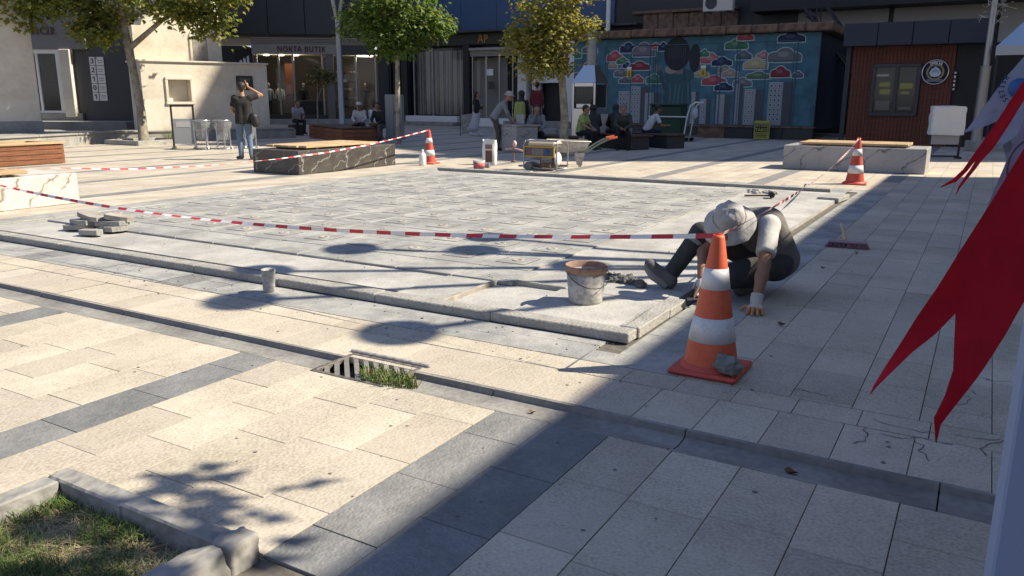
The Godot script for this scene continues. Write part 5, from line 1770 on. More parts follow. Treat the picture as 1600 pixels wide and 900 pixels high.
	fin(st, "bottle_body", MT.white_paint, bo)
	st = S()
	lathe(st, [Vector2(0.034, 0.31), Vector2(0.034, 0.345), Vector2(0.0, 0.347)], 14)
	fin(st, "cap", MT.cream_paint, bo)
	# cement bag
	var bg := thing("cement_bag", "open white cement bag with a brown printed panel", "bag", Vector3(-9.62, 0.002, -15.35), 0.35)
	st = S()
	var secs := []
	for j in 8:
		var y := 0.56 * j / 7.0
		var bul := 1.0 + 0.10 * sin(PI * j / 7.0)
		var ring := []
		for i in 14:
			var a := TAU * i / 14.0
			var wx := 0.155 * bul * signf(cos(a)) * pow(absf(cos(a)), 0.55)
			var wz := (0.09 if j < 6 else 0.055) * bul * signf(sin(a)) * pow(absf(sin(a)), 0.6)
			ring.append(Vector3(wx + rng.randfn(0, 0.004), y + (rng.randfn(0, 0.022) if j == 7 else 0.0), wz + rng.randfn(0, 0.004)))
		secs.append(ring)
	st.set_smooth_group(1)
	for j in 7:
		for i in 14:
			quad(st, secs[j][i], secs[j][(i + 1) % 14], secs[j + 1][(i + 1) % 14], secs[j + 1][i], secs[j][i] * Vector3(1, 0, 1))
	st.set_smooth_group(-1)
	fin(st, "sack", M(0.70, 0.69, 0.66, 0.8), bg)
	bx("printed_panel", M(0.11, 0.065, 0.06, 0.7), bg, Vector3(0.0, 0.19, 0.1005), Vector3(0.15, 0.26, 0.008))
	bx("printed_panel", M(0.20, 0.13, 0.12, 0.7), bg, Vector3(0.0, 0.40, 0.1005), Vector3(0.16, 0.10, 0.008))
	# paint pail
	var rb := thing("red_pail", "small dirty white pail with a red label", "bucket", Vector3(-9.0, 0.002, -13.95))
	st = S()
	lathe(st, [Vector2(0, 0.003), Vector2(0.105, 0.0), Vector2(0.125, 0.21), Vector2(0.118, 0.21), Vector2(0.11, 0.16), Vector2(0.0, 0.16)], 22)
	fin(st, "pail_body", MT.bucket, rb)
	st = S()
	lathe(st, [Vector2(0.112, 0.05), Vector2(0.1155, 0.05), Vector2(0.1255, 0.16), Vector2(0.122, 0.16)], 22)
	fin(st, "label", M(0.50, 0.13, 0.13, 0.7), rb)
	var can := S()
	tube(can, [Vector3(-0.09, 0.05, 0), Vector3(0.09, 0.05, 0)], [0.048], 14)
	meta(fin(can, "tin_can", MT.galv, self, X(Vector3(-9.25, 0.002, -14.6), 0.2)), "grey tin lying beside the red labelled pail", "can")
	# mixing drill standing on its rod
	var dr := thing("mortar_mixer", "hand mixer with pinkish grips standing among the tools", "mixer", Vector3(-9.55, 0.002, -16.3), 0.4)
	st = S()
	tube(st, [Vector3(0, 0.03, 0), Vector3(0.01, 0.36, 0)], [0.014], 8)
	fin(st, "rod", MT.rust_stone, dr)
	st = S()
	lathe(st, [Vector2(0.02, 0.0), Vector2(0.07, 0.012), Vector2(0.07, 0.03), Vector2(0.02, 0.04)], 12)
	fin(st, "paddle", MT.rust_stone, dr)
	st = S()
	lump(st, Vector3(0.02, 0.42, 0), Vector3(0.10, 0.17, 0.1), 71, 0.2, Transform3D.IDENTITY, false)
	fin(st, "motor", M(0.50, 0.33, 0.32, 0.6), dr)
	st = S()
	tube(st, [Vector3(-0.2, 0.3, 0.0), Vector3(0.0, 0.32, 0), Vector3(0.22, 0.26, 0.03)], [0.022], 8)
	fin(st, "grip", M(0.42, 0.26, 0.24, 0.7), dr)
	build_generator()
	build_barrow()

func build_generator() -> void:
	var g := thing("generator", "portable generator with a yellow panel in a tubular frame", "generator", Vector3(-7.87, 0.002, -14.75), 0.0)
	var fr: Material = MT.steel_dull
	for s in [-1.0, 1.0]:
		var st := S()
		tube(st, [Vector3(s * 0.38, 0.06, 0.25), Vector3(s * 0.39, 0.5, 0.25), Vector3(s * 0.37, 0.60, 0.2), Vector3(s * 0.37, 0.61, 0.0), Vector3(s * 0.37, 0.60, -0.2), Vector3(s * 0.39, 0.5, -0.25), Vector3(s * 0.38, 0.06, -0.25), Vector3(s * 0.36, 0.03, -0.2), Vector3(s * 0.36, 0.03, 0.2), Vector3(s * 0.38, 0.06, 0.25)], [0.016], 8)
		fin(st, "frame_hoop", fr, g)
		st = S()
		tube(st, [Vector3(-0.37, 0.605, s * 0.19), Vector3(0.37, 0.605, s * 0.19)], [0.016], 8)
		fin(st, "frame_rail", fr, g)
		st = S()
		tube(st, [Vector3(-0.36, 0.035, s * 0.18), Vector3(0.36, 0.035, s * 0.18)], [0.016], 8)
		fin(st, "frame_rail", fr, g)
	var tk := bx("fuel_tank", M(0.50, 0.44, 0.33, 0.6), g, Vector3(-0.02, 0.535, 0.0), Vector3(0.64, 0.12, 0.36), 0.04)
	var st2 := S()
	lathe(st2, [Vector2(0.04, 0.6), Vector2(0.045, 0.625), Vector2(0.0, 0.63)], 12, X(Vector3(0.1, 0, 0)))
	fin(st2, "cap", MT.black, tk)
	var yl := M(0.40, 0.27, 0.05, 0.6)
	var pn := bx("control_panel", M(0.10, 0.095, 0.09, 0.6), g, Vector3(-0.03, 0.39, 0.225), Vector3(0.66, 0.17, 0.03), 0.008)
	bx("panel_edge", yl, pn, Vector3(-0.03, 0.485, 0.24), Vector3(0.72, 0.03, 0.04), 0.008)
	bx("panel_edge", yl, pn, Vector3(-0.03, 0.295, 0.24), Vector3(0.72, 0.03, 0.04), 0.008)
	for s in [-1.0, 1.0]:
		bx("panel_edge", yl, pn, Vector3(-0.03 + s * 0.345, 0.39, 0.24), Vector3(0.025, 0.16, 0.04), 0.006)
	bx("label", M(0.16, 0.08, 0.10, 0.6), pn, Vector3(-0.26, 0.385, 0.243), Vector3(0.08, 0.12, 0.006))
	for k in 9:
		bx("vent_rib", MT.steel_dull, pn, Vector3(-0.18 + k * 0.03, 0.385, 0.243), Vector3(0.008, 0.13, 0.008))
	st2 = S()
	lathe(st2, [Vector2(0.0, 0.05), Vector2(0.045, 0.045), Vector2(0.055, 0.0)], 14, X(Vector3(0.16, 0.385, 0.24), 0, PI / 2))
	fin(st2, "blue_plug", M(0.02, 0.07, 0.28, 0.5), pn)
	var en := bx("engine_block", MT.cast_iron, g, Vector3(0.12, 0.2, 0.0), Vector3(0.34, 0.26, 0.32), 0.04)
	for k in 6:
		bx("cooling_fin", MT.steel_dull, en, Vector3(0.12, 0.11 + k * 0.03, 0.17), Vector3(0.24, 0.012, 0.05))
	st2 = S()
	tube(st2, [Vector3(-0.30, 0.17, 0), Vector3(-0.06, 0.17, 0)], [0.13, 0.13], 18)
	fin(st2, "alternator", MT.steel_dull, g)
	st2 = S()
	lathe(st2, [Vector2(0.0, 0.05), Vector2(0.10, 0.045), Vector2(0.135, 0.02), Vector2(0.14, 0.0)], 22, Transform3D(Basis(Vector3.FORWARD, PI / 2), Vector3(0.30, 0.24, 0.05)))
	fin(st2, "recoil_cover", MT.white_paint, g)
	st2 = S()
	tube(st2, [Vector3(0.02, 0.12, 0.2), Vector3(0.24, 0.12, 0.2)], [0.05], 12)
	fin(st2, "silencer", MT.rust_stone, g)
	for s in [-1.0, 1.0]:
		st2 = S()
		tube(st2, [Vector3(-0.27, 0.09, s * 0.21), Vector3(-0.27, 0.09, s * 0.27)], [0.09], 18)
		fin(st2, "wheel", MT.rock, g)

func build_barrow() -> void:
	var o := thing("wheelbarrow", "cement crusted grey wheelbarrow with orange grips behind the generator", "wheelbarrow", Vector3(-7.95, 0.002, -16.05), 0.53)
	# local x points to the handles
	var st := S()
	var lo := [Vector3(-0.30, 0.30, 0.2), Vector3(0.28, 0.30, 0.24), Vector3(0.28, 0.30, -0.24), Vector3(-0.30, 0.30, -0.2)]
	var hi := [Vector3(-0.52, 0.56, 0.28), Vector3(0.42, 0.54, 0.33), Vector3(0.42, 0.54, -0.33), Vector3(-0.52, 0.56, -0.28)]
	for k in 4:
		var k2 := (k + 1) % 4
		quad(st, lo[k], lo[k2], hi[k2], hi[k], (lo[k] + lo[k2]) * Vector3(1, 0, 1))
		quad(st, lo[k] * 0.98 + Vector3(0, 0.014, 0), lo[k2] * 0.98 + Vector3(0, 0.014, 0), hi[k2] * 0.985 + Vector3(0, 0.008, 0), hi[k] * 0.985 + Vector3(0, 0.008, 0), -(lo[k] + lo[k2]) * Vector3(1, 0, 1))
	quad(st, lo[0], lo[1], lo[2], lo[3], Vector3.DOWN)
	fin(st, "tray", MT.bucket, o)
	st = S()
	tube(st, [hi[0], hi[1], hi[2], hi[3], hi[0]], [0.014], 8)
	fin(st, "tray_rim", MT.galv, o)
	for s in [-1.0, 1.0]:
		st = S()
		tube(st, [Vector3(-0.62, 0.19, s * 0.06), Vector3(-0.1, 0.27, s * 0.2), Vector3(0.36, 0.33, s * 0.27), Vector3(0.62, 0.50, s * 0.28), Vector3(0.84, 0.61, s * 0.28)], [0.018], 8)
		fin(st, "handle_tube", M(0.13, 0.17, 0.15, 0.6), o)
		st = S()
		tube(st, [Vector3(0.82, 0.605, s * 0.28), Vector3(1.0, 0.64, s * 0.28)], [0.026, 0.022], 10)
		fin(st, "grip", MT.orange, o)
		st = S()
		prism(st, PackedVector2Array([Vector2(-0.11, 0.31), Vector2(0.11, 0.31), Vector2(0.03, 0.0), Vector2(-0.03, 0.0)]), -0.012, 0.012, X(Vector3(0.2, 0, s * 0.24)))
		fin(st, "leg", MT.bucket, o)
	st = S()
	tube(st, [Vector3(-0.62, 0.18, -0.035), Vector3(-0.62, 0.18, 0.035)], [0.18], 22)
	var w := fin(st, "wheel", MT.black, o)
	st = S()
	tube(st, [Vector3(-0.62, 0.18, -0.045), Vector3(-0.62, 0.18, 0.045)], [0.09], 16)
	fin(st, "rim", MT.galv, w)

# ---------------------------------------------------------------- street furniture
func build_street_things() -> void:
	var st: SurfaceTool
	# framed board and three film-wrapped steel stands
	var a := thing("board_stand", "black framed board stand before the fountain wall", "sign stand", Vector3(-20.3, 0, -15.55), 0.75)
	for s in [-1.0, 1.0]:
		bx("upright", MT.iron, a, Vector3(s * 0.30, 0.62, 0), Vector3(0.05, 1.24, 0.05))
		bx("foot", MT.steel_dull, a, Vector3(s * 0.30, 0.03, 0.0), Vector3(0.05, 0.05, 0.5))
	bx("top_bar", MT.iron, a, Vector3(0, 1.235, 0), Vector3(0.65, 0.05, 0.05))
	bx("panel", M(0.34, 0.35, 0.36, 0.5), a, Vector3(0, 0.5, 0), Vector3(0.55, 0.72, 0.02))
	bx("panel_print", M(0.5, 0.5, 0.5, 0.6), a, Vector3(0, 0.70, 0.013), Vector3(0.4, 0.16, 0.004))
	var film := StandardMaterial3D.new()
	film.albedo_color = Color(0.62, 0.64, 0.65, 0.38)
	film.transparency = BaseMaterial3D.TRANSPARENCY_ALPHA
	film.roughness = 0.15
	var labs := ["film wrapped steel stand nearest the black framed board", "film wrapped steel stand between two others by the fountain wall", "film wrapped steel stand beside the man in the black shirt"]
	var sp := [Vector3(-19.55, 0, -15.6), Vector3(-19.15, 0, -16.0), Vector3(-18.95, 0, -16.75)]
	for k in 3:
		var o := thing("wrapped_stand", labs[k], "stand", sp[k], 0.4 + k * 0.5, "film wrapped stands")
		for q in [Vector3(-0.18, 0, 0.12), Vector3(0.18, 0, 0.1), Vector3(0.02, 0, -0.16)]:
			st = S()
			tube(st, [q * 1.25 + Vector3(0, 0.02, 0), q + Vector3(0, 0.1, 0), q + Vector3(0, 0.78, 0)], [0.028, 0.022, 0.022], 8)
			fin(st, "leg", MT.steel, o)
		st = S()
		var ringp := []
		for j in 6:
			ringp.append(Vector2(0.14 + 0.025 * j + 0.012 * sin(j * 2.0), 0.26 + 0.105 * j))
		lathe(st, ringp, 11, X(Vector3(0, 0, 0), 0.3 * k), false)
		fin(st, "plastic_film", film, o)
		st = S()
		lathe(st, [Vector2(0.0, 0.80), Vector2(0.26, 0.80), Vector2(0.27, 0.82), Vector2(0.25, 0.84), Vector2(0.0, 0.85)], 16)
		fin(st, "top_plate", MT.steel, o)
		st = S()
		lathe(st, [Vector2(0.0, 0.05), Vector2(0.2, 0.045), Vector2(0.22, 0.02), Vector2(0.2, 0.0)], 16)
		fin(st, "base_plate", MT.steel_dull, o)
	# stainless grill oven with hood and flue
	var v := thing("grill_oven", "stainless steel grill oven with sloped hood and tall flue", "oven", Vector3(-11.15, 0, -23.85), 0.0)
	bx("base", MT.steel, v, Vector3(0, 0.62, 0), Vector3(0.80, 1.1, 0.95), 0.015)
	bx("base_skirt", MT.steel_dull, v, Vector3(0.55, 0.55, 0.3), Vector3(2.1, 0.9, 0.05), 0.01)
	var ch := bx("fire_chamber", MT.black, v, Vector3(0, 1.55, -0.02), Vector3(0.68, 0.7, 0.86))
	for s in [-1.0, 1.0]:
		bx("door_frame", MT.steel, ch, Vector3(s * 0.37, 1.55, 0.44), Vector3(0.07, 0.8, 0.06), 0.008)
		bx("corner_bar", MT.steel, ch, Vector3(s * 0.37, 1.55, -0.44), Vector3(0.06, 0.8, 0.06), 0.008)
	bx("door_frame", MT.steel, ch, Vector3(0, 1.90, 0.44), Vector3(0.66, 0.12, 0.05), 0.008)
	bx("door_frame", MT.steel, ch, Vector3(0, 1.25, 0.45), Vector3(0.50, 0.12, 0.05), 0.008)
	bx("pane", MT.glass, ch, Vector3(0, 1.57, 0.425), Vector3(0.66, 0.55, 0.008))
	st = S()
	var b0 := [Vector3(-0.42, 1.96, 0.5), Vector3(0.42, 1.96, 0.5), Vector3(0.42, 1.96, -0.5), Vector3(-0.42, 1.96, -0.5)]
	var b1 := [Vector3(-0.16, 2.5, 0.14), Vector3(0.2, 2.5, 0.14), Vector3(0.2, 2.5, -0.2), Vector3(-0.16, 2.5, -0.2)]
	for k in 4:
		quad(st, b0[k], b0[(k + 1) % 4], b1[(k + 1) % 4], b1[k], (b0[k] + b0[(k + 1) % 4]) * Vector3(1, 0, 1))
	quad(st, b1[0], b1[1], b1[2], b1[3], Vector3.UP)
	quad(st, b0[0], b0[1], b0[2], b0[3], Vector3.DOWN)
	fin(st, "hood", MT.steel, v)
	st = S()
	tube(st, [Vector3(0.02, 2.48, -0.03), Vector3(0.02, 3.55, -0.03)], [0.16], 20)
	fin(st, "flue", MT.galv, v)
	# green bin on a white hand truck
	var c := thing("waste_cart", "dark green waste bin on a white tubular hand truck", "cart", Vector3(-9.95, 0, -28.2), 0.0)
	var dg := M(0.012, 0.045, 0.022, 0.5)
	bx("bin", dg, c, Vector3(-0.1, 0.72, 0), Vector3(1.15, 1.05, 0.8), 0.05)
	bx("lid", dg, c, Vector3(-0.1, 1.28, 0), Vector3(1.2, 0.08, 0.86), 0.03)
	bx("platform", MT.steel_dull, c, Vector3(0.1, 0.16, 0), Vector3(1.6, 0.05, 0.8), 0.01)
	for s in [-1.0, 1.0]:
		st = S()
		tube(st, [Vector3(0.62, 0.16, s * 0.35), Vector3(0.72, 0.9, s * 0.35), Vector3(0.82, 1.25, s * 0.35), Vector3(0.98, 1.36, s * 0.3), Vector3(1.1, 1.36, s * 0.2)], [0.025], 8)
		fin(st, "handle_tube", MT.white_paint, c)
	st = S()
	tube(st, [Vector3(-0.7, 0.86, 0.43), Vector3(0.7, 0.86, 0.43)], [0.022], 8)
	fin(st, "cross_bar", MT.white_paint, c)
	for q in [Vector3(-0.5, 0.08, 0.3), Vector3(0.7, 0.08, 0.3), Vector3(-0.5, 0.08, -0.3), Vector3(0.7, 0.08, -0.3)]:
		st = S()
		tube(st, [q + Vector3(0, 0, -0.03), q + Vector3(0, 0, 0.03)], [0.08], 14)
		fin(st, "wheel", MT.black, c)
	st = S()
	lump(st, Vector3(0.98, 0.98, 0.3), Vector3(0.22, 0.42, 0.2), 77, 0.2, Transform3D.IDENTITY, false)
	var hb := fin(st, "hanging_bag", M(0.45, 0.47, 0.50, 0.6), self, X(Vector3(-9.95, 0, -28.2)))
	meta(hb, "pale plastic bag hanging on the hand truck handle", "bag")
	# taxi board
	var t := thing("taxi_board", "small yellow and black taxi rank board before the mural", "sign", Vector3(-7.3, 0, -30.75), 0.12)
	var yb := M(0.38, 0.36, 0.07, 0.6)
	bx("board", yb, t, Vector3(0, 0.36, 0), Vector3(0.56, 0.68, 0.12), 0.02)
	bx("black_field", MT.black, t, Vector3(0, 0.44, 0.062), Vector3(0.48, 0.32, 0.006))
	text("AYDIN", 0.15, 0.006, yb, t, X(Vector3(0, 0.53, 0.068)))
	text("TAKSİ", 0.17, 0.006, yb, t, X(Vector3(0, 0.37, 0.068)))
	for j in 3:
		bx("print_line", MT.black, t, Vector3(0, 0.22 - j * 0.055, 0.062), Vector3(0.42, 0.022, 0.005))
	bx("handle", M(0.2, 0.08, 0.07), t, Vector3(0.04, 0.75, 0), Vector3(0.1, 0.09, 0.05), 0.015)
	# wrapped white box on a black stand
	var w := thing("wrapped_box_stand", "white box wrapped in film on a black metal stand", "box", Vector3(-0.95, 0, -23.4), 0.35)
	for s in [-1.0, 1.0]:
		bx("leg", MT.iron, w, Vector3(s * 0.36, 0.35, 0), Vector3(0.045, 0.70, 0.045))
		bx("foot", MT.iron, w, Vector3(s * 0.36, 0.025, 0), Vector3(0.05, 0.05, 0.4))
	bx("cross_bar", MT.iron, w, Vector3(0, 0.06, 0.1), Vector3(0.70, 0.04, 0.04))
	bx("back_panel", M(0.40, 0.41, 0.42, 0.6), w, Vector3(0, 0.55, 0), Vector3(0.66, 0.4, 0.08), 0.01)
	st = S()
	var wr := FastNoiseLite.new()
	wr.seed = 9
	wr.frequency = 4.0
	var rows := []
	for j in 12:
		var ring := []
		for i in 28:
			var aa := TAU * i / 28.0
			var p := Vector3(0.40 * signf(cos(aa)) * pow(absf(cos(aa)), 0.4), 0.60 + 0.70 * j / 11.0, 0.20 * signf(sin(aa)) * pow(absf(sin(aa)), 0.4))
			var q := wr.get_noise_3dv(p) * 0.07
			ring.append(p * Vector3(1.0 + q, 1, 1.0 + 2.0 * q) + Vector3(0, q * 0.6 if j in [0, 11] else 0.0, 0))
		rows.append(ring)
	for j in 11:
		for i in 28:
			quad(st, rows[j][i], rows[j][(i + 1) % 28], rows[j + 1][(i + 1) % 28], rows[j + 1][i], rows[j][i] * Vector3(1, 0, 1))
	for i in 28:
		tri(st, Vector3(0, 1.32, 0), rows[11][i], rows[11][(i + 1) % 28], Vector3.UP)
	fin(st, "wrapped_box", M(0.66, 0.67, 0.66, 0.35), w)
	# plain street lamp on the right with a string of lights
	var l := thing("street_lamp", "tall grey street lamp beside the timber kiosk with coiled light string", "street lamp", Vector3(-0.30, 0, -27.4))
	bx("base_block", MT.concrete, l, Vector3(0, 0.15, 0), Vector3(0.55, 0.3, 0.55), 0.02)
	st = S()
	tube(st, [Vector3(0, 0.3, 0), Vector3(0, 2.35, 0), Vector3(0, 2.42, 0)], [0.15, 0.14, 0.16], 16)
	fin(st, "lower_pole", MT.steel_dull, l)
	st = S()
	tube(st, [Vector3(0, 2.42, 0), Vector3(0, 8.0, 0)], [0.09, 0.07], 14)
	fin(st, "upper_pole", MT.steel_dull, l)
	st = S()
	for k in 40:
		var p := Vector3(rng.randfn(0, 0.2), 3.95 + rng.randfn(0, 0.16), rng.randfn(0, 0.2))
		tube(st, [p, p + Vector3(rng.randfn(0, 0.12), rng.randfn(0, 0.08), rng.randfn(0, 0.12))], [0.008], 3, false)
	fin(st, "light_string", MT.cream_paint, l).set_meta("kind", "stuff")
	# pale market canopy
	var m := thing("market_canopy", "pale blue market canopy behind the street lamp", "canopy", Vector3(1.9, 0, -28.4))
	var cb := M(0.30, 0.42, 0.55, 0.7)
	st = S()
	quad(st, Vector3(-2.0, 2.95, 1.2), Vector3(2.0, 2.95, 1.2), Vector3(1.2, 3.9, 0), Vector3(-1.2, 3.9, 0), Vector3(0, 1, 1))
	quad(st, Vector3(-2.0, 2.95, -1.2), Vector3(2.0, 2.95, -1.2), Vector3(1.2, 3.9, 0), Vector3(-1.2, 3.9, 0), Vector3(0, 1, -1))
	tri(st, Vector3(-2.0, 2.95, 1.2), Vector3(-2.0, 2.95, -1.2), Vector3(-1.2, 3.9, 0), Vector3(-1, 1, 0))
	tri(st, Vector3(2.0, 2.95, 1.2), Vector3(2.0, 2.95, -1.2), Vector3(1.2, 3.9, 0), Vector3(1, 1, 0))
	fin(st, "roof_cloth", cb, m)
	bx("valance", M(0.40, 0.42, 0.44, 0.7), m, Vector3(0, 2.83, 1.2), Vector3(4.0, 0.26, 0.02))
	bx("valance", M(0.40, 0.42, 0.44, 0.7), m, Vector3(-2.0, 2.83, 0), Vector3(0.02, 0.26, 2.4))
	for q in [Vector3(-1.95, 0, 1.15), Vector3(1.95, 0, 1.15), Vector3(-1.95, 0, -1.15), Vector3(1.95, 0, -1.15)]:
		st = S()
		tube(st, [q, q + Vector3(0, 2.95, 0)], [0.03], 8)
		fin(st, "post", MT.iron, m)
	# service cabinet behind the bench box
	var e := thing("service_cabinet", "weathered pale service cabinet beside the seated men", "cabinet", Vector3(-18.9, 0, -23.6), 0.4)
	bx("body", M(0.28, 0.29, 0.29, 0.6), e, Vector3(0, 0.85, 0), Vector3(0.62, 1.5, 0.35), 0.015)
	bx("plinth", MT.concrete, e, Vector3(0, 0.06, 0), Vector3(0.66, 0.12, 0.4), 0.01)
	bx("door_seam", MT.dark_panel, e, Vector3(0.0, 0.85, 0.176), Vector3(0.012, 1.4, 0.006))
	bx("handle", MT.black, e, Vector3(0.06, 0.95, 0.185), Vector3(0.03, 0.12, 0.02), 0.005)
	var bs := thing("leaning_board", "brown board leaning in a frame beside the shuttered shop", "board", Vector3(-18.1, 0, -27.4), 0.5)
	bx("board", MT.stone_block, bs, Vector3(0, 0.5, 0), Vector3(0.6, 0.75, 0.03), 0.005, X(Vector3.ZERO, 0, -0.15, 0.12))
	bx("prop", MT.iron, bs, Vector3(-0.4, 0.55, 0), Vector3(0.03, 1.1, 0.03))

# ---------------------------------------------------------------- people
# bones: [a, b, ra, rb] or [a, b, ra, rb, clip point, clip normal]
func sdf_mesh(st: SurfaceTool, bones: Array, cell: float, kk := 0.03) -> void:
	var lo := Vector3(1e9, 1e9, 1e9)
	var hi := -lo
	for b in bones:
		var rm: float = max(b[2], b[3]) + cell * 2.0 + kk
		for p in [b[0], b[1]]:
			lo = lo.min(p - Vector3.ONE * rm)
			hi = hi.max(p + Vector3.ONE * rm)
	var nx := int((hi.x - lo.x) / cell) + 2
	var ny := int((hi.y - lo.y) / cell) + 2
	var nz := int((hi.z - lo.z) / cell) + 2
	var f := PackedFloat32Array()
	f.resize(nx * ny * nz)
	f.fill(1.0)
	for b in bones:
		var a: Vector3 = b[0]
		var e: Vector3 = b[1]
		var ra: float = b[2]
		var rb: float = b[3]
		var ab := e - a
		var l2: float = max(1e-9, ab.length_squared())
		var rm: float = max(ra, rb) + cell * 2.0 + kk
		var i0 := ((a.min(e) - Vector3.ONE * rm - lo) / cell).floor()
		var i1 := ((a.max(e) + Vector3.ONE * rm - lo) / cell).ceil()
		var clip: bool = b.size() > 4
		for z in range(max(0, int(i0.z)), min(nz, int(i1.z) + 1)):
			for y in range(max(0, int(i0.y)), min(ny, int(i1.y) + 1)):
				var row := (z * ny + y) * nx
				for x in range(max(0, int(i0.x)), min(nx, int(i1.x) + 1)):
					var p := lo + Vector3(x, y, z) * cell
					var t: float = clampf((p - a).dot(ab) / l2, 0.0, 1.0)
					var d := p.distance_to(a + ab * t) - (ra + (rb - ra) * t)
					if clip:
						d = maxf(d, (p - (b[4] as Vector3)).dot(b[5]))
					var o := f[row + x]
					var h := clampf(0.5 + 0.5 * (o - d) / kk, 0.0, 1.0)
					f[row + x] = o + (d - o) * h - kk * h * (1.0 - h)
	var vid := {}
	var vp := PackedVector3Array()
	var sx := 1
	var sy := nx
	var sz := nx * ny
	var offs := [0, sx, sy, sx + sy, sz, sx + sz, sy + sz, sx + sy + sz]
	var dv := [Vector3(0, 0, 0), Vector3(1, 0, 0), Vector3(0, 1, 0), Vector3(1, 1, 0), Vector3(0, 0, 1), Vector3(1, 0, 1), Vector3(0, 1, 1), Vector3(1, 1, 1)]
	var edges := [[0, 1], [2, 3], [4, 5], [6, 7], [0, 2], [1, 3], [4, 6], [5, 7], [0, 4], [1, 5], [2, 6], [3, 7]]
	var lim := cell * 2.2
	for z in nz - 1:
		for y in ny - 1:
			var row := (z * ny + y) * nx
			for x in nx - 1:
				var i := row + x
				if absf(f[i]) > lim:
					continue
				var m := 0
				for c in 8:
					if f[i + offs[c]] < 0.0:
						m |= 1 << c
				if m == 0 or m == 255:
					continue
				var s := Vector3.ZERO
				var n := 0
				for e in edges:
					var fa := f[i + offs[e[0]]]
					var fb := f[i + offs[e[1]]]
					if (fa < 0.0) != (fb < 0.0):
						s += (dv[e[0]] as Vector3).lerp(dv[e[1]], fa / (fa - fb))
						n += 1
				vid[i] = vp.size()
				vp.append(lo + (Vector3(x, y, z) + s / n) * cell)
	st.set_smooth_group(1)
	for i in vid:
		var fa := f[i]
		for ax in 3:
			var st1: int = [sx, sy, sz][ax]
			var u: int = [sy, sz, sx][ax]
			var v: int = [sz, sx, sy][ax]
			var fb := f[i + st1]
			if (fa < 0.0) == (fb < 0.0):
				continue
			if not (vid.has(i - u) and vid.has(i - v) and vid.has(i - u - v)):
				continue
			var out := Vector3.ZERO
			out[ax] = 1.0 if fa < 0.0 else -1.0
			quad(st, vp[vid[i]], vp[vid[i - u]], vp[vid[i - u - v]], vp[vid[i - v]], out)
	st.set_smooth_group(-1)

func stand_pose() -> Dictionary:
	return {
		"pelvis": Vector3(0, 0.94, 0), "chest": Vector3(0, 1.28, 0), "neck": Vector3(0, 1.46, 0), "head": Vector3(0, 1.63, 0.02),
		"sl": Vector3(0.17, 1.40, 0), "el": Vector3(0.23, 1.13, -0.03), "wl": Vector3(0.24, 0.89, 0.04),
		"sr": Vector3(-0.17, 1.40, 0), "er": Vector3(-0.23, 1.13, -0.03), "wr": Vector3(-0.24, 0.89, 0.04),
		"hl": Vector3(0.085, 0.92, 0), "kl": Vector3(0.10, 0.50, 0.02), "al": Vector3(0.10, 0.085, -0.02), "tl": Vector3(0.12, 0.04, 0.15),
		"hr": Vector3(-0.085, 0.92, 0), "kr": Vector3(-0.10, 0.50, 0.02), "ar": Vector3(-0.10, 0.085, -0.02), "tr": Vector3(-0.12, 0.04, 0.15)}

func sit_pose(lean := 0.12) -> Dictionary:
	return {
		"pelvis": Vector3(0, 0.54, 0), "chest": Vector3(0, 0.88, lean * 0.7), "neck": Vector3(0, 1.05, lean), "head": Vector3(0, 1.20, lean + 0.07),
		"sl": Vector3(0.17, 0.99, lean), "el": Vector3(0.23, 0.74, lean + 0.10), "wl": Vector3(0.10, 0.64, lean + 0.30),
		"sr": Vector3(-0.17, 0.99, lean), "er": Vector3(-0.23, 0.74, lean + 0.10), "wr": Vector3(-0.10, 0.64, lean + 0.30),
		"hl": Vector3(0.09, 0.53, 0.02), "kl": Vector3(0.15, 0.52, 0.43), "al": Vector3(0.14, 0.085, 0.42), "tl": Vector3(0.16, 0.04, 0.59),
		"hr": Vector3(-0.09, 0.53, 0.02), "kr": Vector3(-0.15, 0.52, 0.43), "ar": Vector3(-0.14, 0.085, 0.42), "tr": Vector3(-0.16, 0.04, 0.59)}

func add_hand(st: SurfaceTool, w: Vector3, dir: Vector3, side: Vector3, s := 1.0) -> void:
	var d := dir.normalized()
	var sd := (side - d * side.dot(d)).normalized()
	var nn := d.cross(sd)
	var palm := w + d * 0.05 * s
	tube(st, [w, w + d * 0.03 * s, palm + d * 0.03 * s], [0.026 * s, 0.036 * s, 0.034 * s], 8)
	for k in 4:
		var o := palm + d * 0.03 * s + sd * (k - 1.5) * 0.019 * s
		var ln: float = [0.062, 0.072, 0.067, 0.052][k] * s
		tube(st, [o - d * 0.02 * s, o + d * ln * 0.5 + nn * 0.006, o + d * ln * 0.9 + nn * 0.022 * s], [0.010 * s, 0.009 * s, 0.007 * s], 5)
	tube(st, [w + d * 0.015 * s + sd * -0.025 * s, palm - sd * 0.045 * s, palm + d * 0.03 * s - sd * 0.05 * s + nn * 0.012], [0.013 * s, 0.011 * s, 0.008 * s], 5)

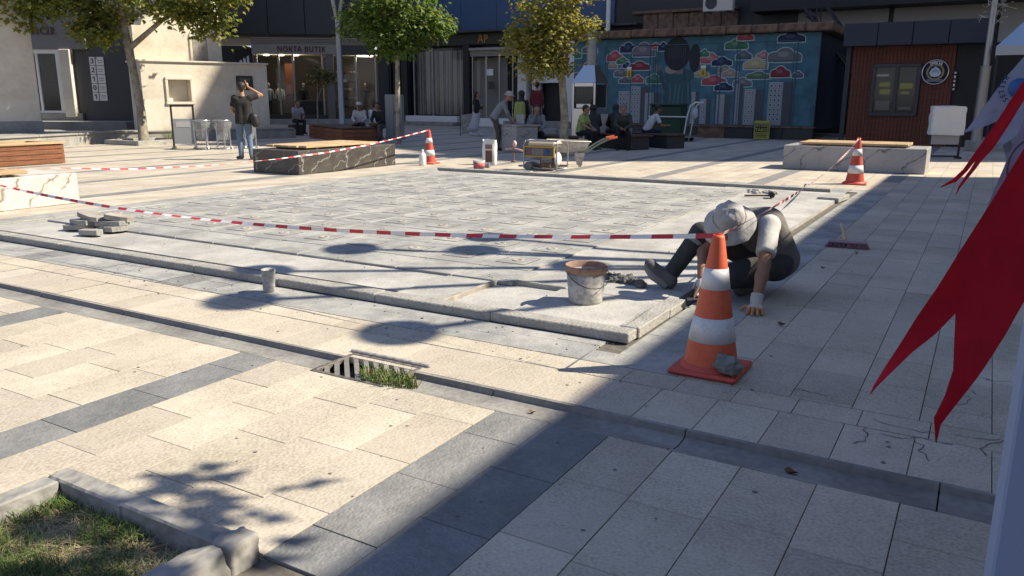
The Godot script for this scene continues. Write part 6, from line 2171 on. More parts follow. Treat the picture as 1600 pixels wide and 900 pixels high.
func person(label: String, at: Vector3, turn: float, J: Dictionary, c: Dictionary, group := "") -> Node3D:
	var o := thing("person", label, "person", at, turn, group)
	var sc: float = c.get("scale", 1.0)
	o.scale = Vector3.ONE * sc
	var cell: float = c.get("cell", 0.024)
	var head: Vector3 = J.head
	var hb: Basis = c.get("head_basis", Basis.IDENTITY)
	var skin: Material = c.get("skin", MT.skin)
	# body: head, neck, arms in one surface
	var b := [[head + hb * Vector3(0, 0.035, -0.015), head + hb * Vector3(0, 0.03, 0.015), 0.092, 0.088], [head + hb * Vector3(0, -0.01, 0.035), head + hb * Vector3(0, -0.085, 0.055), 0.062, 0.040],
		[head + hb * Vector3(0, 0.01, 0.098), head + hb * Vector3(0, -0.025, 0.115), 0.010, 0.016], [head + hb * Vector3(0.088, 0.0, -0.005), head + hb * Vector3(0.094, -0.03, -0.005), 0.016, 0.012], [head + hb * Vector3(-0.088, 0.0, -0.005), head + hb * Vector3(-0.094, -0.03, -0.005), 0.016, 0.012],
		[J.neck, head + hb * Vector3(0, -0.05, -0.015), 0.056, 0.054], [J.chest, J.neck, 0.09, 0.06]]
	for s in ["l", "r"]:
		b.append([J["s" + s], J["e" + s], 0.046, 0.040])
		b.append([J["e" + s], J["w" + s], 0.040, 0.027])
		b.append([J.chest, J["s" + s], 0.07, 0.05])
	var st := S()
	sdf_mesh(st, b, min(cell, 0.02), 0.02)
	for s in ["l", "r"]:
		var w: Vector3 = J["w" + s]
		var d: Vector3 = c.get("hand_" + s, w - (J["e" + s] as Vector3))
		add_hand(st, w, d, c.get("hside_" + s, Vector3(0, 0, 1) if absf(d.normalized().z) < 0.8 else Vector3(1, 0, 0)))
	fin(st, "body", skin, o)
	# top
	var side: Vector3 = ((J.sl as Vector3) - (J.sr as Vector3)).normalized()
	var hs: Vector3 = ((J.hl as Vector3) - (J.hr as Vector3)).normalized()
	var pe: Vector3 = J.pelvis
	var chest: Vector3 = J.chest
	var fat: float = c.get("fat", 1.0)
	b = []
	var hem: Vector3 = (pe - chest).normalized()
	for k in [-1.0, 1.0]:
		b.append([pe + hs * 0.065 * k - hem * 0.02, chest + side * 0.075 * k, 0.112 * fat, 0.108 * fat])
	b.append([chest, (J.neck as Vector3).lerp(chest, 0.3), 0.11 * fat, 0.075])
	if c.has("hem_drop"):
		for k in [-1.0, 1.0]:
			b.append([pe + hs * 0.065 * k, pe + hs * 0.07 * k + hem * c.hem_drop, 0.118 * fat, 0.125 * fat, pe + hem * c.hem_drop, hem])
	for s in ["l", "r"]:
		var sh: Vector3 = J["s" + s]
		var elb: Vector3 = J["e" + s]
		var wr: Vector3 = J["w" + s]
		b.append([chest, sh, 0.085, 0.066])
		if c.get("sleeve", "short") == "long":
			b.append([sh, elb, 0.064, 0.055])
			var dd := (wr - elb).normalized()
			b.append([elb, wr, 0.055, 0.042, wr - dd * 0.01, dd])
		else:
			var dd2 := (elb - sh).normalized()
			var e2 := sh.lerp(elb, 0.72)
			b.append([sh, e2, 0.068, 0.064, e2, dd2])
	st = S()
	sdf_mesh(st, b, cell, 0.035)
	fin(st, "shirt", c.shirt, o)
	# legs
	b = []
	if c.has("skirt"):
		for p in c.skirt:
			b.append(p)
	else:
		b.append([pe + hs * 0.06, pe - hs * 0.06, 0.112 * fat, 0.112 * fat])
		for s in ["l", "r"]:
			var kn: Vector3 = J["k" + s]
			var an: Vector3 = J["a" + s]
			var d := (an - kn).normalized()
			b.append([J["h" + s], kn, 0.092, 0.068])
			b.append([kn, an, 0.066, 0.056, an + d * 0.01, d])
	st = S()
	sdf_mesh(st, b, cell, 0.03)
	fin(st, "skirt" if c.has("skirt") else "trousers", c.trousers, o)
	for s in ["l", "r"]:
		var an: Vector3 = J["a" + s]
		var to: Vector3 = J["t" + s]
		var back := (an - to) * 0.25
		st = S()
		sdf_mesh(st, [[an + Vector3(0, -0.02, 0) + back * 0.6, to, 0.046, 0.038], [an + Vector3(0, 0.02, 0), an + Vector3(0, -0.03, 0), 0.045, 0.045]], min(cell, 0.018), 0.02)
		fin(st, "shoe", c.get("shoes", MT.black), o)
	# hair or headwear
	var hm: Material = c.get("hair", MT.hair)
	if c.get("scarf", false):
		st = S()
		sdf_mesh(st, [[head + hb * Vector3(0, 0.035, -0.03), head + hb * Vector3(0, 0.02, -0.01), 0.112, 0.105], [head + hb * Vector3(0, -0.06, -0.03), (J.neck as Vector3) + Vector3(0, -0.05, 0), 0.085, 0.12]], cell, 0.03)
		fin(st, "headscarf", hm, o)
	elif c.get("long_hair", false):
		st = S()
		sdf_mesh(st, [[head + hb * Vector3(0, 0.04, -0.03), head + hb * Vector3(0, 0.04, -0.02), 0.103, 0.1], [head + hb * Vector3(0, 0.0, -0.06), chest + Vector3(0, 0.02, -0.13), 0.085, 0.05]], cell, 0.03)
		fin(st, "hair", hm, o)
	elif not c.has("hat"):
		st = S()
		var cp := head + hb * Vector3(0, 0.02, 0.055)
		var cn := (hb * Vector3(0, -0.72, 0.70)).normalized()
		sdf_mesh(st, [[head + hb * Vector3(0, 0.045, -0.02), head + hb * Vector3(0, 0.04, 0.0), 0.099, 0.095, cp, cn], [head + hb * Vector3(0, 0.0, -0.05), head + hb * Vector3(0, -0.05, -0.05), 0.07, 0.05]], 0.018, 0.012)
		fin(st, "hair", hm, o)
	if c.has("hat"):
		st = S()
		var hx := Transform3D(hb, head + hb * Vector3(0, 0.055, -0.005))
		if c.get("cap", false):
			lathe(st, [Vector2(0.106, -0.01), Vector2(0.104, 0.03), Vector2(0.08, 0.07), Vector2(0.0, 0.088)], 18, hx)
			tube(st, [hx * Vector3(-0.06, -0.005, 0.09), hx * Vector3(0, 0.0, 0.15), hx * Vector3(0.06, -0.005, 0.09)], [0.012], 6)
		else:
			lathe(st, [Vector2(0.17, -0.035), Vector2(0.165, -0.03), Vector2(0.112, 0.0), Vector2(0.104, 0.05), Vector2(0.09, 0.085), Vector2(0.0, 0.095)], 22, hx)
		fin(st, "hat", c.hat, o)
	return o

func build_people() -> void:
	var _c := CL(1, 1, 1)
	MT.skin = M(0.36, 0.20, 0.13, 0.6)
	MT.skin_dark = M(0.22, 0.115, 0.07, 0.6)
	MT.hair = M(0.015, 0.012, 0.010, 0.6)
	var blk := CL(0.022, 0.021, 0.021)
	var jeans := CL(0.13, 0.20, 0.30)
	var grey_tr := CL(0.10, 0.095, 0.09)
	var dark_tr := CL(0.025, 0.027, 0.032)
	var grey_sh := CL(0.27, 0.29, 0.32)
	var white_sh := CL(0.68, 0.70, 0.74)
	var AWAY := 0.42 + PI
	var J := stand_pose()
	# man with his hand to his head
	J.wr = Vector3(-0.13, 1.66, 0.09)
	J.er = Vector3(-0.42, 1.47, 0.08)
	J.kl = Vector3(0.11, 0.50, 0.03)
	J.tl = Vector3(0.2, 0.04, 0.12)
	J.ar = Vector3(-0.14, 0.085, -0.12)
	J.tr = Vector3(-0.16, 0.04, 0.05)
	J.el = Vector3(0.25, 1.14, 0.04)
	J.wl = Vector3(0.15, 0.98, 0.2)
	person("standing man in black shirt and blue jeans, hand on his head", Vector3(-15.35, 0.002, -13.45), 3.9, J, {"shirt": blk, "trousers": jeans, "shoes": grey_tr, "hand_r": Vector3(0.2, 0.8, 0.1), "hem_drop": 0.12, "scale": 1.03, "cell": 0.02})
	var bag := S()
	sdf_mesh(bag, [[Vector3(-15.14, 1.0, -13.58), Vector3(-15.11, 0.86, -13.6), 0.11, 0.1]], 0.02, 0.02)
	tube(bag, [Vector3(-15.14, 1.05, -13.60), Vector3(-15.24, 1.3, -13.63), Vector3(-15.33, 1.47, -13.5)], [0.016], 6)
	meta(fin(bag, "shoulder_bag", MT.black, self), "black shoulder bag at the black shirted man's hip", "bag")
	# woman in a long white skirt, walking
	J = stand_pose()
	J.wl = Vector3(0.12, 1.12, 0.28)
	J.el = Vector3(0.24, 1.15, 0.06)
	J.wr = Vector3(-0.12, 1.1, 0.27)
	J.kl = Vector3(0.09, 0.5, 0.12)
	J.al = Vector3(0.09, 0.085, 0.1)
	J.tl = Vector3(0.1, 0.04, 0.26)
	J.ar = Vector3(-0.09, 0.1, -0.25)
	J.tr = Vector3(-0.1, 0.04, -0.1)
	person("walking woman in black top and long white skirt", Vector3(-17.9, 0.002, -27.6), 2.0, J, {"shirt": blk, "sleeve": "long", "trousers": CL(0.55, 0.58, 0.62), "skirt": [[Vector3(0, 0.98, 0), Vector3(0, 0.88, 0), 0.12, 0.15], [Vector3(0, 0.9, 0), Vector3(0.0, 0.35, -0.12), 0.15, 0.19], [Vector3(0, 0.5, -0.1), Vector3(0, 0.22, -0.38), 0.14, 0.09]], "long_hair": true, "shoes": white_sh, "scale": 0.99})
	# stooping man in a sun hat
	J = stand_pose()
	J.pelvis = Vector3(0, 0.94, -0.10)
	J.chest = Vector3(0, 1.24, 0.10)
	J.neck = Vector3(0, 1.38, 0.22)
	J.head = Vector3(0, 1.52, 0.33)
	J.sl = Vector3(0.18, 1.33, 0.16)
	J.sr = Vector3(-0.18, 1.33, 0.16)
	J.el = Vector3(0.22, 1.06, 0.25)
	J.er = Vector3(-0.22, 1.06, 0.25)
	J.wl = Vector3(0.12, 0.86, 0.38)
	J.wr = Vector3(-0.12, 0.86, 0.38)
	J.hl = Vector3(0.085, 0.92, -0.09)
	J.hr = Vector3(-0.085, 0.92, -0.09)
	person("stooping man in sun hat and grey shirt beside the stone block", Vector3(-12.1, 0.002, -19.75), 2.2, J, {"shirt": grey_sh, "sleeve": "long", "trousers": grey_tr, "hat": M(0.40, 0.37, 0.35, 0.85), "hem_drop": 0.05, "fat": 1.08, "head_basis": Basis.from_euler(Vector3(0.2, 0, 0))})
	bx("paper_bag", M(0.5, 0.5, 0.5, 0.7), self, Vector3(0, 0.13, 0), Vector3(0.24, 0.26, 0.14), 0.02, X(Vector3(-11.62, 0.752, -20.2), 0.3))
	meta(get_node("paper_bag"), "pale paper bag on the stone block by the stooping man", "bag")
	# woman with a yellow green backpack seen from behind
	J = stand_pose()
	person("person in black with a yellow green backpack, seen from behind", Vector3(-12.7, 0.002, -22.15), AWAY - 0.2, J, {"shirt": blk, "sleeve": "long", "trousers": dark_tr, "hair": MT.black, "scarf": true, "hem_drop": 0.15, "scale": 0.97})
	var bp := S()
	sdf_mesh(bp, [[Vector3(-0.07, 1.28, 0.17), Vector3(-0.07, 0.92, 0.19), 0.10, 0.12], [Vector3(0.07, 1.28, 0.17), Vector3(0.07, 0.92, 0.19), 0.10, 0.12]], 0.02, 0.03)
	meta(fin(bp, "backpack", M(0.30, 0.33, 0.09, 0.8), self, X(Vector3(-12.7, 0.002, -22.15), 0.22)), "yellow green backpack worn by the person in black", "backpack")
	J = stand_pose()
	person("standing man in a maroon shirt by the shop entrance", Vector3(-15.25, 0.34, -27.8), AWAY, J, {"shirt": CL(0.14, 0.018, 0.03), "trousers": grey_tr, "fat": 1.15, "sleeve": "long", "hem_drop": 0.1})
	bx("entrance_step", MT.concrete, self, Vector3(0, 0.168, 0), Vector3(1.6, 0.336, 1.2), 0.02, X(Vector3(-15.3, 0.0, -27.9), 0.4))
	meta(get_node("entrance_step"), "low concrete step under the man in the maroon shirt", "step")
	# seated man, chin in hand
	J = sit_pose(0.16)
	J.wr = Vector3(-0.04, 1.06, 0.30)
	J.er = Vector3(-0.20, 0.72, 0.34)
	person("seated man in grey shirt with his hand at his face", Vector3(-11.45, -0.045, -20.85), 0.55, J, {"shirt": grey_sh, "sleeve": "long", "trousers": dark_tr, "hand_r": Vector3(0.1, 0.9, 0)})
	var wb := S()
	lump(wb, Vector3(0, 0.16, 0), Vector3(0.26, 0.34, 0.18), 91, 0.2, Transform3D.IDENTITY, false)
	meta(fin(wb, "cloth_bag", M(0.50, 0.48, 0.44, 0.85), self, X(Vector3(-11.72, 0.42, -20.5))), "pale cloth bag beside the seated man in grey", "bag")
	J = sit_pose(0.1)
	person("seated man in a bright yellow hi-vis vest behind the tree trunk", Vector3(-10.45, -0.045, -21.75), 1.6, J, {"shirt": CL(0.40, 0.53, 0.16), "trousers": dark_tr, "fat": 1.08})
	J = sit_pose(0.18)
	person("hunched person all in black, seated with back turned", Vector3(-10.45, -0.045, -22.6), AWAY, J, {"shirt": MT.black, "sleeve": "long", "trousers": MT.black, "hair": MT.hair, "scarf": true, "fat": 1.35, "hem_drop": 0.12})
	J = sit_pose(0.2)
	J.wl = Vector3(0.05, 0.66, 0.42)
	J.wr = Vector3(-0.05, 0.66, 0.42)
	person("seated man in dark olive pullover looking at his phone", Vector3(-9.35, -0.045, -22.35), 0.42, J, {"shirt": CL(0.06, 0.068, 0.055), "sleeve": "long", "trousers": blk, "hair": M(0.16, 0.14, 0.12, 0.7), "head_basis": Basis.from_euler(Vector3(0.45, 0, 0)), "fat": 1.1, "scale": 1.02})
	bx("phone", MT.black, self, Vector3.ZERO, Vector3(0.075, 0.012, 0.15), 0.004, X(Vector3(-9.12, 0.66, -21.86), 0.42, -0.5))
	meta(get_node("phone"), "black phone in the olive pullover man's hands", "phone")
	J = sit_pose(0.05)
	person("seated person in dark clothes with back turned behind the olive pullover", Vector3(-9.9, -0.045, -23.1), AWAY + 0.2, J, {"shirt": MT.black, "sleeve": "long", "trousers": MT.black, "scale": 1.02, "scarf": true, "hair": M(0.03, 0.03, 0.035, 0.8)})
	J = sit_pose(0.30)
	J.wl = Vector3(0.08, 0.70, 0.68)
	J.wr = Vector3(-0.08, 0.70, 0.66)
	J.el = Vector3(0.2, 0.70, 0.46)
	J.er = Vector3(-0.2, 0.70, 0.46)
	person("seated man in a white shirt leaning forward on his knees", Vector3(-9.35, -0.045, -24.2), 2.05, J, {"shirt": white_sh, "trousers": CL(0.02, 0.025, 0.05), "shoes": M(0.08, 0.08, 0.09), "head_basis": Basis.from_euler(Vector3(0.25, 0, 0)), "skin": MT.skin_dark, "fat": 1.1})
	# men on the wooden bench box
	J = sit_pose(0.1)
	person("seated man in pale shirt and white cap on the bench box", Vector3(-19.6, 0.0, -22.5), 0.5, J, {"shirt": CL(0.50, 0.52, 0.55), "sleeve": "long", "trousers": dark_tr, "hat": white_sh, "cap": true, "skin": MT.skin_dark})
	J = sit_pose(0.16)
	person("seated man in dark clothes at the end of the bench box", Vector3(-18.35, 0.0, -22.15), 0.2, J, {"shirt": blk, "sleeve": "long", "trousers": grey_tr, "skin": MT.skin_dark})
	J = sit_pose(0.2)
	person("seated person in bluish white shirt, back turned, behind the bench box men", Vector3(-19.4, 0.0, -23.0), AWAY, J, {"shirt": white_sh, "trousers": dark_tr})
	J = sit_pose(0.15)
	person("seated person by the clothes shop corner in white top", Vector3(-24.2, 0.05, -23.9), 1.2, J, {"shirt": CL(0.42, 0.43, 0.46), "trousers": dark_tr})
	bx("low_stool", MT.wood_dark, self, Vector3(0, 0.21, 0), Vector3(0.5, 0.42, 0.45), 0.02, X(Vector3(-24.25, 0.0, -23.9), 1.2))
	meta(get_node("low_stool"), "low dark stool under the person by the clothes shop corner", "stool")
	build_worker()

func build_worker() -> void:
	var o := thing("person", "crouching worker in sun hat, vest and gloves laying kerb stones", "person")
	var skin := M(0.25, 0.125, 0.075, 0.6)
	var head := Vector3(-1.515, 0.575, -5.64)
	var ax := Vector3(0.10, 0.70, 0.70).normalized()
	var neck := Vector3(-1.475, 0.575, -5.80)
	var chest := Vector3(-1.40, 0.50, -5.96)
	var pelvis := Vector3(-1.32, 0.25, -6.14)
	var s1 := Vector3(-1.285, 0.545, -5.86)
	var e1 := Vector3(-1.245, 0.30, -5.60)
	var w1 := Vector3(-1.238, 0.10, -5.43)
	var s2 := Vector3(-1.58, 0.50, -5.88)
	var e2 := Vector3(-1.72, 0.33, -5.72)
	var w2 := Vector3(-1.66, 0.17, -5.52)
	# body
	var st := S()
	sdf_mesh(st, [[head + Vector3(0, 0.0, 0), head + Vector3(0.0, 0.03, 0.0), 0.085, 0.085], [head + Vector3(0, -0.05, 0.06), head + Vector3(0, -0.10, 0.07), 0.058, 0.04], [head + Vector3(0.005, -0.07, 0.11), head + Vector3(0.005, -0.095, 0.118), 0.012, 0.015], [neck, head, 0.058, 0.06], [chest, neck, 0.09, 0.06],
		[chest, s1, 0.07, 0.05], [s1, e1, 0.050, 0.043], [e1, e1.lerp(w1, 0.35), 0.043, 0.045], [e1.lerp(w1, 0.35), w1, 0.045, 0.031], [chest, s2, 0.07, 0.05], [s2, e2, 0.05, 0.043], [e2, w2, 0.043, 0.031]], 0.012, 0.02)
	fin(st, "body", skin, o)
	# t-shirt
	st = S()
	var d1 := (e1 - s1).normalized()
	var m1 := s1.lerp(e1, 0.74)
	var d2 := (e2 - s2).normalized()
	var m2 := s2.lerp(e2, 0.74)
	sdf_mesh(st, [[chest, s1, 0.09, 0.070], [s1, m1, 0.072, 0.070, m1, d1], [chest, s2, 0.09, 0.07], [s2, m2, 0.072, 0.07, m2, d2], [chest, neck, 0.10, 0.072]], 0.012, 0.03)
	fin(st, "shirt", CL(0.60, 0.59, 0.57), o)
	# vest
	st = S()
	sdf_mesh(st, [[chest + Vector3(0.07, 0.03, -0.02), pelvis + Vector3(0.06, 0.0, -0.02), 0.132, 0.15], [chest + Vector3(-0.08, 0.02, -0.02), pelvis + Vector3(-0.06, 0.0, -0.02), 0.125, 0.14], [chest + Vector3(0.0, 0.03, 0.02), neck + Vector3(0.02, -0.03, -0.02), 0.12, 0.085]], 0.012, 0.04)
	fin(st, "vest", CL(0.185, 0.172, 0.163), o)
	# trousers
	var h1 := Vector3(-1.27, 0.23, -6.06)
	var k1 := Vector3(-1.50, 0.185, -5.62)
	var a1 := Vector3(-1.40, 0.10, -5.98)
	var h2 := Vector3(-1.42, 0.25, -6.08)
	var k2 := Vector3(-1.77, 0.455, -5.80)
	var a2 := Vector3(-1.945, 0.145, -5.665)
	var da := (a2 - k2).normalized()
	st = S()
	sdf_mesh(st, [[h1, h2, 0.135, 0.125], [h1, k1, 0.115, 0.088], [k1, a1, 0.085, 0.06], [h2, k2, 0.105, 0.078], [k2, a2, 0.076, 0.060, a2 + da * 0.01, da]], 0.012, 0.03)
	fin(st, "trousers", CL(0.05, 0.05, 0.053), o)
	st = S()
	var bnd := k2.lerp(a2, 0.16)
	tube(st, [bnd, bnd + da * 0.03], [0.079, 0.078], 20, false)
	fin(st, "reflective_band", M(0.20, 0.205, 0.20, 0.5), o)
	# shoes
	var shoe := CL(0.12, 0.125, 0.12)
	st = S()
	sdf_mesh(st, [[Vector3(-1.935, 0.10, -5.645), Vector3(-2.075, 0.205, -5.60), 0.05, 0.044], [a2, Vector3(-1.94, 0.09, -5.65), 0.055, 0.05], [Vector3(-2.03, 0.16, -5.61), Vector3(-2.09, 0.225, -5.595), 0.044, 0.034]], 0.01, 0.02)
	var sh := fin(st, "shoe", shoe, o)
	st = S()
	tube(st, [Vector3(-1.955, 0.068, -5.625), Vector3(-2.05, 0.135, -5.585), Vector3(-2.115, 0.215, -5.575)], [0.036, 0.036, 0.026], 8)
	fin(st, "sole", M(0.20, 0.205, 0.20, 0.8), sh)
	st = S()
	sdf_mesh(st, [[Vector3(-1.40, 0.055, -6.0), Vector3(-1.47, 0.045, -5.84), 0.05, 0.042]], 0.012, 0.02)
	fin(st, "shoe", shoe, o)
	# gloves: knitted white with orange palms and fingers
	var knit := CL(0.55, 0.54, 0.50)
	var rub := M(0.45, 0.21, 0.09, 0.8)
	var palm := Vector3(-1.232, 0.035, -5.40)
	st = S()
	sdf_mesh(st, [[w1 + Vector3(0, 0.03, -0.01), w1 + Vector3(0, -0.01, 0.01), 0.042, 0.040, w1 + Vector3(0, 0.03, -0.01), Vector3(0, 1, -0.4).normalized()], [w1, palm + Vector3(0.0, 0.012, 0.0), 0.036, 0.034], [palm + Vector3(-0.03, 0.0, 0.02), palm + Vector3(0.03, 0.0, 0.01), 0.027, 0.026]], 0.006, 0.02)
	var gl := fin(st, "glove", knit, o)
	var tips := [Vector3(-1.336, 0.012, -5.413), Vector3(-1.272, 0.011, -5.315), Vector3(-1.235, 0.011, -5.300), Vector3(-1.200, 0.011, -5.312), Vector3(-1.172, 0.011, -5.345)]
	var roots := [palm + Vector3(-0.045, 0.0, 0.0), palm + Vector3(-0.028, 0.006, 0.028), palm + Vector3(-0.006, 0.008, 0.032), palm + Vector3(0.016, 0.006, 0.028), palm + Vector3(0.034, 0.003, 0.018)]
	for k in 5:
		st = S()
		var mid: Vector3 = (roots[k] as Vector3).lerp(tips[k], 0.5) + Vector3(0, 0.014, 0)
		sdf_mesh(st, [[roots[k], mid, 0.0125, 0.0115], [mid, tips[k], 0.0115, 0.0095]], 0.004, 0.008)
		fin(st, "finger", rub, gl)
	st = S()
	add_hand(st, w2, Vector3(0.1, -0.7, 0.5), Vector3(1, 0, 0))
	fin(st, "glove", knit, o)
	# sun hat: sagging brim round a soft crown
	st = S()
	var up := ax
	var rt := up.cross(Vector3(0, 0, 1)).normalized()
	var fw := rt.cross(up)
	var hx := Transform3D(Basis(rt, up, -fw), head + up * 0.055)
	var nz := FastNoiseLite.new()
	nz.seed = 4
	nz.frequency = 9.0
	var prof := [Vector2(0.185, -0.075), Vector2(0.180, -0.066), Vector2(0.155, -0.036), Vector2(0.118, -0.004), Vector2(0.110, 0.012), Vector2(0.106, 0.04), Vector2(0.097, 0.068), Vector2(0.07, 0.092), Vector2(0.035, 0.103), Vector2(0.0, 0.105)]
	var rows := []
	for j in prof.size():
		var ring := []
		for i in 36:
			var a := TAU * i / 36.0
			var p := Vector3(cos(a) * prof[j].x, prof[j].y, sin(a) * prof[j].x)
			var q := nz.get_noise_3dv(p * 1.6) * (0.020 if j > 4 else 0.008)
			p += p.normalized() * q
			if j < 3:
				p.y += 0.012 * sin(a * 2.0 + 0.6) + 0.006 * sin(a * 5.0)
			ring.append(hx * p)
		rows.append(ring)
	st.set_smooth_group(1)
	for j in rows.size() - 1:
		for i in 36:
			var out: Vector3 = (rows[j][i] as Vector3) - (head + up * -0.05)
			if j == rows.size() - 2:
				tri(st, rows[j][i], rows[j][(i + 1) % 36], rows[j + 1][i], out)
			else:
				quad(st, rows[j][i], rows[j][(i + 1) % 36], rows[j + 1][(i + 1) % 36], rows[j + 1][i], out)
	var ht := fin(st, "sun_hat", CL(0.44, 0.43, 0.425), o)
	st = S()
	var hb := []
	for i in 25:
		var a := TAU * i / 24.0
		hb.append(hx * Vector3(cos(a) * 0.113, 0.004, sin(a) * 0.113))
	tube(st, hb, [0.006], 6, false)
	fin(st, "hat_band", M(0.22, 0.215, 0.21, 0.9), ht)
	# trowel in the hidden hand
	var t := thing("trowel", "small steel trowel in the crouching worker's hand", "trowel", Vector3(-1.66, 0.02, -5.42))
	st = S()
	tube(st, [Vector3(0.0, 0.1, -0.03), Vector3(0, 0.06, 0.03), Vector3(0, 0.04, 0.06)], [0.014, 0.012, 0.006], 8)
	fin(st, "handle", MT.wood_dark, t)
	st = S()
	prism(st, PackedVector2Array([Vector2(-0.05, 0), Vector2(0.05, 0), Vector2(0.0, 0.14)]), 0.0, 0.003, X(Vector3(0, 0.04, 0.06), 0, PI / 2 - 0.1))
	fin(st, "blade", MT.steel, t)

# ---------------------------------------------------------------- bunting on the right
# rows of points across the cloth, top to bottom
func cloth(st: SurfaceTool, rows: Array, ripple: float, sd: float) -> void:
	var sub := 4
	var g := []
	for j in rows.size() - 1:
		for s in sub:
			var t := float(s) / sub
			var v := (j + t) / (rows.size() - 1)
			g.append(cloth_row(rows[j], rows[j + 1], t, j * sub + s, ripple * ((1.0 - v) if sd < 0.0 else v), absf(sd)))
	g.append(cloth_row(rows[-1], rows[-1], 0.0, (rows.size() - 1) * sub, 0.0 if sd < 0.0 else ripple, absf(sd)))
	st.set_smooth_group(1)
	for j in g.size() - 1:
		for i in g[j].size() - 1:
			var a: Vector3 = g[j][i]
			var b: Vector3 = g[j][i + 1]
			var c: Vector3 = g[j + 1][i + 1]
			var d: Vector3 = g[j + 1][i]
			quad(st, a, b, c, d, Vector3(-0.2, 0.2, 1.0))
	st.set_smooth_group(-1)

func cloth_row(ra: Array, rb: Array, t: float, k: int, ripple: float, sd: float) -> Array:
	var n := 8
	var out := []
	for i in n + 1:
		var u := float(i) / n * (ra.size() - 1)
		var m: int = min(int(u), ra.size() - 2)
		var a := (ra[m] as Vector3).lerp(ra[m + 1], u - m)
		var b := (rb[m] as Vector3).lerp(rb[m + 1], u - m)
		var p := a.lerp(b, t)
		p += Vector3(0.35, 0.1, 0.9) * ripple * sin(u * 2.6 + k * 0.22 + sd) * (0.3 + 0.7 * sin(PI * i / n))
		out.append(p)
	return out

func fabric(r: float, g: float, b: float) -> StandardMaterial3D:
	var m := CL(r, g, b)
	m.normal_scale = 0.5
	m.backlight_enabled = true
	m.backlight = Color(r, g, b).linear_to_srgb() * 0.8
	m.cull_mode = BaseMaterial3D.CULL_DISABLED
	return m

